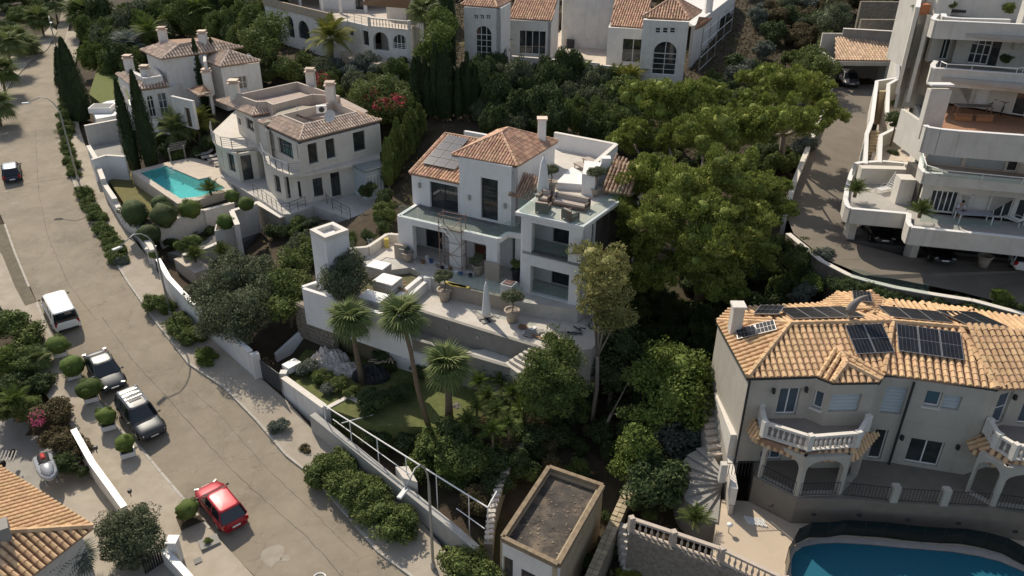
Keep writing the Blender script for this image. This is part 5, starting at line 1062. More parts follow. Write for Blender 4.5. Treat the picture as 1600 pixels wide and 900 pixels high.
def rwall(pp, h, t, label, mat=stucco, z_off=0, base=-1.5):
    r = empty('street_wall', RW(*pp[0]), label, 'wall'); b = B(); k = B(); pts = [RW(*p) for p in pp]
    for a, c in zip(pts, pts[1:]): b.seg(a, c, a.z + base, a.z + h, t, c.z + base, c.z + h); k.seg(a, c, a.z + h + .002, a.z + h + .07, t + .08, c.z + h + .002, c.z + h + .07)
    b.obj('wall', mat, r); k.obj('coping', white_m, r); return r
rwall([(121, 690), (150, 742), (176, 778), (200, 812)], 1.0, .3, 'white street wall between the planters and the jet ski yard')
rwall([(255, 440), (272, 470), (302, 503), (345, 540), (398, 587)], 2.1, .3, 'long whitewashed street wall under the big olive tree')
rwall([(262, 882), (290, 912), (340, 970)], 1.2, .3, 'white street wall at the bottom edge beside the dark gate')
r = empty('garden_gate', RW(240, 870), 'dark iron slatted gate beside the round olive bush, bottom left', 'gate')
g0, g1 = RW(228, 900), RW(268, 872)
for i in range(12): p = g0.lerp(g1, i / 11); g = B(); g.seg(p, p + (g1 - g0).normalized() * .1, p.z + .1, p.z + 1.5, .04); g.obj('bar', m_iron, r)
for z in (.2, 1.45): B().tube([g0 + Vector((0, 0, z)), g1 + Vector((0, 0, z))], .035, 4).obj('gate_rail', m_iron, r)
r = empty('gate_pillar', RW(280, 872), 'white cube-capped gate pillar beside the dark iron gate', 'gate pillar'); c = RW(279, 880); B().cbox(c + Vector((0, 0, .9)), (.5, .5, 1.8)).obj('pillar', stucco, r); B().cbox(c + Vector((0, 0, 1.86)), (.62, .62, .1)).obj('cap', white_m, r)
# ================================================================ lower garden of the white villa
LZ = 2.9
slab(P(LZ, (443, 592), (478, 545), (540, 560), (620, 545), (700, 560), (790, 585), (830, 620), (800, 655), (700, 668), (590, 665), (520, 640)), LZ, 0, 'lower_lawn', grass_m, kind='structure')
gwall([(443, 590), (507, 636)], -.5, [3.3, 3.3], .35, 'white garden wall with brown inner face beside the dark slatted gate', mat=stucco)
gwall([(507, 640), (545, 620), (583, 640)], -.5, [2.9, 2.9, 2.9], .25, 'white inner wall enclosing the small planted bed', mat=stucco)
r = empty('gate_pillar', RW(447, 620), 'white pillar at the corner of the lower garden wall', 'gate pillar'); c = W(444, 588, 3.1); b = B(); b.cbox((c.x, c.y, 2.0), (.5, .5, 3.0)); b.obj('pillar', stucco, r)
r = empty('gate_pillar', RW(403, 588), 'white pillar at the left end of the dark slatted gate', 'gate pillar'); c = RW(404, 590); B().cbox(c + Vector((0, 0, 1)), (.6, .45, 2.2), .6).obj('pillar', stucco, r)
r = empty('slatted_gate', RW(425, 605), 'dark grey slatted driveway gate between two white pillars', 'gate')
g0, g1 = RW(411, 592), RW(441, 619)
for i in range(8): g = B(); g.seg(g0, g1, g0.z + .1 + .2 * i, g0.z + .27 + .2 * i, .05); g.obj('slat', M('anthracite_paint', (.05, .055, .06), None, 3, .5), r)
r = empty('concrete_street_wall', RW(600, 760), 'long grey concrete street wall below the white pipe fence', 'wall')
pts = [RW(492, 674), RW(540, 713), RW(625, 783), RW(712, 855), RW(745, 885)]; b = B()
for a, c in zip(pts, pts[1:]): b.seg(a, c, a.z - 1, a.z + 1.5, .45, c.z - 1, c.z + 1.5)
b.obj('wall', M('pale_grey_concrete', (.36, .35, .33), (.44, .43, .4), 1.2, .9, .2, 20, stain=(.26, .25, .22), sscale=.8, sstr=.5), r)
r = empty('pipe_fence', RW(600, 740), 'tall white pipe fence frame above the overgrown lower garden', 'fence')
def pipe(a, c, rr=.03): B().tube([a, c], rr, 6).obj('pipe', white_m, r)
f0, f1, f2 = W(506, 633, 3.9), W(762, 793, 3.9), W(776, 768, 3.9); pipe(f0, f1, .045); pipe(f1, f2, .045); g0, g1 = W(520, 655, 3.0), W(757, 826, 3.0); pipe(g0, g0.lerp(g1, .55)); pipe(g0.lerp(g1, .84), g1)
for k in (0, .18, .36, .54, .72, .9, 1): p = f0.lerp(f1, k); pipe(p, Vector((p.x, p.y, -.2)), .035)
p = f0.lerp(f1, .12); pipe(p - Vector((0, 0, .6)), W(583, 648, 2.9), .035)
s = B(); s.prism(P(1.0, (620, 758), (640, 757), (654, 782), (632, 776)), -.5, 2.5); tag(s.obj('meter_box', cream), 'small cream meter housing built into the concrete street wall', 'meter box')
r = empty('curving_stone_wall', W(780, 770, 2), 'curving pale garden wall edged with rounded stones above the outbuilding', 'wall')
cw = [W(880, 590, 3.6), W(850, 640, 3.0), W(822, 690, 2.4), W(797, 720, 2.2), W(780, 760, 1.9), W(768, 800, 1.6), W(763, 850, 1.2)]; b = B()
for a, c in zip(cw, cw[1:]): b.seg(a, c, -1, a.z, .5, None, c.z)
b.obj('wall', greycon, r)
for a, c in zip(cw[2:], cw[3:]):
    k = max(2, int((c - a).length / .35))
    for i in range(k): p = a.lerp(c, i / k); B().cbox(p + Vector((0, 0, .06)), (.5, .26, .16), random.uniform(0, .5)).obj('edge_stone', dstone, r)
# ================================================================ terraced apartment block on the right
G0 = 9.6
fl = [12.6, 15.6, 18.6, 21.6, 24.6]
R = empty('apartment_block', W(1500, 400, G0), 'stepped white apartment block with rounded terraces and carports at the right edge', 'apartment building')
apm = M('ivory_render', (.58, .55, .50), (.65, .62, .56), 1.0, .9, .12, 40, stain=(.42, .38, .31), sscale=.6, sstr=.4, streak=(.36, .33, .28))
def band(pts, z0, z1, zt_, name='parapet', t=.3):
    q = [W(x, y, zt_) for x, y in pts]; b = B(); k = B()
    for a, c in zip(q, q[1:]): b.seg(a, c, z0, z1, t); k.seg(a, c, z1 + .002, z1 + .05, t + .06)
    b.obj(name, apm, R); k.obj('coping', white_m, R); return q
X2 = 1900
def fslab(pp, z, th, name, mat, zz=None): b = B(); b.prism(P(z, *pp), z - th, z); return b.obj(name, mat, R)
floor_grey = M('grey_terrace_tiles', (.36, .34, .31), (.42, .40, .37), 2, .8)
# level 1
z = fl[0]
fslab([(1322, 326), (1420, 337), (1423, 357), (1550, 372), (X2, 412), (X2, 330), (1440, 250), (1337, 258)], z, .3, 'floor_slab', floor_grey)
band([(1337, 256), (1329, 275), (1323, 296), (1321, 312), (1324, 322), (1330, 326), (1420, 334)], z - .9, z + .25, z + .25)
band([(1420, 334), (1419, 348), (1424, 355), (1550, 367), (X2, 405)], z - 1.0, z + .3, z + .3)
band([(1337, 256), (1345, 254), (1380, 252), (1424, 256)], z - .2, z + 1.3, z + 1.3)
B().cbox(W(1374, 285, z) + Vector((0, 0, .65)), (3.6, .8, 1.3), .25 - .3).obj('storage_box', apm, R); 
B().cbox(W(1412, 315, z) + Vector((0, 0, 1.0)), (1.7, 1.2, 2.0), -.1).obj('storage_cabinet', apm, R); B().cbox(W(1413, 280, z) + Vector((0, 0, .7)), (.7, .7, 1.4), -.1).obj('chimney', apm, R)
bw_ = [W(1432, 331, z), W(1600, 348, z), W(X2, 378, z)]
chain(R, bw_, z, fl[1] - .3, {0: [dict(a=(1458, 297), b=(1490, 334), n=(5, 1)), dict(a=(1501, 304), b=(1512, 334), n=(1, 1)), dict(k='shutter', a=(1519, 303), b=(1543, 334), pm=apm), dict(a=(1549, 306), b=(1576, 342), n=(3, 1)), dict(a=(1594, 312), b=(1600, 346), n=(1, 1))]}, apm, .3)
wall(R, W(1424, 262, z), W(1432, 331, z), z, fl[1] - .3, [], apm, .3)
g = B(); a, c = W(1435, 352, z), W(1560, 364, z); g.seg(a, c, z + .3, z + .85, .02); g.obj('glass_panel', greencan, R)
# level 2
z = fl[1]
fslab([(1437, 262), (1600, 292), (X2, 345), (X2, 280), (1440, 190)], z, .3, 'floor_slab', floor_grey)
band([(1450, 232), (1441, 248), (1438, 262), (1446, 270), (1475, 272), (1600, 283), (X2, 325)], z - .35, z + .5, z + .5)
bp = P(z + 1.0, (1441, 235), (1448, 258), (1475, 266), (1600, 278), (X2, 318)); bp = [p - Vector((0, 0, .45)) for p in bp]; b = B()
for a, c in zip(bp, bp[1:]):
    b.tube([a + Vector((0, 0, .45)), c + Vector((0, 0, .45))], .04, 5); L = (c - a).length; k = max(1, round(L / 2.2))
    for i in range(k): p = a.lerp(c, i / k); b.tube([p, p + Vector((0, 0, .45))], .025, 4)
b.obj('handrail', white_m, R)
for a, c in zip(bp, bp[1:]): g = B(); g.seg(a, c, z + .52, z + .95, .02); g.obj('glass_panel', greencan, R)
bw_ = [W(1446, 262, z), W(1600, 279, z), W(X2, 312, z)]; q0, q1 = off(bw_[0], (0.1, 1), 1.1), off(bw_[1], (0.1, 1), 1.1); q2 = off(bw_[2], (.1, 1), 1.1)
chain(R, [q0, q1, q2], z, fl[2] - .3, {0: [dict(k='shutter', s=(.06, .42, .05, 2.4), pm=blind_m), dict(k='shutter', s=(.46, .86, .05, 2.4), pm=blind_m), dict(s=(.88, .99, .05, 2.3), n=(1, 1))]}, apm, .3)
wall(R, off(q0, (0, 1), 5), q0, z, fl[2] - .3, [], apm, .3)
# level 3 with terracotta floor and orange parapet
z = fl[2]
terr_floor = M('terracotta_floor', (.30, .155, .09), (.36, .2, .12), 2, .8); orange = M('orange_clay_render', (.62, .33, .17), (.68, .38, .21), 2, .85)
fslab([(1446, 212), (1600, 226), (X2, 275), (X2, 200), (1470, 140), (1450, 170)], z, .3, 'floor_slab', terr_floor)
pb = band([(1446, 196), (1450, 199), (1470, 202), (1500, 205), (1600, 212), (X2, 250)], z - .9, z + .9, z + .9)
b = B()
for a, c in zip(pb[1:], pb[2:]): b.seg(off(a, (0, 1), .17), off(c, (0, 1), .17), z + .01, z + .88, .03)
b.obj('inner_parapet', orange, R)
bw_ = [W(1468, 162, z), W(1600, 184, z), W(X2, 224, z)]
chain(R, bw_, z, fl[3] - .3, {0: [dict(a=(1472, 131), b=(1488, 162), n=(1, 1)), dict(a=(1496, 132), b=(1519, 165), n=(1, 1)), dict(k='shutter', a=(1521, 134), b=(1541, 168), pm=white_m), dict(a=(1589, 144), b=(1600, 182), n=(1, 1))]}, apm, .3)
wall(R, off(bw_[0], (-.1, 1), 5), bw_[0], z, fl[3] - .3, [], apm, .3)
c = W(1455, 201, z + .0); b = B(); b.cbox((c.x, c.y + .3, z + 1.0), (1.5, .6, 3.6)); b.obj('chimney', apm, R); B().cbox((c.x, c.y + .3, z + 3.15), (1.6, .7, .12)).obj('chimney_cap', white_m, R)
# level 4
z = fl[3]
fslab([(1455, 118), (1600, 134), (X2, 172), (X2, 90), (1460, 60)], z, .3, 'floor_slab', floor_grey)
band([(1462, 100), (1456, 107), (1457, 112), (1478, 113), (1600, 122), (X2, 150)], z - .7, z + .55, z + .3)
bp = P(z + 1.05, (1471, 96), (1480, 100), (1520, 102), (1590, 107), (1600, 105), (X2, 124)); bp = [p - Vector((0, 0, .45)) for p in bp]; b = B()
for a, c in zip(bp, bp[1:]):
    b.tube([a + Vector((0, 0, .45)), c + Vector((0, 0, .45))], .04, 5); L = (c - a).length; k = max(1, round(L / 2.2))
    for i in range(k): p = a.lerp(c, i / k); b.tube([p, p + Vector((0, 0, .45))], .025, 4)
b.obj('handrail', white_m, R)
bw_ = [W(1455, 100, z), W(1492, 98, z), W(1494, 101, z), W(1600, 114, z), W(X2, 146, z)]; bw_ = [off(p, (0, 1), .8) for p in bw_]
chain(R, bw_, z, fl[4] - .4, {0: [dict(s=(.06, .92, 1.9, 2.5), n=(2, 1)), dict(s=(.5, .9, .1, 1.7), n=(2, 1))], 2: [dict(s=(.22, .52, .1, 2.3), n=(3, 3)), dict(s=(.53, .66, .1, 2.35), n=(1, 1), fm=dark_m)]}, apm, .3)
# level 5
z = fl[4]
fslab([(1457, 48), (1600, 58), (X2, 90), (X2, 0), (1470, -30)], z, .3, 'floor_slab', floor_grey)
band([(1462, 30), (1456, 37), (1462, 40), (1592, 46), (X2, 66)], z - .5, z + .75, z + .4)
band([(1474, 22), (1476, 27), (1500, 29), (1578, 31)], z - .2, z + .85, z + .85)
bw_ = [off(p, (0, 1), 3.0) for p in P(z, (1462, 30), (1600, 42), (X2, 72))]; chain(R, bw_, z, z + 3, {}, apm, .3)
b = B(); b.prism([off(bw_[0], (0, 1), .3), off(bw_[1], (0, 1), .3), off(bw_[2], (0, 1), .3), off(bw_[2], (0, 1), 4), off(bw_[0], (0, 1), 4)], 20, z + 3.0); b.obj('inner_core', apm, R)
for i, (zz, dd) in enumerate(zip(fl, (0.6, 3.2, .6, 1.6, 3.4))):
    if i == 1: continue
    pp = [(1432, 331), (1446, 262), (1468, 162), (1470, 100), (1462, 30)][i]; a = off(W(*pp, zz), (.1, 1), dd); zz2 = zz + 2.65
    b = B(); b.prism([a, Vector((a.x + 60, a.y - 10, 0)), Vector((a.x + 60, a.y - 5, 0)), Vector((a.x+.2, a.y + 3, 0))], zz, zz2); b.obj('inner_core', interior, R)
c = W(1463, 27, fl[4]); B().cbox((c.x + .4, c.y + .2, fl[4] + 1.5), (1.3, .5, 3.6)).obj('chimney', apm, R); c = W(1597, 45, fl[4]); B().cbox((c.x, c.y, fl[4] + .6), (.8, .7, 4.2)).obj('chimney', apm, R)
# ground level carports
for px in ((1324, 374), (1421, 402)): p = W(*px, G0); b = B(); b.prism([p, off(p, (1, -.1), .5), off(p, (.9, .9), 1.0), off(p, (0, 1), 1.0)], G0 - .3, fl[0] - .31); b.obj('pillar', apm, R)
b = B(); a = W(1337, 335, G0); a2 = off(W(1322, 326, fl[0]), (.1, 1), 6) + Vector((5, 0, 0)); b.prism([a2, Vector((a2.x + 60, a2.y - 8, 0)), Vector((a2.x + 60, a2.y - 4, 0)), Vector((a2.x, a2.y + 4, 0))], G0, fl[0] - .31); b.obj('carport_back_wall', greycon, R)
# external stairs and walls left of the block
def stairs(label, x0, x1, xb0, xb1, y0, y1, za, zb, n, mat=deck_warm):
    r = empty('stairs', W((x0 + x1) / 2, y1, zb), label, 'stairs')
    for i in range(n):
        t = i / n; z = za + (zb - za) * t; y = y0 + (y1 - y0) * t; s = B(); s.seg(W(x0 + (xb0 - x0) * t, y, z), W(x1 + (xb1 - x1) * t, y, z), z - 1.5, z, .42); s.obj('step', mat, r)
    return r
stp = M('ochre_steps', (.42, .33, .215), (.48, .385, .26), 3, .85)
stairs('upper flight of ochre steps beside the block\'s top terraces', 1436, 1450, 1431, 1448, 22, 76, 24.2, 20.5, 13, stp)
stairs('middle flight of ochre steps next to the tiled garage roof', 1408, 1422, 1405, 1419, 58, 122, 19.5, 15.6, 14, stp)
stairs('short ochre steps above the standard tree', 1373, 1385, 1370, 1384, 142, 174, 16.0, 14.2, 8, stp)
stairs('lowest ochre steps down to the sunbathing terrace', 1359, 1373, 1355, 1371, 205, 256, 14.6, 13.0, 10, stp)
def iwall(pp, h, zs, label, t=.28): 
    r = empty('stair_wall', W(*pp[0], zs[0]), label, 'wall'); b = B(); k = B(); pts = [W(x, y, z) for (x, y), z in zip(pp, zs)]
    for a, c in zip(pts, pts[1:]): b.seg(a, c, min(a.z, c.z) - h, a.z, t, None, c.z); k.seg(a, c, a.z + .002, a.z + .05, t + .06, c.z + .002, c.z + .05)
    b.obj('wall', apm, r); k.obj('coping', white_m, r)
iwall([(1437, -5), (1434, 12), (1430, 40), (1431, 76), (1426, 108)], 5, [25.8, 25.4, 23.5, 21.5, 18.6], 'tall sloping white wall left of the upper ochre steps')
iwall([(1452, 24), (1449, 76)], 3, [25.3, 21.6], 'white wall between the upper ochre steps and the terraces')
iwall([(1431, 76), (1477, 78)], 5, [21.6, 21.6], 'broad grey-white wall under the upper ochre steps')
iwall([(1406, 44), (1404, 80), (1402, 122)], 3.2, [20.6, 18.6, 16.6], 'white wall left of the middle ochre steps')
iwall([(1406, 44), (1428, 44)], 4, [20.6, 20.6], 'white wall closing the top of the middle ochre steps')
iwall([(1425, 62), (1420, 125), (1438, 120), (1432, 138), (1428, 152), (1436, 172), (1446, 202)], 3.5, [19.5, 16.6, 17, 16.9, 16.8, 16.9, 17.2], 'zigzag white wall between the middle steps and the terraces')
iwall([(1402, 122), (1370, 127), (1366, 160), (1362, 190), (1354, 210), (1352, 256)], 2.6, [16.6, 16.4, 15.8, 15.2, 14.8, 13.9], 'long white wall edging the apartment steps above the driveway')
iwall([(1388, 132), (1386, 175), (1400, 200), (1376, 212), (1374, 254)], 2.2, [16.4, 15.0, 14.8, 14.8, 13.9], 'inner white wall between the two lower step flights')
iwall([(1388, 132), (1402, 124), (1430, 127)], 2.2, [16.4, 16.6, 16.8], 'cream wall across the planted stair landing')
b = B(); b.prism(P(13.6, (1376, 190), (1446, 210), (1424, 252), (1360, 250)), 10, 13.6); tag(b.obj('stair_landing', deck_warm), kind='structure')
slab(P(15.4, (1400, 125), (1430, 127), (1436, 175), (1440, 205), (1388, 175), (1386, 132)), 14.4, 10, 'stair_landing', deck_warm, kind='structure')
# garage with tiled canopy
R = empty('tiled_garage', W(1340, 130, 12), 'open garage with a sandy tiled canopy roof at the head of the driveway', 'garage')
rf = [W(1305, 94, 15.1), W(1401, 95, 15.1), W(1403, 60, 16.6), W(1306, 59, 16.6)]; roofdeck(R, [rf]); Tiler().face(rf, .34, .5).build(R, M('light_clay_tile', (.58, .40, .26), (.66, .49, .34), 3, .85, .15, 30, island=.22))
gz = 12.0; pa, pc, pd = W(1298, 137, gz), W(1384, 127, gz), W(1404, 126, gz)
b = B(); bb = W(1307, 97, 14.9); b.seg(W(1306, 97, 14.9), W(1402, 98, 14.9), 14.55, 15.0, .4); b.obj('fascia', cream, R)
b = B(); p0 = W(1307, 97, 14.9); b.seg(p0, off(p0, (0, 1), 6), gz - .5, 15.0, .3); p1 = W(1402, 98, 14.9); b.seg(p1, off(p1, (0, 1), 6), gz - .5, 15.0, .3); b.seg(off(p0, (0, 1), 6), off(p1, (0, 1), 6), gz - .5, 17, .3); b.obj('wall', cream, R)
p = W(1389, 98, 14.9); b = B(); b.seg(off(p, (-1, 0), .15), off(p, (1, 0), .15), gz - .5, 14.6, .3); b.obj('pillar', cream, R)
gwall([(1318, 45), (1408, 50)], 12, 17.6, .4, 'long grey wall behind the tiled garage canopy', mat=greycon)
for i, yy in enumerate((0, 28)): gwall([(1345, 2 + yy), (1440, 3 + yy)], 12, 19.5 - i * 1.3, .5, ['upper', 'lower'][i] + ' rough stone retaining wall on the slope above the garage', name='stone_retaining_wall', mat=stonewall, cap=False)
# driveway
drv = M('brown_driveway', (.165, .142, .115), (.21, .182, .148), .8, .9, .25, 20, stain=(.14, .12, .1), sscale=.4, sstr=.5)
DZ = [((1298, 137), 12), ((1400, 128), 12), ((1368, 160), 11.6), ((1360, 200), 11), ((1345, 258), 10.3), ((1330, 320), 9.8), ((1322, 376), 9.6), ((1420, 402), 9.6), ((1480, 400), 9.6), ((1700, 420), 9.6), ((1700, 520), 9.0), ((1600, 482), 8.8), ((1500, 456), 8.8), ((1400, 436), 9.1), ((1350, 430), 9.3), ((1290, 405), 9.4), ((1240, 365), 9.5), ((1228, 335), 9.7), ((1240, 290), 10.1), ((1262, 235), 10.8), ((1285, 175), 11.4)]
PLATES = []
dpts = [W(*p, z) for p, z in DZ]; o = flat([tuple(p) for p in dpts], 'driveway', drv); PLATES.append(([(p.x, p.y) for p in dpts], 8.6))
b = B(); q = P(9.55, (1322, 376), (1700, 420), (1700, 340), (1335, 320)); b.prism(q, 9, 9.62); tag(b.obj('carport_floor', M('dark_carport_floor', (.10, .095, .09), (.14, .13, .12), 1, .8)), kind='structure')  # floor tone darker than the driveway outside
gwall([(1227, 335), (1240, 288), (1262, 232), (1284, 175), (1298, 138)], 8, [10.2, 10.6, 11.3, 11.9, 12.6], .35, 'pale low kerb wall along the left side of the brown driveway')
r = empty('driveway_guard', W(1340, 430, 9.2), 'rough stone wall with glass panels on the outer bend of the driveway', 'wall')
cw = P(9.7, (1232, 362), (1285, 405), (1330, 428), (1362, 437), (1400, 446), (1450, 455), (1520, 466), (1610, 490)); b = B()
for a, c in zip(cw, cw[1:]): b.seg(a, c, 7, 9.5, .4)
b.obj('wall', stonewall, r)
for a, c in zip(cw[2:6], cw[3:6]): g = B(); g.seg(a, c, 9.55, 10.2, .03); g.obj('glass_panel', greencan, r)
b = B()
for a, c in zip(cw, cw[1:]): b.seg(a, c, 9.51, 9.58, .45)
b.obj('coping', trim, r)
# ================================================================ plants
def leafcloud(blobs, n, leaf, seed=0, lumps=9, narrow=.5, up=.35, lumpr=.42, core=.72, droop=0, spike=0):
    """blobs: (x,y,z,rx,ry,rz); leaves gathered in lumps on each blob's skin. returns verts, faces arrays"""
    rg = np.random.default_rng(seed); V = []; tot = sum(b[3] * b[5] for b in blobs)
    P_, N_ = [], []
    for bx in blobs:
        c = np.array(bx[:3]); r = np.array(bx[3:6]); m = int(n * bx[3] * bx[5] / tot); L = max(4, int(lumps * (1 if len(blobs) < 3 else .8 if len(blobs) < 40 else .35)))
        d = rg.normal(size=(L, 3)); d[:, 2] = d[:, 2] * .8 + .25; d /= np.linalg.norm(d, axis=1)[:, None]; lc = d * rg.uniform(.62, .86, (L, 1))
        lr = rg.uniform(.6, 1.3, L) * lumpr; lc = lc * (1 + (.28 if spike > .7 else .12) * rg.uniform(-.5, 1, (L, 1))); k = rg.integers(0, L, m); q = rg.normal(size=(m, 3)); q /= np.linalg.norm(q, axis=1)[:, None]
        p = lc[k] + q * (lr[k] * rg.uniform(.55, 1.0, m) ** .6)[:, None]
        u3 = rg.uniform(size=m) < .38; q3 = rg.normal(size=(m, 3)); q3 /= np.linalg.norm(q3, axis=1)[:, None]; u3 &= rg.uniform(size=m) < (.5 if spike > .7 else 1); p[u3] = (q3 * rg.uniform(.55, .93, (m, 1)))[u3]; q[u3] = q3[u3]
        keep = np.ones(m, bool); keep &= np.linalg.norm(p, axis=1) > .45; p = p[keep]; q = q[keep]
        P_.append(c + p * r); nn = q * .8 + p * .5 + rg.normal(size=p.shape) * .35; nn[:, 2] += up; N_.append(nn / np.linalg.norm(nn, axis=1)[:, None])
    p = np.concatenate(P_); nn = np.concatenate(N_); m = len(p); t = rg.normal(size=(m, 3)); t[:, 2] -= droop; o_ = nn * spike * 1.6; o_[:, 2] += spike * .6; t = t * (1 - .45 * spike) - (nn * (t * nn).sum(1)[:, None]) * (1 - spike) + o_; t /= np.linalg.norm(t, axis=1)[:, None] + 1e-9; s = np.cross(nn + rg.normal(size=(m, 3)) * (.02 + .6 * spike), t); s /= np.linalg.norm(s, axis=1)[:, None] + 1e-9
    h = leaf * rg.uniform(.6, 1.3, m)[:, None]; w_ = h * narrow
    V = np.stack([p - t * h * .5, p + s * w_ * .5, p + t * h * .5, p - s * w_ * .5], 1).reshape(-1, 3); F = np.arange(m * 4).reshape(-1, 4)
    vs, fs = [V], [F]; k = len(V)
    if core:  # solid core added inside each blob to block light
        for bx in blobs:
            bm = bmesh.new(); bmesh.ops.create_icosphere(bm, subdivisions=2, radius=1); a = np.array([v.co for v in bm.verts]); f = [[v.index for v in g.verts] for g in bm.faces]; bm.free()
            a = a * (core * rg.uniform(.82, 1.08, (len(a), 1))) * np.array(bx[3:6]) + np.array(bx[:3]); f = np.array(f); f = np.c_[f, f[:, 2:3]] + k; vs.append(a); fs.append(f); k += len(a)
    return np.concatenate(vs), np.concatenate(fs)
def fastmesh(name, V, F, mat):
    me = bpy.data.meshes.new(name); tri = F[:, 2] == F[:, 3]; q = F[~tri]; t = F[tri][:, :3]
    me.vertices.add(len(V)); me.vertices.foreach_set('co', np.ascontiguousarray(V, dtype=np.float32).ravel())
    idx = np.concatenate([q.ravel(), t.ravel()]).astype(np.int32); me.loops.add(len(idx)); me.loops.foreach_set('vertex_index', idx)
    st = np.concatenate([np.arange(len(q)) * 4, len(q) * 4 + np.arange(len(t)) * 3]).astype(np.int32); me.polygons.add(len(st)); me.polygons.foreach_set('loop_start', st)
    me.update(calc_edges=True); me.validate(); me.materials.append(mat); return me
def depth_of(p): return float(np.dot([p[0] * XX[i] + p[1] * YY[i] + (p[2] - CAMZ) * UP[i] for i in range(3)], [0, 0, 1])) if False else (p[0] * XX[2] + p[1] * YY[2] + (p[2] - CAMZ) * UP[2])
def at(px, py, dz, base=None):       # image point seen at dz above the ground below it
    z = 8.0
    for _ in range(16):
        p = W(px, py, z); z = .5 * z + .5 * ((zt(p.x, p.y) if base is None else base) + dz)
    return W(px, py, z)
TPL = {}
def tpl(kind, i):
    k = (kind, i)
    if k in TPL: return TPL[k]
    rg = random.Random(i * 17 + len(kind)); mat = {'dark': L_dark, 'mid': L_mid, 'olive': L_olive, 'lime': L_lime, 'grey': L_grey, 'brown': L_brown, 'pine': L_pine, 'box': L_box, 'boxd': L_dark, 'yel': L_yel}[kind]
    bl = [(0, 0, 0, 1, 1, 1)] if kind[:3] != 'box' else [(0, 0, 0, .97, .97, .95)]
    if kind[:3] != 'box': bl = [(rg.uniform(-.5, .5), rg.uniform(-.5, .5), rg.uniform(-.35, .35), *(rg.uniform(.36, .68),) * 3) for _ in range(6)]
    V, F = leafcloud(bl, 7500 if kind[:3] != 'box' else 5200, .115 if kind[:3] != 'box' else .08, i * 7 + 3, 9, .55, lumpr=.42 if kind[:3] != 'box' else .3, core=.55 if kind[:3] != 'box' else .9, spike=0 if kind[:3] == 'box' else .35)
    if kind[:3] == 'box':
        r = np.linalg.norm(V, axis=1); big = r > 1.0; V[big] *= (1.0 / r[big])[:, None]
    TPL[k] = fastmesh(kind + '_foliage', V, F, mat); return TPL[k]
NB = [0]
def bush(kind, px, py, rpx, dz=None, sq=.85, label='x', cat='shrub', group=None, name='shrub', base=None):
    """one shrub of image radius rpx whose middle is seen at px, py"""
    rpx *= 1.0 if kind[:3] == 'box' else 1.28
    p = at(px, py, 1.0, base); r = rpx * depth_of(p) / FPX
    p = at(px, py, (r * sq * .8 if dz is None else dz), base); r = rpx * depth_of(p) / FPX; NB[0] += 1
    o = link(name, tpl(kind, NB[0] % 4), None, p); o.scale = (r, r, r * sq); o.rotation_euler = (random.uniform(-.15, .15), random.uniform(-.15, .15), random.uniform(0, 6.28)); tag(o, label, cat, group); return o
def trunk(root, pts, r0, r1, mat=bark, name='trunk', n=7):
    return B().tube(pts, [r0 + (r1 - r0) * i / (len(pts) - 1) for i in range(len(pts))], n).obj(name, mat, root, True)
def tree(label, blobs, base, mat, leaf, dens=1.0, cat='tree', name='tree', tm=bark, tr=.3, group=None, narrow=.5, lumps=10, basez=None, up=.35, lumpr=.42, split=True):
    """blobs (px,py,rpx,dz[,squash]) in image units; base = image point of the trunk's foot"""
    gp_ = G(*base) if basez is None else W(*base, basez); r = empty(name, gp_, label, cat, group); bl = []
    for q in blobs:
        c = at(q[0], q[1], q[3], gp_.z); rr = q[2] * (1.08 if mat in (L_pine,) else 1.25) * depth_of(c) / FPX; bl.append((c.x, c.y, c.z, rr, rr, rr * (q[4] if len(q) > 4 else 1.0 if mat is L_pine else .8)))
    if mat is L_pine:
        rp = random.Random(len(blobs)); b2 = []
        for x, y, z, a, _, c in bl:
            b2.append((x, y, z - c * .15, a * .66, a * .66, c * .6))
            for k in range(7):
                th, el_ = k * 2.4 + rp.uniform(-.5, .5), rp.uniform(-.35, 1.1); q = a * rp.uniform(.62, .95); s_ = rp.uniform(.38, .58); b2.append((x + math.cos(th) * math.cos(el_) * q, y + math.sin(th) * math.cos(el_) * q, z + math.sin(el_) * q * .9, a * s_, a * s_, a * s_ * .8))
        bl_all = bl; bl = b2
    area = sum(12.6 * b[3] * b[5] for b in bl); n = int(area * 2.6 * dens / (leaf * leaf * narrow)); V, F = leafcloud(bl, n, leaf, len(label), lumps + (9 if mat is L_pine else 4), narrow, up, lumpr, .5, 0, .8 if mat in (L_pine, L_euca) else .35)
    V -= np.array(gp_); me = fastmesh('crown', V, F, mat); link('crown', me, r)
    mid = Vector([sum(b[i] for b in bl) / len(bl) for i in range(3)]); fork = gp_.lerp(mid, .45); fork.z = gp_.z + (mid.z - gp_.z) * .5
    trunk(r, [gp_ - Vector((0, 0, .4)), gp_.lerp(fork, .5) + Vector((.12, -.1, 0)), fork], tr, tr * .75, tm)
    for b_ in (bl_all if mat is L_pine else bl): c = Vector(b_[:3]); trunk(r, [fork, fork.lerp(c, .5) + Vector((0, 0, -.1)), c], tr * .55, tr * .15, tm, 'limb', 5)
    return r
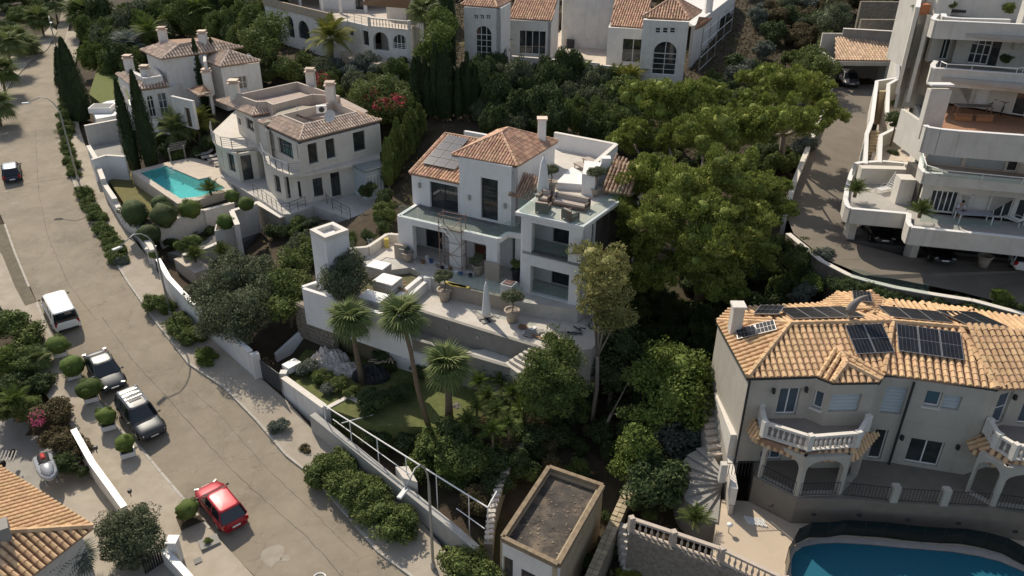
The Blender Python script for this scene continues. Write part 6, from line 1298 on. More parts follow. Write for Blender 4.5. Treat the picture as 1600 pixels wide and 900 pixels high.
# ---- pines
tree('huge spreading Aleppo pine right of the white villa', [(950,300,24,7.5),(960,330,22,6.5),(1200,330,34,7.5),(985,215,32,9),(1040,205,42,10),(1100,215,45,10.5),(1150,205,36,10),(975,290,38,9),(1035,275,52,10.5),(1100,285,55,11),(1160,285,42,10),(1200,300,30,8.5),(985,340,30,8),(1045,345,48,9),(1110,355,50,9.5),(1165,350,38,8.5),(1085,400,36,7),(1015,385,28,6.5),(1190,350,26,7),(980,385,30,5),(1040,425,38,5),(1110,435,38,5),(1170,400,34,5.5),(1000,440,26,4),(1140,455,26,4)], (1095, 470), L_pine, .23, .9, tr=.5, tm=palebark, lumps=13, narrow=.35, lumpr=.34)
tree('round-topped pine in front of the right pavilion', [(1000,150,28,7),(1040,158,32,7),(1082,160,34,7),(1110,150,24,7),(1020,175,22,5)], (1050, 215), L_pine, .25, .85, tr=.35, tm=palebark, narrow=.35, lumpr=.34)
tree('broad pine beside the brown driveway\'s left edge', [(1195,125,30,7),(1235,140,36,7.5),(1180,165,30,7),(1225,185,38,7.5),(1275,150,26,7),(1300,175,22,7),(1265,195,26,6),(1190,205,24,6)], (1215, 262), L_pine, .25, .85, tr=.35, tm=palebark, narrow=.35, lumpr=.34)
r = tree('slim yellow-green pine with a tall pale trunk by the villa\'s right corner', [(925,398,24,10.5),(950,412,28,10.5),(922,432,24,9.5),(957,448,28,9.5),(938,472,26,8.3),(968,488,24,7.6),(945,505,20,6.8)], (925, 655), L_euca, .24, .75, tm=palebark, tr=.17, narrow=.35, lumpr=.4, basez=2.4)
r = tree('smaller pale-barked forked tree in the dark gully', [(985,590,14,4.2),(978,645,13,3.2)], (935, 675), L_mid, .22, .6, tm=palebark, tr=.13, basez=1.8)
tree('dark leafy tree behind the slim pine', [(945,520,30,4),(975,540,34,4),(930,560,26,3),(960,590,30,2.6)], (950, 640), L_dark, .26, .7, tr=.2)
tree('bright green leafy tree left of the cream villa\'s steps', [(1035,555,26,4.5),(1065,570,32,5),(1095,585,26,4.5),(1015,590,28,4.2),(1050,620,34,4),(1085,620,28,3.6),(1020,650,26,3),(1000,690,26,2.6),(1085,650,22,2.6)], (1050, 690), L_lime, .26, .8, tr=.22)
tree('feathery green shrub above the stone-capped wall', [(985,700,24,2.2),(978,730,22,1.6)], (985, 750), L_lime, .2, .9, tr=.1, cat='shrub', name='shrub')
tree('big silvery olive tree beside the street wall', [(330,455,28,3.6),(362,430,32,4.2),(400,428,30,4.2),(345,490,30,3),(390,480,34,3.6),(425,455,28,3.6),(375,515,24,2.2),(330,510,20,2)], (375, 530), L_olive, .22, .9, tr=.28, narrow=.4)
tree('dark green ficus hedge-tree between the olive tree and the white tower', [(440,440,22,3.6),(455,410,22,3.6),(462,450,24,3.2),(440,480,24,2.6),(478,400,18,3)], (455, 510), L_mid, .24, .8, tr=.2)
tree('dusty green olive tree in front of the square white tower', [(522,405,20,2.6),(548,412,22,2.8),(520,435,22,2.2),(552,440,22,2.0),(535,455,18,1.4)], (538, 462), L_olive, .2, .95, tr=.16, narrow=.4, basez=7.5)
tree('big round grey-green olive bush at the bottom left', [(185,825,28,1.9),(215,820,28,2.0),(190,850,28,1.6),(228,845,26,1.6),(205,870,22,1.0)], (208, 880), L_olive, .15, 1.0, tr=.12, narrow=.4, basez=.2)
tree('dark bushy tree on the slope beside the uppermost terrace wall', [(1295,30,22,5),(1310,22,20,5.5),(1300,55,14,3)], (1302, 85), L_olive, .24, .9, tr=.2)
tree('shrubby green tree left of the tiled garage', [(1270,90,22,3.5),(1290,105,20,3.5),(1300,70,18,3.5),(1255,110,18,2.6)], (1280, 135), L_mid, .25, .8, tr=.18)
tree('big evergreen tree at the top left corner of the pavilion house', [(680,60,24,6),(690,35,22,7),(672,85,20,4.5)], (682, 120), L_lime, .26, .9, tr=.2)
tree('dark round-topped carob tree at the top edge by the left cypress', [(425,45,26,4.5),(402,58,24,4),(415,75,20,3)], (418, 95), L_mid, .28, .85, tr=.2)
tree('tall shrub in flower with red blossoms behind the beige villa', [(575,150,26,3),(600,145,28,3),(630,150,24,3),(590,170,26,2),(620,172,24,2)], (600, 195), L_mid, .26, .8, tr=.12, cat='shrub', name='shrub')
for i, (px, py, m_, lb) in enumerate(((583, 150, L_red, 'red bougainvillea blossom cluster behind the beige villa, upper'), (598, 165, L_red, 'red bougainvillea blossom cluster behind the beige villa, lower'), (625, 158, L_red, 'red bougainvillea blossom cluster nearest the conifer hedge'), (503, 122, L_red, 'small red flowering shrub beyond the beige villa\'s chimney'), (58, 655, L_pink, 'pink blossoms on the brownish shrub by the jet ski yard'))):
    p = at(px, py, 3.4 if i < 3 else 2.0); rr = 17 * depth_of(p) / FPX; V, F = leafcloud([(0, 0, 0, rr, rr, rr * .8)], 170, .2 if i < 4 else .12, i, 6, .8, core=0); link('blossoms', fastmesh('blossoms', V, F, m_), None, p); tag(bpy.data.objects[-1] if False else [o for o in bpy.data.objects if o.name.startswith('blossoms')][-1], lb, 'flowers')
# ---- cypresses
def cypress(px0, py0, h, w, label, base=None, mat=L_cyp):
    p = G(px0, py0) if base is None else W(px0, py0, base); r = empty('cypress', p, label, 'cypress'); rg = np.random.default_rng(int(px0)); n = int(h * w * 420)
    t = rg.uniform(0, 1, n) ** .8; rad = w * np.sin(np.clip((1 - t) * 1.9, 0, math.pi / 2)) ** .8 * (.75 + .25 * rg.uniform(0, 1, n)) * np.where(t < .08, .75, 1); an = rg.uniform(0, math.tau, n); rad *= 1 + .12 * np.sin(an * 5 + t * 9)
    P0 = np.stack([np.cos(an) * rad, np.sin(an) * rad, .25 + t * h], 1); d = np.stack([np.cos(an) * .35, np.sin(an) * .35, np.ones(n)], 1) + rg.normal(size=(n, 3)) * .15; d /= np.linalg.norm(d, axis=1)[:, None]; s = np.stack([-np.sin(an), np.cos(an), rg.normal(size=n) * .3], 1); l = rg.uniform(.2, .42, n)[:, None]
    V = np.stack([P0, P0 + d * l * .5 + s * l * .18, P0 + d * l, P0 + d * l * .5 - s * l * .18], 1).reshape(-1, 3); link('foliage', fastmesh('foliage', V, np.arange(n * 4).reshape(-1, 4), mat), r)
    B().lathe([(w * .7, .3), (w * .78, h * .3), (w * .6, h * .65), (.05, h * .97)], p, 8).obj('inner_foliage', mat, r, True); B().tube([p - Vector((0, 0, .3)), p + Vector((0, 0, .6))], .14, 6).obj('trunk', bark, r); return r
for a in ((213, 268, 9.3, .85, 'slender cypress at the corner of the pool deck, leftmost of the pair'), (238, 262, 9.8, 1.0, 'slender cypress at the corner of the pool deck, rightmost of the pair', ), (128, 190, 9.5, 1.5, 'broad dark cypress beside the road, right of the road\'s green hedge'),
    (322, 176, 8, .7, 'narrow cypress in front of the hillside villa, left one'), (345, 160, 7, .7, 'narrow cypress in front of the hillside villa, right one'), (702, 118, 13, 1.1, 'tall narrow cypress between the two top houses'), (338, 48, 9, 1.2, 'dark cypress against the top edge, above the hillside villa'), (112, 168, 7, 1.2, 'short dark cypress at the far end of the road'), (450, 60, 8, .8, 'small cypress by the arcaded house\'s left arches')): cypress(*a)
# conifer hedges: rows of narrow conifers (each its own thing)
for i in range(13):
    t = i / 12; cypress(652 + 92 * t + random.uniform(-3, 3), 188 - 9 * random.random(), random.uniform(4.6, 7.4), random.uniform(.6, .95), 'tall dark conifer of the hedge below the top houses'); [o for o in bpy.data.objects if o.name.startswith('cypress')][-1]['group'] = 'conifers in the dense hedge row'
for i in range(9):
    t = i / 8; r = cypress(606 + 52 * t + random.uniform(-3, 3), 292 - 78 * t, random.uniform(2.8, 4.8), random.uniform(.65, .95), 'mid green conifer of the hedge beside the white villa', mat=L_mid); r['group'] = 'conifers in the hedge beside the white villa'
# ---- palms
def frond_fan(n=15, L=1.0):
    b = B(); b.tube([(0, 0, 0), (.45 * L, 0, .10 * L)], .02, 3)
    for i in range(n):
        a = (i / (n - 1) - .5) * 2.5; d = Vector((math.cos(a), math.sin(a), -.1)); s = Vector((-d.y, d.x, 0)) * .06 * L; o = Vector((.4 * L, 0, .07 * L)); l = L * (1.3 - .35 * abs(a)); m = o + d * l * .55 + Vector((0, 0, -.02 * L)); e = o + d * l + Vector((0, 0, -.28 * L))
        b.add([o, m - s, e, m + s, m + Vector((0, 0, .03 * L))], [(0, 1, 4), (0, 4, 3), (1, 2, 4), (4, 2, 3)])
    return b
def frond_feather(n=13, L=1.0, droop=.55):
    b = B(); pts = [Vector((L * 1.6 * t, 0, L * (.5 * math.sin(t * 1.9) - droop * t * t))) for t in np.linspace(0, 1, 7)]; b.tube(pts, .018, 3)
    for i in range(n):
        t = .16 + .82 * i / n; k = t * 6; j = int(k); p = pts[j].lerp(pts[min(j + 1, 6)], k - j); l = L * .5 * math.sin(math.pi * min(1, t * .8 + .25)) + .08
        for s in (-1, 1): d = Vector((.55, s * .9, -.25)); q = p + d * l; w = Vector((.05 * L, 0, .012)); b.add([p - w, p + w, q + w * .1], [(0, 1, 2)])
    return b
PAL = {}
def palmtop(root, c, n, L, mat, kind='fan', up0=-.7, up1=1.25):
    k = (kind, mat.name, round(L, 1))
    if k not in PAL:
        q = frond_fan(15, L) if kind == 'fan' else frond_feather(14, L) if kind == 'feather' else frond_feather(9, L, .35)
        me = bpy.data.meshes.new('frond'); me.from_pydata(q.v, [], q.f); me.materials.append(mat); PAL[k] = me
    for i in range(n):
        t = (i + .5) / n; o = link('frond', PAL[k], root, Vector(c) - woff(root)); el = up0 + (up1 - up0) * t; o.rotation_euler = (random.uniform(-.3, .3), -el + random.uniform(-.12, .12), i * 2.39996 + random.uniform(-.2, .2)); s = random.uniform(.85, 1.1); o.scale = (s, s, s)
def palm(base, top, L, n, label, mat=L_palm, kind='fan', tr=.2, name='palm_tree', basez=None, topz=None, cat='palm tree', group=None):
    p = G(*base) if basez is None else W(*base, basez)
    best = min((abs(PX((p.x + k * 0, p.y, p.z + h))[1] - top[1]), h) for h in np.arange(.3, 14, .1) for k in (0,))[1]; q = Vector((p.x, p.y, p.z + best)); dx = (top[0] - PX(q)[0]) * depth_of(q) / FPX; q.x += dx
    r = empty(name, p, label, cat, group); b = B().tube([p - Vector((0, 0, .4)), p.lerp(q, .35) + Vector((dx * .12, 0, 0)), p.lerp(q, .7), q], [tr * 1.25, tr, tr * .85, tr * .95], 8).obj('trunk', palmbark, r, True)
    palmtop(r, q, n, L, mat, kind); return r
palm((568, 600), (547, 500), 1.2, 34, 'fan palm standing left of the three in the lower garden, over the tarpaulin heap', basez=2.9)
palm((672, 668), (628, 495), 1.12, 32, 'leaning tall fan palm with a long thin trunk, middle of the lower garden', basez=2.9, tr=.16)
palm((702, 655), (699, 572), 1.2, 34, 'short fan palm with a thick trunk, right of the leaning palm', basez=2.9, tr=.24)
palm((517, 110), (517, 62), 2.1, 34, 'bushy date palm in front of the arcaded house', L_yel, 'feather', tr=.35)
palm((668, 95), (662, 15), 1.6, 30, 'tall fan palm right of the arcaded house')
palm((205, 105), (200, 72), 1.7, 30, 'silvery fan palm beyond the hillside villa\'s lawn', L_grey)
palm((135, 60), (128, 22), 2.2, 34, 'large dark palm near the top of the road', L_mid, 'fan')
palm((235, 90), (232, 52), 1.8, 30, 'lime green palm between the dark trees at upper left', L_lime, 'feather')
palm((310, 60), (308, 20), 1.9, 30, 'bright feathery palm at the top edge above the hillside villa', L_lime, 'fan')
palm((272, 232), (272, 205), 1.7, 28, 'low spreading date palm below the hillside villa', L_palm, 'feather')
palm((312, 220), (310, 190), 1.4, 26, 'small feather palm beside the beige villa\'s left balcony', L_yel, 'feather')
palm((78, 905), (72, 882), .95, 26, 'grey-green fan palm poking up at the bottom left corner', L_grey, basez=1.0)
palm((120, 890), (118, 872), .8, 22, 'second smaller fan palm beside the corner house eave', L_grey, basez=.8)
palm((760, 105), (750, 75), 1.6, 26, 'feather palm in front of the left pavilion\'s arched window', L_yel, 'feather')
palm((775, 100), (775, 70), 1.4, 24, 'second feather palm beside the left pavilion', L_palm, 'feather')
palm((965, 150), (962, 128), 1.5, 22, 'yellowish palm under the right pavilion parapet, left of the pair', L_yel, 'feather'); palm((990, 150), (985, 125), 1.5, 22, 'yellowish palm under the right pavilion parapet, right of the pair', L_yel, 'feather')
palm((912, 140), (908, 115), 1.3, 22, 'dark banana-like palm below the white parapet', L_mid, 'feather')
for i, (a, b_) in enumerate((((18,118),(12,70)), ((30,95),(24,60)), ((46,88),(40,70)), ((8,150),(2,110)), ((2,200),(-6,165)), ((70,60),(62,30)), ((90,35),(84,5)))): palm(a, b_, 1.7, 24, 'street palm along the upper road\'s left edge', L_mid if i % 2 else L_palm, tr=.16, group='street palms along the upper road')
for i, (px, py, L, lb) in enumerate(((1085, 822, .75, 'spiky fan palm shrub beside the beige deck, left of the spotlight'), (1335, 308, .75, 'spiky cycad in the rounded corner of the lower left terrace'), (1436, 340, .75, 'spiky cycad on the parapet at the middle of the lower terraces'), (330, 305, .9, 'spreading cycad at the near corner of the turquoise pool'), (306, 410, .9, 'dark spiky cycad beside the driveway, left of the pair'), (348, 402, .8, 'dark spiky cycad beside the driveway, right of the pair'))):
    zb = (3.0, 13.0, 13.1, 6.9, 5.0, 5.3)[i]; p = W(px, py, zb); r = empty('cycad', p, lb, 'cycad'); B().tube([p, p + Vector((0, 0, .35))], .14, 7).obj('stem', palmbark, r); palmtop(r, p + Vector((0, 0, .35)), 26, L, L_mid, 'cycad', -.1, 1.3)
# yucca thicket
for i, (px, py) in enumerate([(748,600),(762,622),(782,598),(800,618),(775,645),(745,640),(815,640),(830,610),(838,585),(760,585),(795,665),(730,660),(770,675),(812,595),(848,632)]):
    p = at(px, py, 1.6, 2.6); g = W(px, py + 8, 2.0); r = empty('yucca', Vector((p.x, p.y, 2.0)), 'spiky yucca in the thicket right of the short fan palm', 'yucca', 'yuccas in the lower garden thicket'); B().tube([(p.x, p.y, 1.8), p], .08, 5).obj('stem', palmbark, r); palmtop(r, p, 24, .62, L_mid if i % 3 else L_lime, 'cycad', -.5, 1.35)
# ---- topiary balls
def topi(px, py, rpx, label, cat='topiary', base=None, kind='box', sq=.92, grp=None, dz=None): return bush(kind, px, py, rpx, dz, sq, label, cat, grp, 'topiary_ball', base)
for a in ((209, 332, 25, 'large dark round topiary at the left end of the row below the pool'), (233, 366, 20, 'lower round topiary nearest the street wall'), (256, 336, 25, 'dark round topiary, third from the left in the row below the pool'), (296, 326, 20, 'tall lighter topiary in the middle of the row below the pool'), (250, 318, 16, 'small shrub squeezed behind the dark topiaries')): topi(*a[:4], base=6.0 if a[1] < 360 else 5.2, kind='boxd' if a[0] not in (296,) else 'box', sq=.95)
for a in ((352, 346, 16, 6.6, 'round shrub in the raised white planter, upper right'), (287, 383, 13, 5.6, 'left shrub in the low planter beside the driveway'), (303, 377, 14, 5.6, 'right shrub in the low planter beside the driveway'), (385, 318, 15, 7.5, 'round shrub on the high retaining wall'), (362, 306, 13, 6.9, 'small round shrub right of the poolside cycad'), (240, 398+0, 9, 5.0, 'tiny shrub by the cream gate pillar')): bush('box' if a[0] != 287 else 'mid', a[0], a[1], a[2], None, .9, a[4], 'shrub', None, 'shrub', a[3])
# ---- hedges and shrubs by the road (verge on the right)
def row(pts, rpx, kind, label, group, n=None, base=None, jit=.38, name='hedge_plant', cat='hedge'):
    for i, (a, b_) in enumerate(zip(pts, pts[1:])):
        L = math.hypot(b_[0] - a[0], b_[1] - a[1]); k = max(1, round(L / (rpx * .62)))
        for j in range(k): t = (j + .5) / k; bush(kind, a[0] + (b_[0] - a[0]) * t + random.uniform(-jit, jit) * rpx, a[1] + (b_[1] - a[1]) * t + random.uniform(-jit, jit) * rpx, rpx * random.uniform(.75, 1.2), None, .8, label, cat, group, name, base)
row([(101, 125), (103, 180), (106, 225)], 10, 'mid', 'low clipped hedge plant along the upper road', 'clipped hedge beside the upper road')
row([(106, 232), (112, 258), (120, 272)], 9, 'mid', 'low clipped hedge plant near the third street lamp', 'clipped hedge near the third street lamp')
row([(130, 300), (148, 330), (163, 360), (178, 385), (188, 405)], 12, 'mid', 'low leafy hedge plant along the kerb below the pool', 'low hedge along the kerb')
row([(188, 402), (198, 412)], 11, 'grey', 'pale hedge plant at the lower end of the kerb hedge', 'low hedge along the kerb')
bush('mid', 248, 475, 20, None, .8, 'round green shrub at the start of the shrub bed beside the second lamp'); row([(266, 500), (290, 520), (312, 535)], 21, 'mid', 'leafy shrub in the long bed behind the second street lamp', 'shrubs in the bed behind the second lamp'); bush('lime', 322, 556, 16, None, .8, 'looser pale shrub at the lower end of the shrub bed')
bush('grey', 432, 665, 15, None, .8, 'thin straggly shrub on the verge below the slatted gate'); bush('brown', 478, 700, 10, None, .8, 'dry straggly weed on the pavement edge')
row([(508, 722), (545, 750), (580, 780), (628, 818)], 27, 'mid', 'dense green shrub of the long roadside mass', 'roadside shrubs behind the nearest lamp'); bush('grey', 515, 725, 18, None, .85, 'greyish shrub at the top of the roadside mass'); bush('mid', 742, 885, 42, None, .75, 'big green shrub at the foot of the street wall, bottom edge')
# left side gardens
for a in (('mid',25,520,34),('lime',12,560,26),('mid',40,565,24),('dark',60,600,22),('dark',20,605,26),('mid',8,640,22),('brown',80,650,26),('brown',92,680,24),('brown',115,700,20),('dark',105,720,18),('mid',40,640,20),('dark',130,735,10)): bush(a[0], a[1], a[2], a[3], None, .8, 'overgrown garden shrub behind the left pavement', 'shrub', 'shrubs of the overgrown garden at the left edge')
palm((62, 580), (60, 560), .8, 20, 'young fan palm in the overgrown garden at the left edge', L_palm); palm((28, 650), (26, 630), .9, 20, 'banana-like palm in the overgrown garden at the left edge', L_lime, 'feather')
# lower garden of the white villa
for a in (('grey',485,575,16),('mid',505,590,14),('mid',530,600,13),('grey',512,608,12),('mid',548,612,11),('dark',585,625,22),('dark',620,612,18),('mid',640,600,14),('dark',660,575,14),('dark',600,560,18)): bush(a[0], a[1], a[2], a[3], None, .75, 'garden shrub around the dumped tarpaulins in the lower garden', 'shrub', 'shrubs round the tarpaulin heap', base=2.9)
for a in (('dark',545,655,16,1.4),('dark',640,690,26,1.0),('mid',690,700,34,1.2),('mid',660,730,26,.6),('mid',735,720,34,1.2),('dark',780,720,28,1.4),('dark',590,680,20,1.2),('mid',720,750,24,.4),('dark',770,760,22,.8),('dark',830,680,26,2),('dark',820,730,20,1.2),('mid',860,650,20,2.2)): bush(a[0], a[1], a[2], a[3], None, .8, 'dark overgrown shrub behind the white pipe fence', 'shrub', 'overgrown shrubs behind the pipe fence', base=a[4])
tree('tall bushy oleander at the right end of the empty pool', [(870,538,22,6.0),(852,570,27,5.3),(880,585,26,4.9),(888,556,22,5.6),(838,600,26,4.4),(900,605,20,4.2),(868,622,26,3.6),(845,635,22,3.2)], (865, 655), L_mid, .2, .95, cat='shrub', name='shrub', tr=.1, narrow=.3, basez=1.6)
for a in (('grey',1070,698,38,1.6,'large silvery rounded shrub beside the fan-shaped steps'),('dark',1035,745,50,2,'very large dark rounded shrub above the long balustrade'),('grey',1090,722,32,1.4,'second silvery rounded shrub at the top of the fan-shaped steps')): bush(*a[:4], None, .9, a[5], base=a[4])
for a in (('dark',1000,790,14,2.0),('mid',1015,805,12,1.8),('yel',985,893,20,-.6),('yel',1010,898,18,-.6),('mid',1120,640,10,5),('dark',1150,650,6,5)): bush(a[0], a[1], a[2], a[3], None, .7, 'low shrub near the long balustrade and curved steps', 'shrub', 'low shrubs near the long balustrade', base=a[4])
# hedge above the cream villa and gully
row([(1300, 445), (1380, 462), (1440, 470), (1500, 476), (1560, 486), (1620, 498)], 15, 'dark', 'dark hedge plant between the cream villa\'s roof and the driveway', 'hedge behind the cream villa', base=8.4)
for a in (('lime',1270,440,18,8),('mid',1380,465,16,8),('lime',1565,465,16,9),('mid',1585,500,16,8),('mid',1240,400,20,8.6),('grey',1290,400,16,8.8),('mid',1210,380,18,8),('grey',1250,460,18,7.4)): bush(a[0], a[1], a[2], a[3], None, .85, 'loose shrub along the outer wall of the driveway', 'shrub', 'loose shrubs along the driveway wall', base=a[4])
# shrubs on the apartment steps
r = empty('standard_tree', W(1391, 228, 14.0), 'ball-headed standard tree growing beside the apartment steps', 'tree'); p = W(1391, 228, 13.6); q = p + Vector((0, 0, 2.4)); B().tube([p, q], .07, 6).obj('trunk', bark, r); o = link('crown', tpl('dark', 1), r, q - r.location); o.scale = (1.1, 1.1, .85)
for a in (('mid',1402,160,8,14.4,'green plant in the square stair planter'),('dark',1398,240,8,13.2,'small dark shrub in the cream courtyard niche'),('mid',1432,10,6,24.6,'small plant in the square terracotta pot at the top'),('lime',1577,13,9,25.2,'round green plant in the wide terracotta bowl'),('mid',1485,8,7,25.2,'spiky plant behind the top chimney'),('dark',1569,92,9,22.2,'round-headed dark shrub on the fourth terrace')): bush(a[0], a[1], a[2], a[3], None, .9, a[5], 'plant', None, 'plant', a[4])
# scattered shrubs and trees that fill the slopes, each its own thing
def inpoly(x, y, pl): 
    k = False
    for (xa, ya), (xb, yb) in zip(pl, pl[1:] + pl[:1]):
        if (ya > y) != (yb > y) and x < (xb - xa) * (y - ya) / (yb - ya) + xa: k = not k
    return k
def fill(poly, n, kinds, r0, r1, label, group, seed, cat='shrub', sq=.85, name='shrub'):
    rg = random.Random(seed); xs = [p[0] for p in poly]; ys = [p[1] for p in poly]; placed = []; tries = 0
    while len(placed) < n and tries < n * 60:
        tries += 1; x, y = rg.uniform(min(xs), max(xs)), rg.uniform(min(ys), max(ys)); r = rg.uniform(r0, r1)
        if inpoly(x, y, poly) and all(math.hypot(x - a, (y - b_) * 1.3) > (r + c) * .52 for a, b_, c in placed): placed.append((x, y, r)); bush(rg.choice(kinds), x, y - r * .3, r, None, sq * rg.uniform(.85, 1.3), label, cat, group, name)
fill([(430,95),(520,90),(600,108),(650,95),(720,125),(640,190),(610,205),(560,165),(520,150),(470,125),(400,110)], 34, ['grey','grey','mid','olive','mid'], 12, 21, 'bushy garden shrub on the slope below the arcaded house', 'shrubs on the slope below the arcaded house', 1)
fill([(735,110),(800,105),(930,120),(1000,135),(990,200),(960,225),(900,215),(800,200),(745,195),(720,160)], 46, ['dark','dark','mid','dark','olive'], 14, 25, 'dark evergreen shrub in the thicket behind the white villa', 'dark thicket behind the white villa', 2, sq=1.25, name='evergreen_shrub')
fill([(130,20),(400,8),(420,60),(400,95),(330,55),(230,55),(215,110),(170,120),(130,90)], 46, ['mid','dark','lime','mid','olive','dark'], 13, 24, 'garden tree in the dense greenery at top left', 'dense greenery at the top left', 3, sq=1.2, name='garden_tree', cat='tree')
fill([(1110,130),(1190,60),(1290,90),(1300,130),(1270,190),(1240,270),(1225,335),(1200,330),(1160,180)], 30, ['grey','mid','dark','mid'], 13, 20, 'leafy shrub on the slope left of the brown driveway', 'shrubs left of the brown driveway', 4)
fill([(1165,400),(1235,370),(1300,430),(1240,480),(1170,520),(1120,560),(1080,500),(960,440),(1000,420)], 30, ['dark','dark','mid'], 14, 24, 'dark shrub in the shade behind the cream villa', 'dark shrubs behind the cream villa', 5)
fill([(930,500),(1100,470),(1120,560),(1100,600),(980,700),(900,720),(890,640),(910,560)], 40, ['dark','dark','dark','mid'], 14, 24, 'dark shrub in the shaded gully', 'dark shrubs in the shaded gully', 6, name='gully_shrub')
fill([(560,290),(610,300),(610,360),(560,375),(480,345),(430,360),(440,380),(480,400),(560,395),(600,370)], 26, ['mid','dark','brown','olive'], 10, 16, 'shrub between the beige villa and the white tower', 'shrubs between the beige villa and the white tower', 7)
fill([(1180,15),(1290,0),(1430,0),(1400,20),(1330,20),(1250,70),(1190,50)], 30, ['olive','grey','dark','brown'], 11, 19, 'scrubby bush on the dry slope above the garage', 'scrub on the slope above the garage', 8)
fill([(240,195),(330,210),(335,240),(262,250),(250,230)], 10, ['mid','dark'], 9, 14, 'shrub between the pool deck and the hillside villa', 'shrubs behind the pool deck', 9)
fill([(405,90),(430,100),(450,125),(400,130)], 5, ['mid','olive'], 10, 15, 'shrub right of the hillside villa', 'shrubs right of the hillside villa', 10)
fill([(0,0),(60,0),(60,25),(45,45),(0,60)], 8, ['dark','mid'], 10, 16, 'tree in the top left corner beyond the street palms', 'trees in the top left corner', 11, cat='tree', name='garden_tree')
fill([(470,-10),(650,-18),(900,-25),(1180,-20),(1180,-5),(900,-12),(650,-8)], 14, ['dark','mid'], 14, 20, 'tree beyond the top houses', 'trees beyond the top houses', 12, cat='tree', name='garden_tree')
fill([(860,560),(930,560),(930,760),(1000,800),(960,900),(900,900),(880,760),(790,800),(800,700)], 24, ['dark','dark','brown'], 9, 15, 'low dark growth on the gully floor', 'low growth on the gully floor', 13)
fill([(250,350),(300,345),(335,360),(330,390),(290,395),(262,390)], 4, ['dark'], 6, 9, 'small plant in the shaded bed under the retaining wall', 'small plants under the retaining wall', 14)
fill([(590,668),(700,672),(830,650),(900,640),(905,760),(850,740),(800,760),(760,800),(700,770),(640,730)], 22, ['mid','dark','mid','lime','brown'], 13, 22, 'tangled shrub on the bank below the lower lawn', 'tangled shrubs below the lower lawn', 15)
fill([(950,150),(1120,140),(1190,170),(1220,260),(1210,350),(1150,380),(1000,250),(940,220)], 26, ['dark','mid','dark'], 16, 26, 'dark shrub in the shade beneath the pines', 'dark shrubs beneath the pines', 16, name='evergreen_shrub')
# undergrowth: twigs, dry grass and leaves over the bare slopes
rg = np.random.default_rng(5); n = 90000; ux = rg.uniform(-75, 75, n); uy = rg.uniform(24, 140, n); uz = zt_arr(ux, uy)
dr = (np.hypot(ux[:, None] - _cx[None, ::3, 0], uy[:, None] - _cx[None, ::3, 1]) - _cx[None, ::3, 2]).min(1); k = dr > 4.5; ux, uy, uz = ux[k], uy[k], uz[k]; n = len(ux)
p = np.stack([ux, uy, uz + rg.uniform(-.05, .4, n)], 1); t = rg.normal(size=(n, 3)); t /= np.linalg.norm(t, axis=1)[:, None]; s = np.cross(t, rg.normal(size=(n, 3))); s /= np.linalg.norm(s, axis=1)[:, None]; h = rg.uniform(.1, .35, n)[:, None]
V = np.stack([p - t * h, p + s * h * .35, p + t * h, p - s * h * .35], 1).reshape(-1, 3); UND = (V, n)
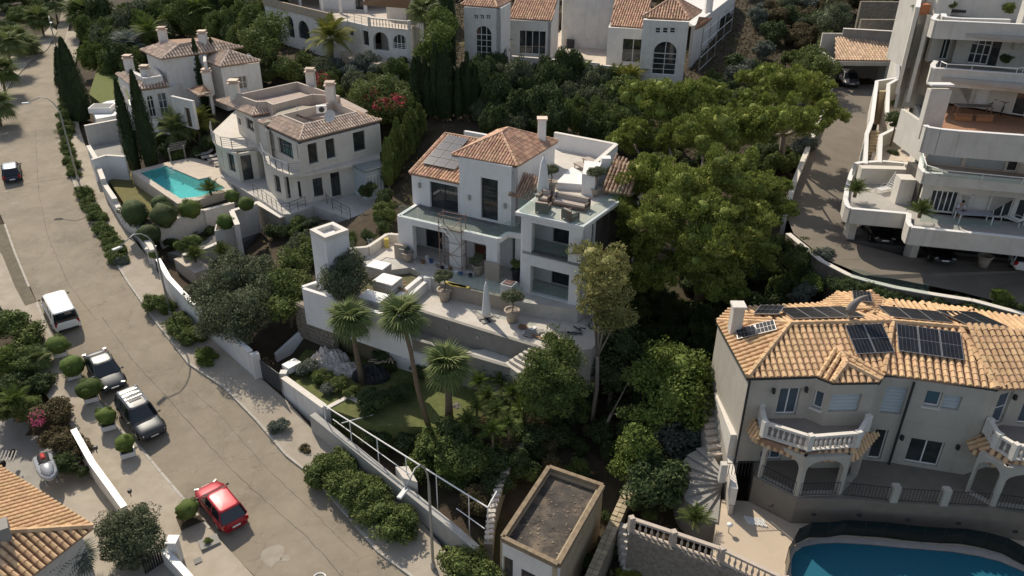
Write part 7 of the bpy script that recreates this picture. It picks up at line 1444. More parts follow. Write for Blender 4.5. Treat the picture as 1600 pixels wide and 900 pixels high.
# ================================================================ vehicles
def paint(name, c, metal=.3): return M(name, c, None, 3, .38, metal=metal, spec=.5, coat=.15)
carglass = M('car_glass', (.012, .016, .02), None, 2, .05, spec=.8)
chrome = M('chrome_trim', (.6, .6, .6), None, 2, .25, metal=.9)
red_l = M('red_lamp_glass', (.35, .01, .01), None, 2, .2); head_l = M('headlamp_glass', (.30, .31, .32), None, 2, .3, spec=.5)
plastic = M('dark_bumper_plastic', (.03, .03, .032), None, 3, .6)
def car(label, pos, yaw, pm, L=4.3, Wd=1.78, H=1.46, kind='hatch', cat='car', roofm=None, rails=False, name='parked_car'):
    """front faces +x of the car; pos on the ground"""
    r = empty(name, pos, label, cat); h = Wd / 2; bz = .93 if kind != 'van' else 1.1; bz = 1.0 if kind == 'suv' else bz
    # x, half width, bonnet/belt height, floor height
    pr = {'hatch': [(-.5, .80, .62, .34), (-.49, .90, .90, .26), (-.45, .96, .98, .24), (-.33, 1, 1, .22), (-.1, 1, 1, .22), (.12, 1, .98, .22), (.24, 1, .95, .22), (.36, .98, .86, .22), (.44, .93, .78, .24), (.485, .84, .68, .26), (.5, .74, .55, .32)],
          'coupe': [(-.5, .76, .68, .34), (-.485, .88, .90, .26), (-.42, .95, .96, .24), (-.30, 1, .98, .22), (-.1, 1, 1, .22), (.1, .99, .97, .22), (.22, .98, .92, .22), (.36, .96, .84, .22), (.45, .90, .74, .24), (.49, .80, .64, .26), (.5, .7, .5, .3)],
          'suv': [(-.5, .90, .66, .34), (-.495, .95, .96, .28), (-.46, .98, 1.0, .26), (-.33, 1, 1, .26), (-.1, 1, 1, .26), (.14, 1, 1, .26), (.2, 1, .99, .26), (.36, .98, .96, .26), (.45, .95, .92, .28), (.49, .9, .8, .3), (.5, .86, .6, .34)],
          'van': [(-.5, .94, .66, .3), (-.497, .97, .96, .24), (-.47, 1, 1.0, .22), (-.33, 1, 1, .22), (-.1, 1, 1, .22), (.16, 1, 1, .22), (.32, 1, .98, .22), (.40, .98, .92, .22), (.455, .94, .82, .24), (.49, .86, .66, .26), (.5, .8, .5, .3)]}[kind]
    def loft(rings, close=True):
        n = len(rings[0]); vs = [v for g in rings for v in g]; m = len(rings); fs = [(i * n + k, i * n + (k + 1) % n, (i + 1) * n + (k + 1) % n, (i + 1) * n + k) for i in range(m - 1) for k in range(n)]
        return vs, fs + [tuple(range(n))[::-1], tuple(range((m - 1) * n, m * n))]
    rings = []
    for x, wf, zf, fl_ in pr:
        w_, z = h * wf, bz * zf; X_ = x * L; rings.append([(X_, -w_ * .55, fl_), (X_, -w_ * .94, fl_ + .05), (X_, -w_, fl_ + .22), (X_, -w_, z - .16), (X_, -w_ * .94, z - .03), (X_, -w_ * .55, z + .015), (X_, w_ * .55, z + .015), (X_, w_ * .94, z - .03), (X_, w_, z - .16), (X_, w_, fl_ + .22), (X_, w_ * .94, fl_ + .05), (X_, w_ * .55, fl_)])
    def put(vs, fs, nm, m, sm=True, par=r, sub=0):
        me = bpy.data.meshes.new(nm); me.from_pydata([tuple(v) for v in vs], [], fs); me.materials.append(m); me.update(); bm = bmesh.new(); bm.from_mesh(me); bmesh.ops.recalc_face_normals(bm, faces=bm.faces); bm.to_mesh(me); bm.free()
        if sm: me.shade_smooth()
        o = link(nm, me, par)
        if sub: md = o.modifiers.new('s', 'SUBSURF'); md.levels = sub; md.render_levels = sub
        return o
    body = put(*loft(rings), 'body', pm, True, r, 1)
    g = {'hatch': (-.475, -.36, .06, .27), 'coupe': (-.40, -.20, .02, .24), 'suv': (-.485, -.44, .06, .20), 'van': (-.49, -.46, .20, .37)}[kind]; xr0, xt0, xt1, xf1 = [q * L for q in g]; tw = h * (.72 if kind != 'van' else .82); bw_ = h * .93
    zt_ = H; zb = bz - .05
    def ring(t, grow=0.0): # t 0..1 height
        a, c, w_ = xr0 + (xt0 - xr0) * t - grow, xf1 + (xt1 - xf1) * t + grow, bw_ + (tw - bw_) * t + grow; z = zb + (zt_ - zb) * t; e = .12; return [(a, -w_ + e, z), (a + e, -w_, z), (c - e, -w_, z), (c, -w_ + e * 2, z), (c, w_ - e * 2, z), (c - e, w_, z), (a + e, w_, z), (a, w_ - e, z)]
    vs, fs = loft([ring(0), ring(.5), ring(.93)]); put(vs, fs, 'window_glass', carglass, False)
    R1, R2, R3 = ring(.90, .015), ring(.97, .01), ring(1.0, -.10); c = [(xt0 * .55 + xt1 * .45, 0, zt_ + .03)]
    vs, fs = loft([R1, R2, R3]); fs = fs[:-2]; n = 8; k = len(vs); vs = vs + c; fs += [(16 + i, 16 + (i + 1) % n, k) for i in range(n)]; roof = put(vs, fs, 'roof_panel', roofm or pm, True)
    b = B(); lo, hi = ring(0, .012), ring(.92, .012)
    for i, j in ((1, 1), (2, 2), (5, 5), (6, 6)): b.tube([lo[i], hi[j]], .045, 5)
    for s in (-1, 1):
        xm = (xt0 + xt1) / 2 + .1; b.tube([(xm, s * (bw_ + .008), zb), (xm, s * (tw + .012), zt_ - .1)], .035, 4)
        if kind in ('suv', 'van'): b.tube([(xt0 * .55, s * (bw_ + .008), zb), (xt0 * .55, s * (tw + .012), zt_ - .1)], .05, 4)
    put(b.v, b.f, 'pillars', pm, False)
    wr = .31 if kind != 'suv' else .36
    for sx in (.31, -.3):
        for s in (-1, 1):
            xc = sx * L; q = B(); q.tube([(xc, s * (h - .21), wr), (xc, s * (h + .005), wr)], wr, 18); t = put(q.v, q.f, 'wheel', black_m, False); q = B(); q.tube([(xc, s * (h + .0), wr), (xc, s * (h + .015), wr)], wr * .62, 12); put(q.v, q.f, 'rim', chrome, False, t)
            a = B(); pts = [(xc + (wr + .07) * math.cos(th), s * (h + .004), wr + (wr + .07) * math.sin(th)) for th in np.linspace(.1, math.pi - .1, 9)]; a.tube(pts, .035, 4); put(a.v, a.f, 'wheel_arch', plastic if kind == 'suv' else pm, False)
    for s in (-1, 1):
        q = B(); q.cbox((L * .47, s * h * .68, bz * .70), (.10, .26, .11), -s * .45); put(q.v, q.f, 'headlight', head_l, False)
        q = B(); q.cbox((-L * .485, s * h * .80, bz * .80), (.12, .22, .3 if kind in ('van', 'hatch') else .18), s * .25); put(q.v, q.f, 'tail_light', red_l, False)
        q = B(); q.cbox((xf1 - .18, s * (h + .1), bz + .03), (.10, .17, .11)); put(q.v, q.f, 'mirror', plastic, False)
        q = B()
        for xd in ((xt0 + xt1) / 2 + .12, xf1 - .25, xr0 + .55): q.tube([(xd, s * (h + .003), .38), (xd, s * (h + .003), bz - .18)], .008, 3)
        put(q.v, q.f, 'door_gap', black_m, False)
        if rails: q = B(); q.tube([(xt0 + .1, s * (tw - .08), zt_ + .06), (xt1 - .1, s * (tw - .08), zt_ + .06)], .03, 5); put(q.v, q.f, 'roof_rail', chrome, False)
    for sx in (-1, 1): q = B(); q.cbox((sx * (L / 2 + .005), 0, .5), (.02, .5, .12)); put(q.v, q.f, 'number_plate', white_m, False)
    q = B(); q.cbox((L / 2 - .03, 0, .40), (.14, h * 1.35, .14)); put(q.v, q.f, 'grille', plastic, False); q = B(); q.cbox((-L / 2 + .03, 0, .36), (.14, h * 1.5, .14)); put(q.v, q.f, 'rear_bumper', plastic if kind != 'hatch' else pm, False)
    if kind == 'suv' and rails:
        q = B(); [q.cbox((xt0 + .45 + i * .4, 0, zt_ + .06), (.05, tw * 1.7, .03)) for i in range(3)]; put(q.v, q.f, 'roof_bars', alu, False)
        q = B(); q.cbox((xt0 + 1.25, 0, zt_ + .035), (.7, .8, .02)); put(q.v, q.f, 'sunroof', carglass, False)
    r.rotation_euler = (0, 0, yaw); return r
def carat(fr, bk, label, pm, **k): # image points on the ground under the nose and the tail
    a, c = RW(*fr), RW(*bk); d = a - c; m = (a + c) / 2; o = car(label, Vector((m.x, m.y, zroad(m.y) + .01)), math.atan2(d.y, d.x), pm, **k); o.rotation_euler = (0, -math.atan2(zroad(a.y) - zroad(c.y), d.xy.length), 0); o.rotation_euler = (Matrix.Rotation(math.atan2(d.y, d.x), 3, 'Z') @ Matrix.Rotation(-math.atan2(zroad(a.y) - zroad(c.y), d.xy.length), 3, 'Y')).to_euler(); return o
carat((322, 768), (372, 831), 'glossy red hatchback parked nose-up at the bottom of the road', paint('red_paint', (.33, .018, .03)), L=4.1, Wd=1.72, H=1.52)
carat((245, 690), (200, 632), 'silver-grey boxy off-roader with a big sunroof parked behind the grey coupe', paint('gunmetal_paint', (.055, .058, .063), .5), L=4.45, Wd=1.85, H=1.74, kind='suv', rails=True, roofm=paint('silver_roof', (.09, .093, .098), .2))
carat((184, 616), (149, 560), 'dark grey coupe parked behind the white van', paint('grey_metallic_paint', (.04, .048, .053), .15), L=4.4, Wd=1.78, H=1.36, kind='coupe')
carat((83, 470), (112, 524), 'white van parked at the left kerb beyond the topiary balls', paint('white_van_paint', (.74, .73, .70), 0), L=4.7, Wd=1.9, H=1.9, kind='van', cat='van', name='parked_van')
carat((19, 262), (22, 291), 'dark blue hatchback standing at the left edge of the upper road', paint('navy_paint', (.02, .03, .06), .4), L=4.0, Wd=1.7, H=1.5, roofm=paint('sky_sheen_roof', (.2, .22, .25), .5))  # sky reflection put into the pale roof colour
def carp(px, py, z, yaw, label, pm, **k): return car(label, W(px, py, z), yaw, pm, **k)
blk = paint('black_paint', (.010, .010, .012), .3)
carp(1369, 367, 9.64, math.radians(-97), 'black car in the left carport under the apartment terraces', blk, L=4.4, kind='hatch')
carp(1459, 397, 9.64, math.radians(-97), 'black saloon in the middle carport with its headlights showing', blk, L=4.4, kind='coupe')
carp(1592, 408, 9.64, math.radians(70), 'white car tail-out in the right carport', paint('white_car_paint', (.72, .72, .70), 0), L=4.5, kind='hatch')
carp(1325, 131, 12.0, math.radians(-100), 'silver-nosed car in the shade of the tiled garage', paint('dark_silver_paint', (.1, .1, .11), .5), L=4.3)
# jet ski on its trailer cradle
c = RW(77, 742); r = empty('jet_ski', c, 'white and black jet ski with red trim in the shaded yard', 'jet ski'); yaw = math.radians(-52)
def lj(pts): return [c + Matrix.Rotation(yaw, 3, 'Z') @ Vector(p) for p in pts]
def hull(st, nm, m, z0=0.35):
    n = 8; vs = []
    for x, w_, zl, zh in st: vs += lj([(x, -w_ * .4, zl + z0), (x, -w_, (zl + zh) / 2 + z0), (x, -w_ * .9, zh + z0), (x, -w_ * .3, zh + .05 + z0), (x, w_ * .3, zh + .05 + z0), (x, w_ * .9, zh + z0), (x, w_, (zl + zh) / 2 + z0), (x, w_ * .4, zl + z0)])
    b = B(); m_ = len(st); b.add(vs, [(i * n + k, i * n + (k + 1) % n, (i + 1) * n + (k + 1) % n, (i + 1) * n + k) for i in range(m_ - 1) for k in range(n)] + [tuple(range(n))[::-1], tuple(range((m_ - 1) * n, m_ * n))]); return b.obj(nm, m, r, True)
hull([(-1.5, .5, 0, .3), (-1.3, .58, -.05, .38), (0, .6, -.08, .42), (.9, .5, 0, .5), (1.35, .28, .15, .5), (1.6, .05, .35, .48)], 'hull', paint('white_gelcoat', (.34, .36, .40), 0)); hull([(-1.45, .3, .3, .42), (-.9, .34, .4, .72), (0, .3, .4, .78), (.25, .22, .4, .7)], 'seat', black_m); hull([(.1, .3, .4, .75), (.5, .38, .4, .85), (1.0, .3, .4, .66), (1.45, .1, .4, .5)], 'bonnet', paint('white_gelcoat', (.34, .36, .40), 0))
hull([(-.9, .12, .75, .78), (-.2, .14, .8, .82)], 'seat_stripe', M('red_vinyl', (.4, .03, .03), None, 3, .5)); B().tube(lj([(.35, -.38, 1.3), (.3, 0, 1.25), (.35, .38, 1.3)]), .03, 5).obj('handlebar', black_m, r)
for s in (-.45, .45): B().tube(lj([(-1.4, s, .2), (1.4, s * .6, .25)]), .05, 5).obj('cradle_beam', alu, r)
# street lamps
def lamp(base, head, h, label, dz=.12):
    p = RW(*base, dz); best = None; r = empty('street_lamp', p, label, 'street lamp'); top = p + Vector((0, 0, h))
    q = min((abs((W(*head, z) - top).xy.length - 2.6), z) for z in np.arange(top.z + .1, top.z + 1.6, .05))[1]; hd = W(*head, q); d = hd - top; d.z = 0
    if d.length > 3.4: hd = top + d.normalized() * 3.0 + Vector((0, 0, hd.z - top.z))
    d = hd - top; d.z = 0; e = hd.z - top.z
    pts = [p, top - Vector((0, 0, 1)), top] + [top + d * (1 - math.cos(t)) * .55 + Vector((0, 0, math.sin(t) * (e + .55))) for t in np.linspace(.35, 1.57, 4)] + [hd + Vector((0, 0, .06))]
    B().tube(pts, [.09, .075, .065, .055, .05, .045, .04, .04], 8).obj('pole', pole_m, r, True); B().lathe([(.16, 0), (.16, .25), (.1, .5)], p, 8).obj('base_sleeve', pole_m, r)
    u = d.normalized(); b = B(); c = hd + u * .25; yaw = math.atan2(u.y, u.x); b.cbox(c, (.75, .26, .12), yaw); b.obj('lamp_head', M('pale_lamp_housing', (.62, .63, .62), None, 3, .4), r, False, .03); B().cbox(c - Vector((0, 0, .075)), (.5, .2, .03), yaw).obj('lens', head_l, r); return r
lamp((677, 887), (633, 766), 6.3, 'nearest street lamp, curved arm over the road at the bottom centre')
lamp((266, 490), (188, 386), 5.7, 'tall street lamp with a curved arm beside the second gate pillar and shrub bed')
lamp((122, 281), (45, 161), 6.8, 'street lamp beside the upper road where the clipped hedge ends')
lamp((97, 108), (88, 52), 6.8, 'farthest street lamp near the top of the road')
# planters with topiary balls along the left pavement
for i, (px, py, rp, bx, by, lb) in enumerate(((90, 538, 19, 97, 556, 'topiary ball nearest the white van, in a white planter'), (112, 572, 19, 120, 592, 'topiary ball left of the grey coupe\'s rear, in a white planter'), (138, 607, 20, 150, 622, 'largest topiary ball beside the grey coupe\'s bonnet, in a white planter'), (165, 650, 17, 176, 665, 'topiary ball beside the off-roader, in a white planter'), (195, 692, 17, 205, 707, 'topiary ball nearest the road edge below the off-roader, in a white planter'), (292, 795, 19, 305, 822, 'topiary ball beside the red car, in a soil square'))):
    zz_ = RW(bx, by).z; c = W(px, py, zz_ + 1.02); p = Vector((c.x, c.y, zroad(c.y) + .13)); rr = rp * 1.1 * depth_of(c) / FPX
    r = empty('topiary_tree', p, lb, 'topiary'); o = link('ball_crown', tpl('box', i % 4), r, c - p); o.scale = (rr * random.uniform(.93, 1.06), rr * random.uniform(.93, 1.06), rr * random.uniform(.8, .95)); o.rotation_euler = (random.uniform(-.2, .2), random.uniform(-.2, .2), i * 1.3); B().tube([p + Vector((0, 0, .1)), Vector((c.x, c.y, c.z - rr * .5))], .06, 6).obj('trunk', bark, r)
    if i < 5: b = B(); b.cbox(p + Vector((0, 0, .17)), (.9, .9, .34), .5); o = b.obj('planter_box', white_m, r); B().cbox(p + Vector((0, 0, .342)), (.72, .72, .02), .5).obj('soil', soil, r)
    else: B().cbox(p + Vector((0, 0, .01)), (1.3, 1.2, .04), .6).obj('soil', soil, r)
c = RW(327, 848, .13); r = empty('stone_planter', c, 'flat grey stone tray with small plants behind the red car', 'planter'); B().cbox(c + Vector((0, 0, .05)), (1.1, .8, .12), .6).obj('tray', greycon, r); o = link('plants', tpl('lime', 1), r, (0, 0, .2)); o.scale = (.3, .25, .18)
c = RW(309, 876, .13); tag(B().cbox(c + Vector((0, 0, .012)), (.42, .42, .02), .6).obj('drain_cover', dark_m), 'small square dark drain cover on the pavement, bottom left', 'drain cover')
for px, py, lb in ((152, 708, 'dark lantern on the street wall, upper'), (205, 776, 'dark lantern on the street wall, lower')): c = RW(px, py, 1.05); r = empty('wall_lantern', c, lb, 'lantern'); B().tube([c, c + Vector((0, 0, .35))], .03, 5).obj('stem', dark_m, r); B().cbox(c + Vector((0, 0, .45)), (.18, .18, .25)).obj('lantern_box', dark_m, r)
r = empty('pipe_end', RW(499, 902), 'white ring of a pipe end on the road at the bottom edge', 'pipe'); c = RW(499, 903, .05); B().tube([c + Vector((.35 * math.cos(t), .35 * math.sin(t), 0)) for t in np.linspace(0, 6.28, 16)], .05, 5).obj('ring', white_m, r)
# ================================================================ furniture, pots and building material
def pot(px, py, z, label, rad=.38, h=.75, mat=None, kind='olive', crown=.75, ch=1.5, cat='potted tree', square=False):
    p = W(px, py, z); r = empty('potted_tree', p, label, cat)
    if square: B().cbox(p + Vector((0, 0, h / 2)), (rad * 2, rad * 2, h)).obj('pot', mat or stonepot, r)
    else: B().lathe([(rad * .68, 0), (rad * .85, h * .6), (rad * .95, h * .88), (rad * 1.12, h * .9), (rad * 1.12, h), (rad * .9, h), (rad * .85, h * .9)], p, 14).obj('pot', mat or stonepot, r, True)
    B().tube([p + Vector((0, 0, h * .8)), p + Vector((.08, 0, h + (ch - h) * .4)), p + Vector((0, .05, ch))], .05, 5).obj('trunk', bark, r); o = link('crown', tpl(kind, NB[0] % 4), r, (0, 0, ch + crown * .2)); o.scale = (crown, crown, crown * .75); NB[0] += 1; return r
pot(695, 469, DK, 'olive tree in a large beige pot at the left of the sun terrace', .52, .95, crown=.85, ch=1.9); pot(800, 502, DK, 'olive tree in a large beige pot on the sun terrace, right of the parasol', .52, .95, crown=.85, ch=1.9)
pot(747, 430, GZ_, 'potted tree standing in front of the red-brown door', .4, .9, kind='olive', crown=.6, ch=1.3); pot(806, 439, GZ_, 'dark slim pot plant beside the tower', .35, 1.0, dark_m, 'mid', .5, 1.3); pot(860, 300, VT + .02, 'olive tree in a round pot on the roof terrace next to the closed parasol', .45, .8, crown=.75, ch=1.6); pot(930, 306, VT + .02, 'sparse potted olive beside the stair housing on the roof terrace', .35, .6, crown=.75, ch=1.7)
pot(638, 408, GZ_, 'broad pot with upright leaves beside the stone slabs', .45, .8, kind='grey', crown=.3, ch=.95)
pot(1440, 22, 24.65, 'small tree in a square terracotta pot at the top of the ochre steps', .4, .8, terracotta, 'mid', .45, 1.7, square=True); pot(1577, 25, 24.65, 'wide orange terracotta bowl with a round plant on the top terrace', .75, .6, terracotta, 'lime', .7, .9, cat='potted plant'); pot(1535, 416, 9.65, 'big pale pot with a dark tree between the two right carports', .5, .9, kind='dark', crown=1.0, ch=1.8)
def parasol(px, py, z, h, label, m=None, wb=.3):
    p = W(px, py, z); r = empty('closed_parasol', p, label, 'parasol'); B().tube([p, p + Vector((0, 0, h + .15))], .035, 6).obj('pole', alu, r); B().lathe([(wb, h * .12), (wb * 1.05, h * .2), (wb * .8, h * .5), (wb * .5, h * .85), (.03, h)], p, 10).obj('folded_canopy', m or M('white_canvas', (.60, .60, .60), (.68, .68, .67), 8, .9), r, True)
    q = B(); q.cbox(p + Vector((0, 0, .06)), (1.1, .12, .12), .5); q.cbox(p + Vector((0, 0, .062)), (.12, 1.1, .11), .5); q.obj('base_cross', dark_m, r)
    for s in ((.3, .3), (-.3, .3), (.3, -.3), (-.3, -.3)): B().cbox(p + Matrix.Rotation(.5, 3, 'Z') @ Vector((s[0], s[1], .05)), (.42, .42, .08), .5).obj('base_slab', greycon, r)
parasol(760, 499, DK, 3.1, 'closed white parasol standing on the sun terrace'); parasol(848, 306, VT + .02, 3.0, 'closed white parasol on the roof terrace', wb=.42)
def at_(p, yaw, pts): return [p + Matrix.Rotation(yaw, 3, 'Z') @ Vector(q) for q in pts]
def seatset(px, py, z, yaw, w_, label, name='sofa', cat='sofa', mat=None, cm=None):
    p = W(px, py, z); r = empty(name, p, label, cat); mt = mat or wicker
    def bx(c, s, nm, m): q = B(); q.cbox(at_(p, yaw, [c])[0], s, yaw); return q.obj(nm, m, r)
    bx((0, 0, .22), (w_, .85, .14), 'seat_frame', mt); bx((0, -.05, .37), (w_ - .24, .7, .16), 'seat_cushion', cm or cushion); bx((0, .38, .55), (w_, .1, .5), 'backrest', mt); bx((0, .27, .62), (w_ - .26, .14, .38), 'back_cushion', cm or cushion)
    for s in (-1, 1):
        bx((s * (w_ / 2 - .06), 0, .56), (.11, .85, .08), 'armrest', mt)
        for t in (-1, 1): bx((s * (w_ / 2 - .06), t * .38, .28), (.09, .09, .55), 'leg', mt)
    return r
ya = math.atan2(qu.y, qu.x)
seatset(892, 324, VT + .02, ya, 2.6, 'long brown wicker sofa with taupe cushions on the roof terrace'); seatset(891, 343, VT + .02, ya + 2.7, .95, 'wicker armchair at the front corner of the roof terrace', 'armchair', 'armchair'); seatset(849, 331, VT + .02, ya + 3.3, .95, 'wicker armchair by the left glass edge of the roof terrace', 'armchair', 'armchair'); seatset(852, 316, VT + .02, ya + .1, .8, 'small wicker chair next to the closed parasol', 'armchair', 'armchair')
def lounger(px, py, z, yaw, label, fm, cm, group=None, back=.5, slats=False):
    p = W(px, py, z); r = empty('sun_lounger', p, label, 'sun lounger', group)
    def bx(c, s, nm, m, tl=None): q = B(); q.cbox(at_(p, yaw, [c])[0], s, yaw, tl); return q.obj(nm, m, r)
    if slats:
        for i in range(7): bx((-.25 + i * .17, 0, .34), (.11, .62, .03), 'slat', fm)
        for i in range(6): bx((-.42 - i * .11, 0, .42 + i * .13 * back * 1.6), (.03, .62, .11), 'slat', fm)
        for s in (-1, 1): B().tube(at_(p, yaw, [(1.0, s * .32, .36), (-.35, s * .32, .36), (-1.0, s * .32, .36 + back * 1.45)]), .03, 5).obj('side_rail', fm, r); B().tube(at_(p, yaw, [(.3, s * .34, .36), (.2, s * .36, .58), (-.5, s * .36, .58)]), .02, 4).obj('armrest', fm, r)
    else: bx((.3, 0, .32), (1.3, .65, .1), 'mattress', cm); bx((-.62, 0, .32 + back * .32), (.72, .65, .09), 'backrest', cm, (0, back)); 
    for s in (-1, 1):
        for t in (-.5, .8): bx((t, s * .28, .15), (.05, .05, .31), 'leg', fm)
    return r
lounger(912, 266, VT + .02, ya + 2.6, 'taupe sun lounger with raised back behind the sofa on the roof terrace', wood_m, cushion); lounger(925, 258, VT + .02, ya + 2.6, 'taupe sun lounger nearest the parapet corner on the roof terrace', wood_m, cushion)
for i in range(4): lounger(320 + i * 10, 244 + i * 4.5, PD, math.radians(205), ['leftmost', 'second from left', 'third from left', 'rightmost'][i] + ' grey lounger in the row beside the turquoise pool', alu, M('grey_canvas', (.36, .34, .32), None, 3, .9), 'loungers by the turquoise pool')
lounger(1384, 300, 12.62, math.radians(205), 'white slatted lounger with raised back on the sunlit lower left terrace', white_m, white_m, slats=True, back=.75); lounger(1584, 350, 12.62, math.radians(120), 'pale slatted lounger at the right of the table terrace', white_m, white_m, slats=True, back=.75)
# table terrace with a person
def table(px, py, z, yaw, l, w_, label, tm_, lm): 
    p = W(px, py, z); r = empty('table', p, label, 'table'); q = B(); q.cbox(p + Vector((0, 0, .73)), (l, w_, .05), yaw); q.obj('tabletop', tm_, r)
    for a in (-1, 1):
        for c in (-1, 1): B().cbox(at_(p, yaw, [(a * (l / 2 - .08), c * (w_ / 2 - .08), .35)])[0], (.07, .07, .7), yaw).obj('leg', lm, r)
    return r
yt = math.radians(-6); tb = table(1519, 347, 12.62, yt, 2.4, 1.0, 'white-framed glass table on the lower terrace with someone at its left end', M('grey_tabletop', (.3, .32, .36), None, 3, .4), white_m)
table(1517, 180, 18.62, math.radians(-6), 2.6, .9, 'dark wooden table with pale top on the terracotta terrace', greywood, wood_m); r = empty('bench', W(1508, 186, 18.62), 'orange-brown bench in front of the dark table', 'bench'); p = W(1519, 188, 18.62)
for i, s in enumerate((-.75, .75)): B().cbox(at_(p, yt, [(s, 0, .4)])[0], (1.2, .5, .12), yt).obj('seat', wood_m, r); B().cbox(at_(p, yt, [(s, -.2, .25)])[0], (1.2, .06, .5), yt).obj('front_board', M('orange_wood', (.38, .17, .07), (.44, .21, .1), 5, .7), r)
def person(p, yaw):
    r = empty('person', p, 'person in a light shirt leaning over the table with a dark phone or book', 'person')
    J = {'pel': (0, 0, .5), 'sp': (.04, 0, .72), 'ch': (.14, 0, .95), 'nk': (.2, 0, 1.1), 'hd': (.26, 0, 1.2), 'h2': (.28, 0, 1.3)}
    for s, k in ((-1, 'l'), (1, 'r')): J.update({k + 'hp': (.03, s * .1, .5), k + 'kn': (.45, s * .14, .5), k + 'an': (.42, s * .14, .1), k + 'ft': (.6, s * .15, .05), k + 'sh': (.14, s * .19, 1.02), k + 'el': (.34, s * .27, .80), k + 'wr': (.55, s * .12, .79)})
    E_ = [('pel', 'sp'), ('sp', 'ch'), ('ch', 'nk'), ('nk', 'hd'), ('hd', 'h2')] + [x for k in 'lr' for x in (('pel', k + 'hp'), (k + 'hp', k + 'kn'), (k + 'kn', k + 'an'), (k + 'an', k + 'ft'), ('ch', k + 'sh'), (k + 'sh', k + 'el'), (k + 'el', k + 'wr'))]
    rad = {'pel': .15, 'sp': .13, 'ch': .15, 'nk': .055, 'hd': .085, 'h2': .09, 'hp': .1, 'kn': .065, 'an': .045, 'ft': .04, 'sh': .07, 'el': .045, 'wr': .03}
    def skin(keys, edges, nm, m, g=0.0, extra=None):
        ks = list(keys); me = bpy.data.meshes.new(nm); Rm = Matrix.Rotation(yaw, 3, 'Z'); me.from_pydata([Rm @ Vector(J[k]) for k in ks], [(ks.index(a), ks.index(c)) for a, c in edges], []); o = link(nm, me, r); md = o.modifiers.new('skin', 'SKIN'); me.skin_vertices.new() if not me.skin_vertices else None
        for v, k in zip(me.skin_vertices[0].data, ks): q = rad.get(k, rad.get(k[1:], .03)) + g; v.radius = (q, q)
        me.skin_vertices[0].data[0].use_root = True; md2 = o.modifiers.new('sub', 'SUBSURF'); md2.levels = md2.render_levels = 1; me.materials.append(m); return o
    sk = M('skin_tone', (.42, .26, .18), None, 3, .6)
    for k in 'lr':
        s = -1 if k == 'l' else 1
        for f in range(4): J[k + 'f%d' % f] = (.60, s * (.12 - .02 * f), .785); J[k + 'g%d' % f] = (.64 + .01 * (f % 2), s * (.11 - .02 * f), .775); rad['f%d' % f] = .012; rad['g%d' % f] = .009
        J[k + 'tb'] = (.58, s * .06, .79); rad['tb'] = .011
    ED = E_ + [(k + 'wr', k + 'f%d' % f) for k in 'lr' for f in range(4)] + [(k + 'f%d' % f, k + 'g%d' % f) for k in 'lr' for f in range(4)] + [(k + 'wr', k + 'tb') for k in 'lr']
    skin(J.keys(), ED, 'body', sk)
    tk = ['pel', 'sp', 'ch', 'lsh', 'lel', 'rsh', 'rel']; skin(tk, [('pel', 'sp'), ('sp', 'ch'), ('ch', 'lsh'), ('lsh', 'lel'), ('ch', 'rsh'), ('rsh', 'rel')], 'shirt', M('pale_shirt', (.5, .52, .6), None, 3, .9), .018)
    tk = ['pel', 'lhp', 'lkn', 'rhp', 'rkn']; skin(tk, [('pel', 'lhp'), ('lhp', 'lkn'), ('pel', 'rhp'), ('rhp', 'rkn')], 'shorts', M('dark_shorts', (.03, .035, .06), None, 3, .9), .015)
    q = B().lathe([(.02, 1.22), (.1, 1.27), (.108, 1.34), (.075, 1.41), (.01, 1.43)], (0, 0, 0), 10); me = bpy.data.meshes.new('hair'); Rm = Matrix.Rotation(yaw, 3, 'Z'); me.from_pydata([Rm @ (Vector(v) + Vector((.255, 0, 0))) for v in q.v], [], q.f); me.materials.append(M('dark_hair', (.015, .012, .01), None, 3, .8)); link('hair', me, r)
    return r
pp = at_(tb.location, yt, [(-.75, .85, 0)])[0]; person(pp, yt - math.pi / 2)
c = at_(tb.location, yt, [(-.72, .25, .77)])[0]; tag(B().cbox(c, (.3, .22, .03), .3).obj('book', dark_m), 'dark open book or tablet on the terrace table before the person', 'book')
c = at_(pp, yt, [(0, .05, 0)])[0]; r = empty('chair', c, 'chair the person sits on at the terrace table', 'chair'); B().cbox(c + Vector((0, 0, .38)), (.5, .5, .05), yt).obj('seat', white_m, r); B().cbox(at_(c, yt, [(0, .25, .65)])[0], (.5, .04, .5), yt).obj('backrest', white_m, r)
for a in (-1, 1):
    for d in (-1, 1): B().cbox(at_(c, yt, [(a * .22, d * .22, .18)])[0], (.04, .04, .37), yt).obj('leg', white_m, r)
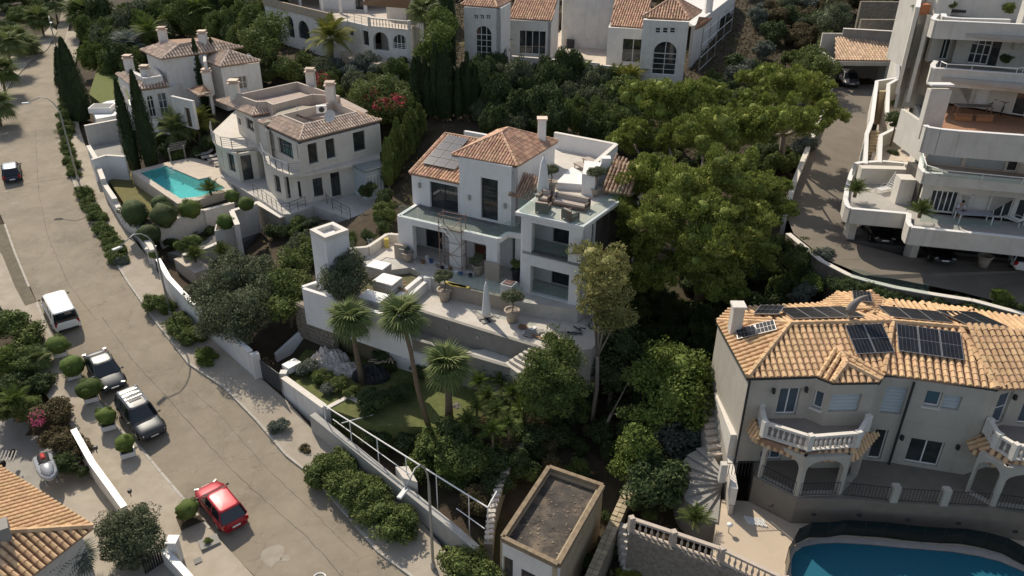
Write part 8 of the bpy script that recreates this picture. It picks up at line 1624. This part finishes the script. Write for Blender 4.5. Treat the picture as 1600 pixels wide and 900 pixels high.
# bicycles
def bike(px, py, z, yaw, label, m):
    p = W(px, py, z); r = empty('bicycle', p, label, 'bicycle')
    for x in (-.52, .52):
        q = B().tube(at_(p, yaw, [(x + .33 * math.cos(t), 0, .34 + .33 * math.sin(t)) for t in np.linspace(0, math.tau, 17)]), .03, 5); w_ = q.obj('wheel', black_m, r); s = B(); [s.tube(at_(p, yaw, [(x, 0, .34), (x + .32 * math.cos(t), 0, .34 + .32 * math.sin(t))]), .006, 3) for t in np.linspace(0, 5.5, 8)]; tag(s.obj('spokes', alu, w_), kind='stuff')
    q = B(); pts = dict(a=(-.52, 0, .34), b=(-.1, 0, .32), c=(-.2, 0, .82), d=(.38, 0, .84), e=(.52, 0, .34))
    for u1, u2 in ('ab', 'bc', 'cd', 'bd', 'ac', 'de'): q.tube(at_(p, yaw, [pts[u1], pts[u2]]), .025, 5)
    q.obj('frame', m, r); B().cbox(at_(p, yaw, [(-.22, 0, .92)])[0], (.28, .14, .07), yaw).obj('saddle', black_m, r); B().tube(at_(p, yaw, [(.36, -.3, 1.0), (.36, 0, .98), (.38, .3, 1.0)]), .02, 5).obj('handlebar', black_m, r); B().tube(at_(p, yaw, [(.38, 0, .84), (.36, 0, .98)]), .02, 5).obj('stem', black_m, r); return r
bike(1553, 174, 18.62, math.radians(200), 'dark blue bicycle leaning by the terrace wall, left of the pair', paint('blue_frame', (.02, .03, .12))); bike(1566, 178, 18.62, math.radians(230), 'black bicycle partly behind the blue one, right of the pair', blk)
r = empty('terrace_sofa', W(1508, 22, 24.62), 'white framed bench with cushions on the top terrace', 'sofa'); p = W(1508, 24, 24.62)
for i in range(3): B().cbox(at_(p, -.1, [(-.9 + i * .9, 0, .35)])[0], (.85, .7, .2), -.1).obj('seat_cushion', dark_m, r); B().cbox(at_(p, -.1, [(-.9 + i * .9, .4, .6)])[0], (.85, .1, .6), -.1).obj('backrest', white_m, r)
# pallets of slabs on the lawn
def stack(px, py, z, w_, d_, h, yaw, label, n=5):
    p = W(px, py, z); r = empty('slab_pallet', p, label, 'stone stack'); b = B()
    for i in range(3): B().cbox(at_(p, yaw, [(-w_ / 2 + .1 + i * (w_ - .2) / 2, 0, .05)])[0], (.12, d_, .1), yaw).obj('pallet_bearer', wood_m, r)
    for i in range(n): B().cbox(at_(p, yaw, [(random.uniform(-.02, .02), random.uniform(-.02, .02), .1 + (i + .5) * h / n)])[0], (w_, d_, h / n - .02), yaw + random.uniform(-.02, .02)).obj('slab', M('pale_slabs', (.42, .40, .37), (.5, .48, .45), 4, .85, var=.08), r)
    B().cbox(at_(p, yaw, [(0, 0, .11 + h)])[0], (w_ * .97, d_ * .97, .03), yaw + .05).obj('white_sheet', white_m, r)
yl = math.atan2((W(606, 492, GL) - W(479, 454, GL)).y, (W(606, 492, GL) - W(479, 454, GL)).x)
stack(593, 436, GL, 1.5, 1.2, 1.1, yl, 'tallest pallet of pale stone slabs near the olive tree'); stack(607, 455, GL, 1.7, 1.4, .9, yl, 'middle pallet of slabs under a bright white sheet'); stack(585, 478, GL, 1.9, 1.3, .7, yl, 'lowest pallet of slabs next to the white garden wall')
r = empty('timber_pile', W(622, 445, GL), 'small pile of reddish timber beside the middle pallet', 'timber pile')
for i in range(9): p = W(620 + random.uniform(-5, 7), 445 + random.uniform(-4, 6), GL + .1 + i * .05); B().cbox(p, (1.1, .14, .05), random.uniform(0, 3), (0, random.uniform(-.3, .3))).obj('plank', wood_m, r)
r = empty('plank_stack', W(565, 470, GL), 'grey boards leaning near the olive tree on the lawn', 'boards')
for i in range(6): p = W(548 + i * 4, 462 + i * 1.2, GL + .35); B().cbox(p, (1.3, .25, .05), .8 + i * .05, (.2, -.35)).obj('board', greywood, r)
# things in front of the facade
def boxes(lst, label, name, cat, px, z):
    r = empty(name, W(*px, z), label, cat)
    for (x, y, w_, d_, h, yw, m, nm) in lst: B().cbox(W(x, y, z) + Vector((0, 0, h / 2)), (w_, d_, h), yw).obj(nm, m, r)
    return r
boxes([(628, 404, 1.1, .25, 1.2, -.3, stonepot, 'slab'), (634, 408, 1.0, .2, 1.0, -.3, greycon, 'slab')], 'stone slabs leaning against the villa\'s left corner', 'leaning_slabs', 'stone slabs', (628, 404), GZ_)
boxes([(769, 439, 1.2, .15, 1.5, ya, M('sandy_panel', (.36, .31, .26), None, 3, .9), 'panel')], 'large sandy panel standing between the two front pillars', 'standing_panel', 'panel', (769, 439), GZ_)
boxes([(838, 484, .9, .2, .8, ya, greywood, 'pallet'), (848, 487, 1.1, .2, .9, ya, greywood, 'pallet'), (865, 492, .8, .5, .35, .8, stonepot, 'sack'), (874, 494, .7, .4, .3, 1.9, greycon, 'sack'), (884, 492, .8, .6, .3, .3, stonepot, 'sack')], 'pallets and cement sacks below the tower\'s glass', 'building_rubble', 'building material', (860, 490), DK)
boxes([(795, 461, .9, .9, 1.0, ya, M('white_bag', (.62, .62, .62), (.5, .5, .5), 5, .9, .5, 6), 'bag'), (795, 461, .7, .7, 1.06, ya, M('dark_red_debris', (.12, .05, .05), (.2, .15, .14), 9, .9), 'debris')], 'big white builder\'s bag behind the glass balustrade', 'builders_bag', 'sack', (795, 461), GZ_)
boxes([(918, 484, .8, .8, .5, 0, M('blue_tarp', (.07, .15, .3), (.1, .2, .36), 5, .7), 'tarp'), (905, 478, .3, .3, .5, 0, M('yellow_tub', (.5, .4, .1), None, 3, .7), 'tub')], 'blue tarpaulin bundle at the villa\'s right corner', 'tarpaulin_bundle', 'tarpaulin', (918, 484), DK + .6)
r = empty('yellow_boards', W(715, 447, GZ_), 'yellow formwork boards lying on the terrace edge', 'boards')
for i in range(3): B().cbox(W(709 + 5 * i, 444 + 1.6 * i, GZ_ + .12), (1.5, .3, .06), ya + .1 * i).obj('board', M('yellow_formwork', (.55, .40, .10), (.62, .47, .15), 4, .7), r)
random.seed(3); smallm = [greycon, wood_m, white_m, M('blue_bucket', (.05, .1, .25), None, 3, .6), stonepot, dark_m]
for i, (x, y) in enumerate(((655,408),(661,412),(667,405),(674,411),(683,418),(691,420),(698,424),(704,421),(712,428),(720,430),(645,400),(735,433))): c = W(x, y, GZ_); tag(B().lathe([(.13, 0), (.17, random.uniform(.2, .35)), (.14, .2)], c, 8).obj('bucket', smallm[i % 6]), 'builder\'s bucket or tub on the villa\'s front terrace', 'bucket', 'buckets along the villa front')
# scaffold tower with ladder
r = empty('scaffold_tower', W(715, 425, GZ_), 'rusty scaffold tower on wheels in front of the villa\'s balcony', 'scaffolding'); sm_ = M('rusty_scaffold', (.22, .13, .10), (.34, .24, .19), 6, .7); s0 = W(688, 420, GZ_); s1 = W(722, 428, GZ_); du = (s1 - s0); dn = perp(du.normalized()) * .9
C4 = [s0, s1, s1 + dn * .8, s0 + dn * .8]
for c in C4: B().tube([c, c + Vector((0, 0, 4.6))], .04, 5).obj('upright', sm_, r)
for z in (.4, 1.4, 2.4, 3.4, 4.5):
    for a, c in zip(C4, C4[1:] + C4[:1]): B().tube([a + Vector((0, 0, z)), c + Vector((0, 0, z))], .03, 4).obj('crossbar', sm_, r)
for z in (.4, 2.4): B().tube([C4[0] + Vector((0, 0, z)), C4[1] + Vector((0, 0, z + 2))], .025, 4).obj('brace', sm_, r); B().tube([C4[1] + Vector((0, 0, z)), C4[0] + Vector((0, 0, z + 2))], .025, 4).obj('brace', sm_, r)
b = B(); b.prism([C4[0], C4[1], C4[2], C4[3]], C4[0].z + 3.42, C4[0].z + 3.48); b.obj('platform', greywood, r)
def ladder(a, c, label, w_=.4, m=None, n=9):
    r = empty('ladder', a, label, 'ladder'); s = Vector((1, -.1, 0)).normalized() * w_ / 2
    for k in (-1, 1): B().tube([a + s * k, c + s * k], .03, 4).obj('side_rail', m or alu, r)
    for i in range(1, n): p = a.lerp(c, i / n); B().tube([p - s, p + s], .02, 4).obj('rung', m or alu, r)
ladder(W(585, 392, GZ_), W(577, 372, GZ_ + .9), 'short aluminium ladder leaning on the curved cream wall'); ladder(W(707, 372, VS), W(684, 345, VS + .5), 'ladder lying on the balcony above the scaffold tower')
tag(B().cbox(W(604, 380, GZ_ + .4), (.35, .3, .8), .2).obj('wheelbarrow_tub', M('yellow_tub', (.5, .4, .1), None, 3, .7)), 'yellow upturned tub by the curved cream wall', 'tub')
# deck debris on the sun terrace
r = empty('plasterboard_sheets', W(828, 512, DK), 'pale boards and offcuts scattered at the right of the sun terrace', 'boards')
for i in range(9): c = W(822 + random.uniform(-8, 22), 514 + random.uniform(-6, 12), DK + .05 + i * .012); B().cbox(c, (random.uniform(.4, 1.1), random.uniform(.1, .6), .03), random.uniform(0, 3)).obj('offcut', [white_m, greycon, wood_m][i % 3], r)
r = empty('tool_heap', W(895, 520, DK), 'dark hoses and tools lying on the shaded end of the terrace', 'tools')
for i in range(6): c = W(885 + 6 * i, 517 + random.uniform(-4, 4), DK + .1); B().tube([c, c + Vector((random.uniform(-.6, .6), random.uniform(-.4, .4), random.uniform(0, .15))), c + Vector((random.uniform(-.8, .8), random.uniform(-.4, .4), 0))], .05, 5).obj('hose', dark_m if i % 2 else alu, r)
# tarpaulin heap and rubbish in the lower garden
def heap(px, py, z, rx, ry, h, label, mat, seed, name='tarpaulin_heap', cat='tarpaulin'):
    p = W(px, py, z); rg = np.random.default_rng(seed); n = 26; vs = []; ph = rg.uniform(0, 6.28, 8)
    for j in range(n):
        for i in range(n):
            x, y = i / (n - 1) * 2 - 1, j / (n - 1) * 2 - 1; q = max(0, 1 - (x * x + y * y)) ** .5; zz = q * h * (.6 + .25 * math.sin(x * 5 + ph[0]) * math.sin(y * 6 + ph[1]) + .2 * abs(math.sin(x * 11 + y * 7 + ph[2])) + .12 * rg.normal()); k = 1 / max(1, math.hypot(x, y)); vs.append((p.x + x * rx * k, p.y + y * ry * k, p.z + max(0, zz)))
    return tag(B().add(vs, [(j * n + i, j * n + i + 1, (j + 1) * n + i + 1, (j + 1) * n + i) for j in range(n - 1) for i in range(n - 1)]).obj(name, mat), label, cat)
tarp = M('dusty_white_tarpaulin', (.52, .47, .43), (.68, .63, .59), 3, .75, .4, 12)
heap(515, 566, LZ, 1.5, 1.1, 1.1, 'crumpled pinkish-white tarpaulin heap left of the fan palm trunk', tarp, 1); heap(545, 580, LZ, 1.1, .8, .7, 'smaller crumpled tarpaulin right of the palm trunk', tarp, 2); heap(580, 590, LZ, 1.4, .9, 1.1, 'heap of black plastic and rubbish under the palms', dark_m, 3, 'rubbish_heap', 'rubbish'); heap(567, 545, LZ, .9, .7, .9, 'grey plastic sheet bundle behind the fan palm', M('grey_plastic', (.22, .23, .24), (.3, .31, .32), 4, .5), 4, 'plastic_bundle', 'plastic sheet')
r = empty('board_pile', W(593, 566, LZ), 'splayed wooden boards on the rubbish heap', 'boards')
for i in range(8): B().cbox(W(588 + i * 3.5, 562 + random.uniform(-3, 4), LZ + 1.0), (1.2, .1, .04), .3 + i * .22, (0, .25)).obj('board', M('pale_wood', (.42, .33, .25), (.5, .4, .3), 5, .8), r)
tag(B().cbox(W(456, 572, 3.4), (1.1, .8, .5), .9).obj('white_crate', white_m), 'white covered crate just inside the slatted gate', 'crate'); heap(713, 640, 2.6, .5, .4, .5, 'small heap of pale rubble at the foot of the short palm', tarp, 6, 'rubble_heap', 'rubble')
# poolside arbour, parked trailer and blue item in the overgrown garden
c = RW(8, 650); tag(B().cbox(c + Vector((0, 0, .5)), (1.0, .8, .6), .4).obj('blue_crate', M('bright_blue_plastic', (.03, .16, .45), None, 3, .5)), 'bright blue crate among the shrubs at the left edge', 'crate')
c = RW(12, 722); r = empty('motorbike_trailer', c, 'white-framed trailer in the shade behind the jet ski, left edge', 'trailer')
for i in range(6): B().cbox(c + Vector((-.5 + i * .22, 0, .5)), (.08, 1.1, .06), .3).obj('slat', greycon, r)
for s in (-.55, .55): B().tube([c + Vector((0, s, .28)), c + Vector((.12, s, .28))], .28, 12).obj('wheel', black_m, r)
r = empty('wooden_arbour', W(278, 240, PD), 'small grey slatted arbour at the far end of the pool deck', 'arbour')
for x, y in ((267, 252), (290, 247)): p = W(x, y, PD); B().tube([p, p + Vector((0, 0, 1.4))], .09, 5).obj('post', greywood, r)
for i in range(5): a, c = W(265, 252, PD), W(292, 246, PD); a.z += 1.1 + .12 * i; c.z += 1.1 + .12 * i; a.y += .2 * i; c.y += .2 * i; B().tube([a, c], .05, 4).obj('slat', greywood, r)
# ================================================================ ground sheet, dug out under the terraces
gx = np.concatenate([np.array([-2500, -1200, -600, -350, -240]), np.arange(-180, 130, 1.6), np.array([150, 200, 300, 600, 1200, 2500])])
gy = np.concatenate([np.array([-2500, -1200, -500, -200, -80, -20, 0]), np.arange(12, 190, 1.6), np.array([200, 220, 260, 320, 450, 700, 1200, 2500])])
GX, GY = np.meshgrid(gx, gy); fx, fy = np.clip(GX.ravel(), -300, 300), np.clip(GY.ravel(), -60, 380)
GZ = zt_arr(fx, fy) - .12
PLATS = [(o, max(v.co.z for v in o.data.vertices) + o.location.z) for o in bpy.data.objects if o.type == 'MESH' and o.get('kind') == 'structure' and not o.parent and o.name.split('.')[0] not in ('road', 'pavement', 'kerb', 'road_seam', 'road_patch', 'road_marking', 'verge')]
FX = fx; FY = fy
for o, zt_ in PLATS:
    if o.name.startswith('driveway') and len(o.data.polygons) < 40 and zt_ > 8: zt_ = 8.9
    x, y = o.location.x, o.location.y; n_ = len(o.data.vertices); vv = [(v.co.x + x, v.co.y + y) for v in o.data.vertices]
    xs = [v[0] for v in vv]; ys = [v[1] for v in vv]
    cand = np.where((FX > min(xs) - 3) & (FX < max(xs) + 3) & (FY > min(ys) - 3) & (FY < max(ys) + 3))[0]
    polys = [[vv[i] for i in p.vertices] for p in o.data.polygons if abs(p.normal.z) > .5]
    for c in cand:
        X_, Y_ = FX[c], FY[c]; ins = False
        for pl_ in polys:
            k = False; m_ = len(pl_)
            for a in range(m_):
                (xa, ya), (xb, yb) = pl_[a], pl_[(a + 1) % m_]
                if (ya > Y_) != (yb > Y_) and X_ < (xb - xa) * (Y_ - ya) / (yb - ya) + xa: k = not k
            if k: ins = True; break
        if ins and zt_ < 40: GZ.ravel()[c] = min(GZ.ravel()[c], zt_ - .9)
GZ += RNG.normal(0, .03, GZ.shape)
b = B(); nx, ny = len(gx), len(gy); b.v = np.stack([GX.ravel(), GY.ravel(), GZ], 1).tolist()
b.f = [(j * nx + i, j * nx + i + 1, (j + 1) * nx + i + 1, (j + 1) * nx + i) for j in range(ny - 1) for i in range(nx - 1)]
tag(b.obj('ground', soil, smooth=True), kind='structure')
# keep the undergrowth only where the ground is open
V, n = UND; gzl = GZ
ctr = V.reshape(-1, 4, 3).mean(1); ok = np.ones(n, bool)
ix = np.clip(np.searchsorted(gx, ctr[:, 0]), 1, len(gx) - 1); iy = np.clip(np.searchsorted(gy, ctr[:, 1]), 1, len(gy) - 1)
gzz = GZ.reshape(len(gy), len(gx))
for a in (0, 1):
    for c in (0, 1): ok &= np.abs(gzz[iy - a, ix - c] - (zt_arr(ctr[:, 0], ctr[:, 1]) - .12)) < .3
V = V.reshape(-1, 4, 3)[ok].reshape(-1, 3); o = link('undergrowth', fastmesh('undergrowth', V, np.arange(len(V)).reshape(-1, 4), L_brown)); tag(o, 'dry weeds and leaf litter covering the slopes', 'undergrowth', kind='stuff')

for o in bpy.data.objects:
    if o.name.startswith('ridge_tiles'): o['kind'] = 'stuff'

# tell look-alike neighbours apart by their place in their row
from collections import defaultdict
DUP = defaultdict(list)
for o in bpy.data.objects:
    if not o.parent and o.get('label') and o.get('kind') != 'stuff': DUP[o['label']].append(o)
def nth(i): return str(i) + ('th' if 10 < i % 100 < 14 else {1: 'st', 2: 'nd', 3: 'rd'}.get(i % 10, 'th'))
ROWN = ['nearest', 'second', 'third', 'fourth', 'fifth', 'sixth', 'seventh', 'eighth']
for lb, os_ in DUP.items():
    if len(os_) < 2: continue
    P2 = [(PX(o.location), o) for o in os_]; xs = [p[0][0] for p in P2]; ys = [p[0][1] for p in P2]; base = ' '.join(lb.split()[:11]) if len(lb.split()) > 11 else lb
    if max(ys) - min(ys) > 1.2 * (max(xs) - min(xs)) and len(os_) < 16:
        for i, (p, o) in enumerate(sorted(P2, key=lambda q: -q[0][1])): o['label'] = base + ', ' + nth(i + 1) + ' from near end'
        continue
    nr = max(1, min(8, round(len(os_) / 9))); P2.sort(key=lambda q: -q[0][1]); k = math.ceil(len(P2) / nr)
    for r_i in range(nr):
        for i, (p, o) in enumerate(sorted(P2[r_i * k:(r_i + 1) * k], key=lambda q: q[0][0])): o['label'] = base + ', ' + ((ROWN[r_i] + ' row, ') if nr > 1 else '') + nth(i + 1) + ' from left'
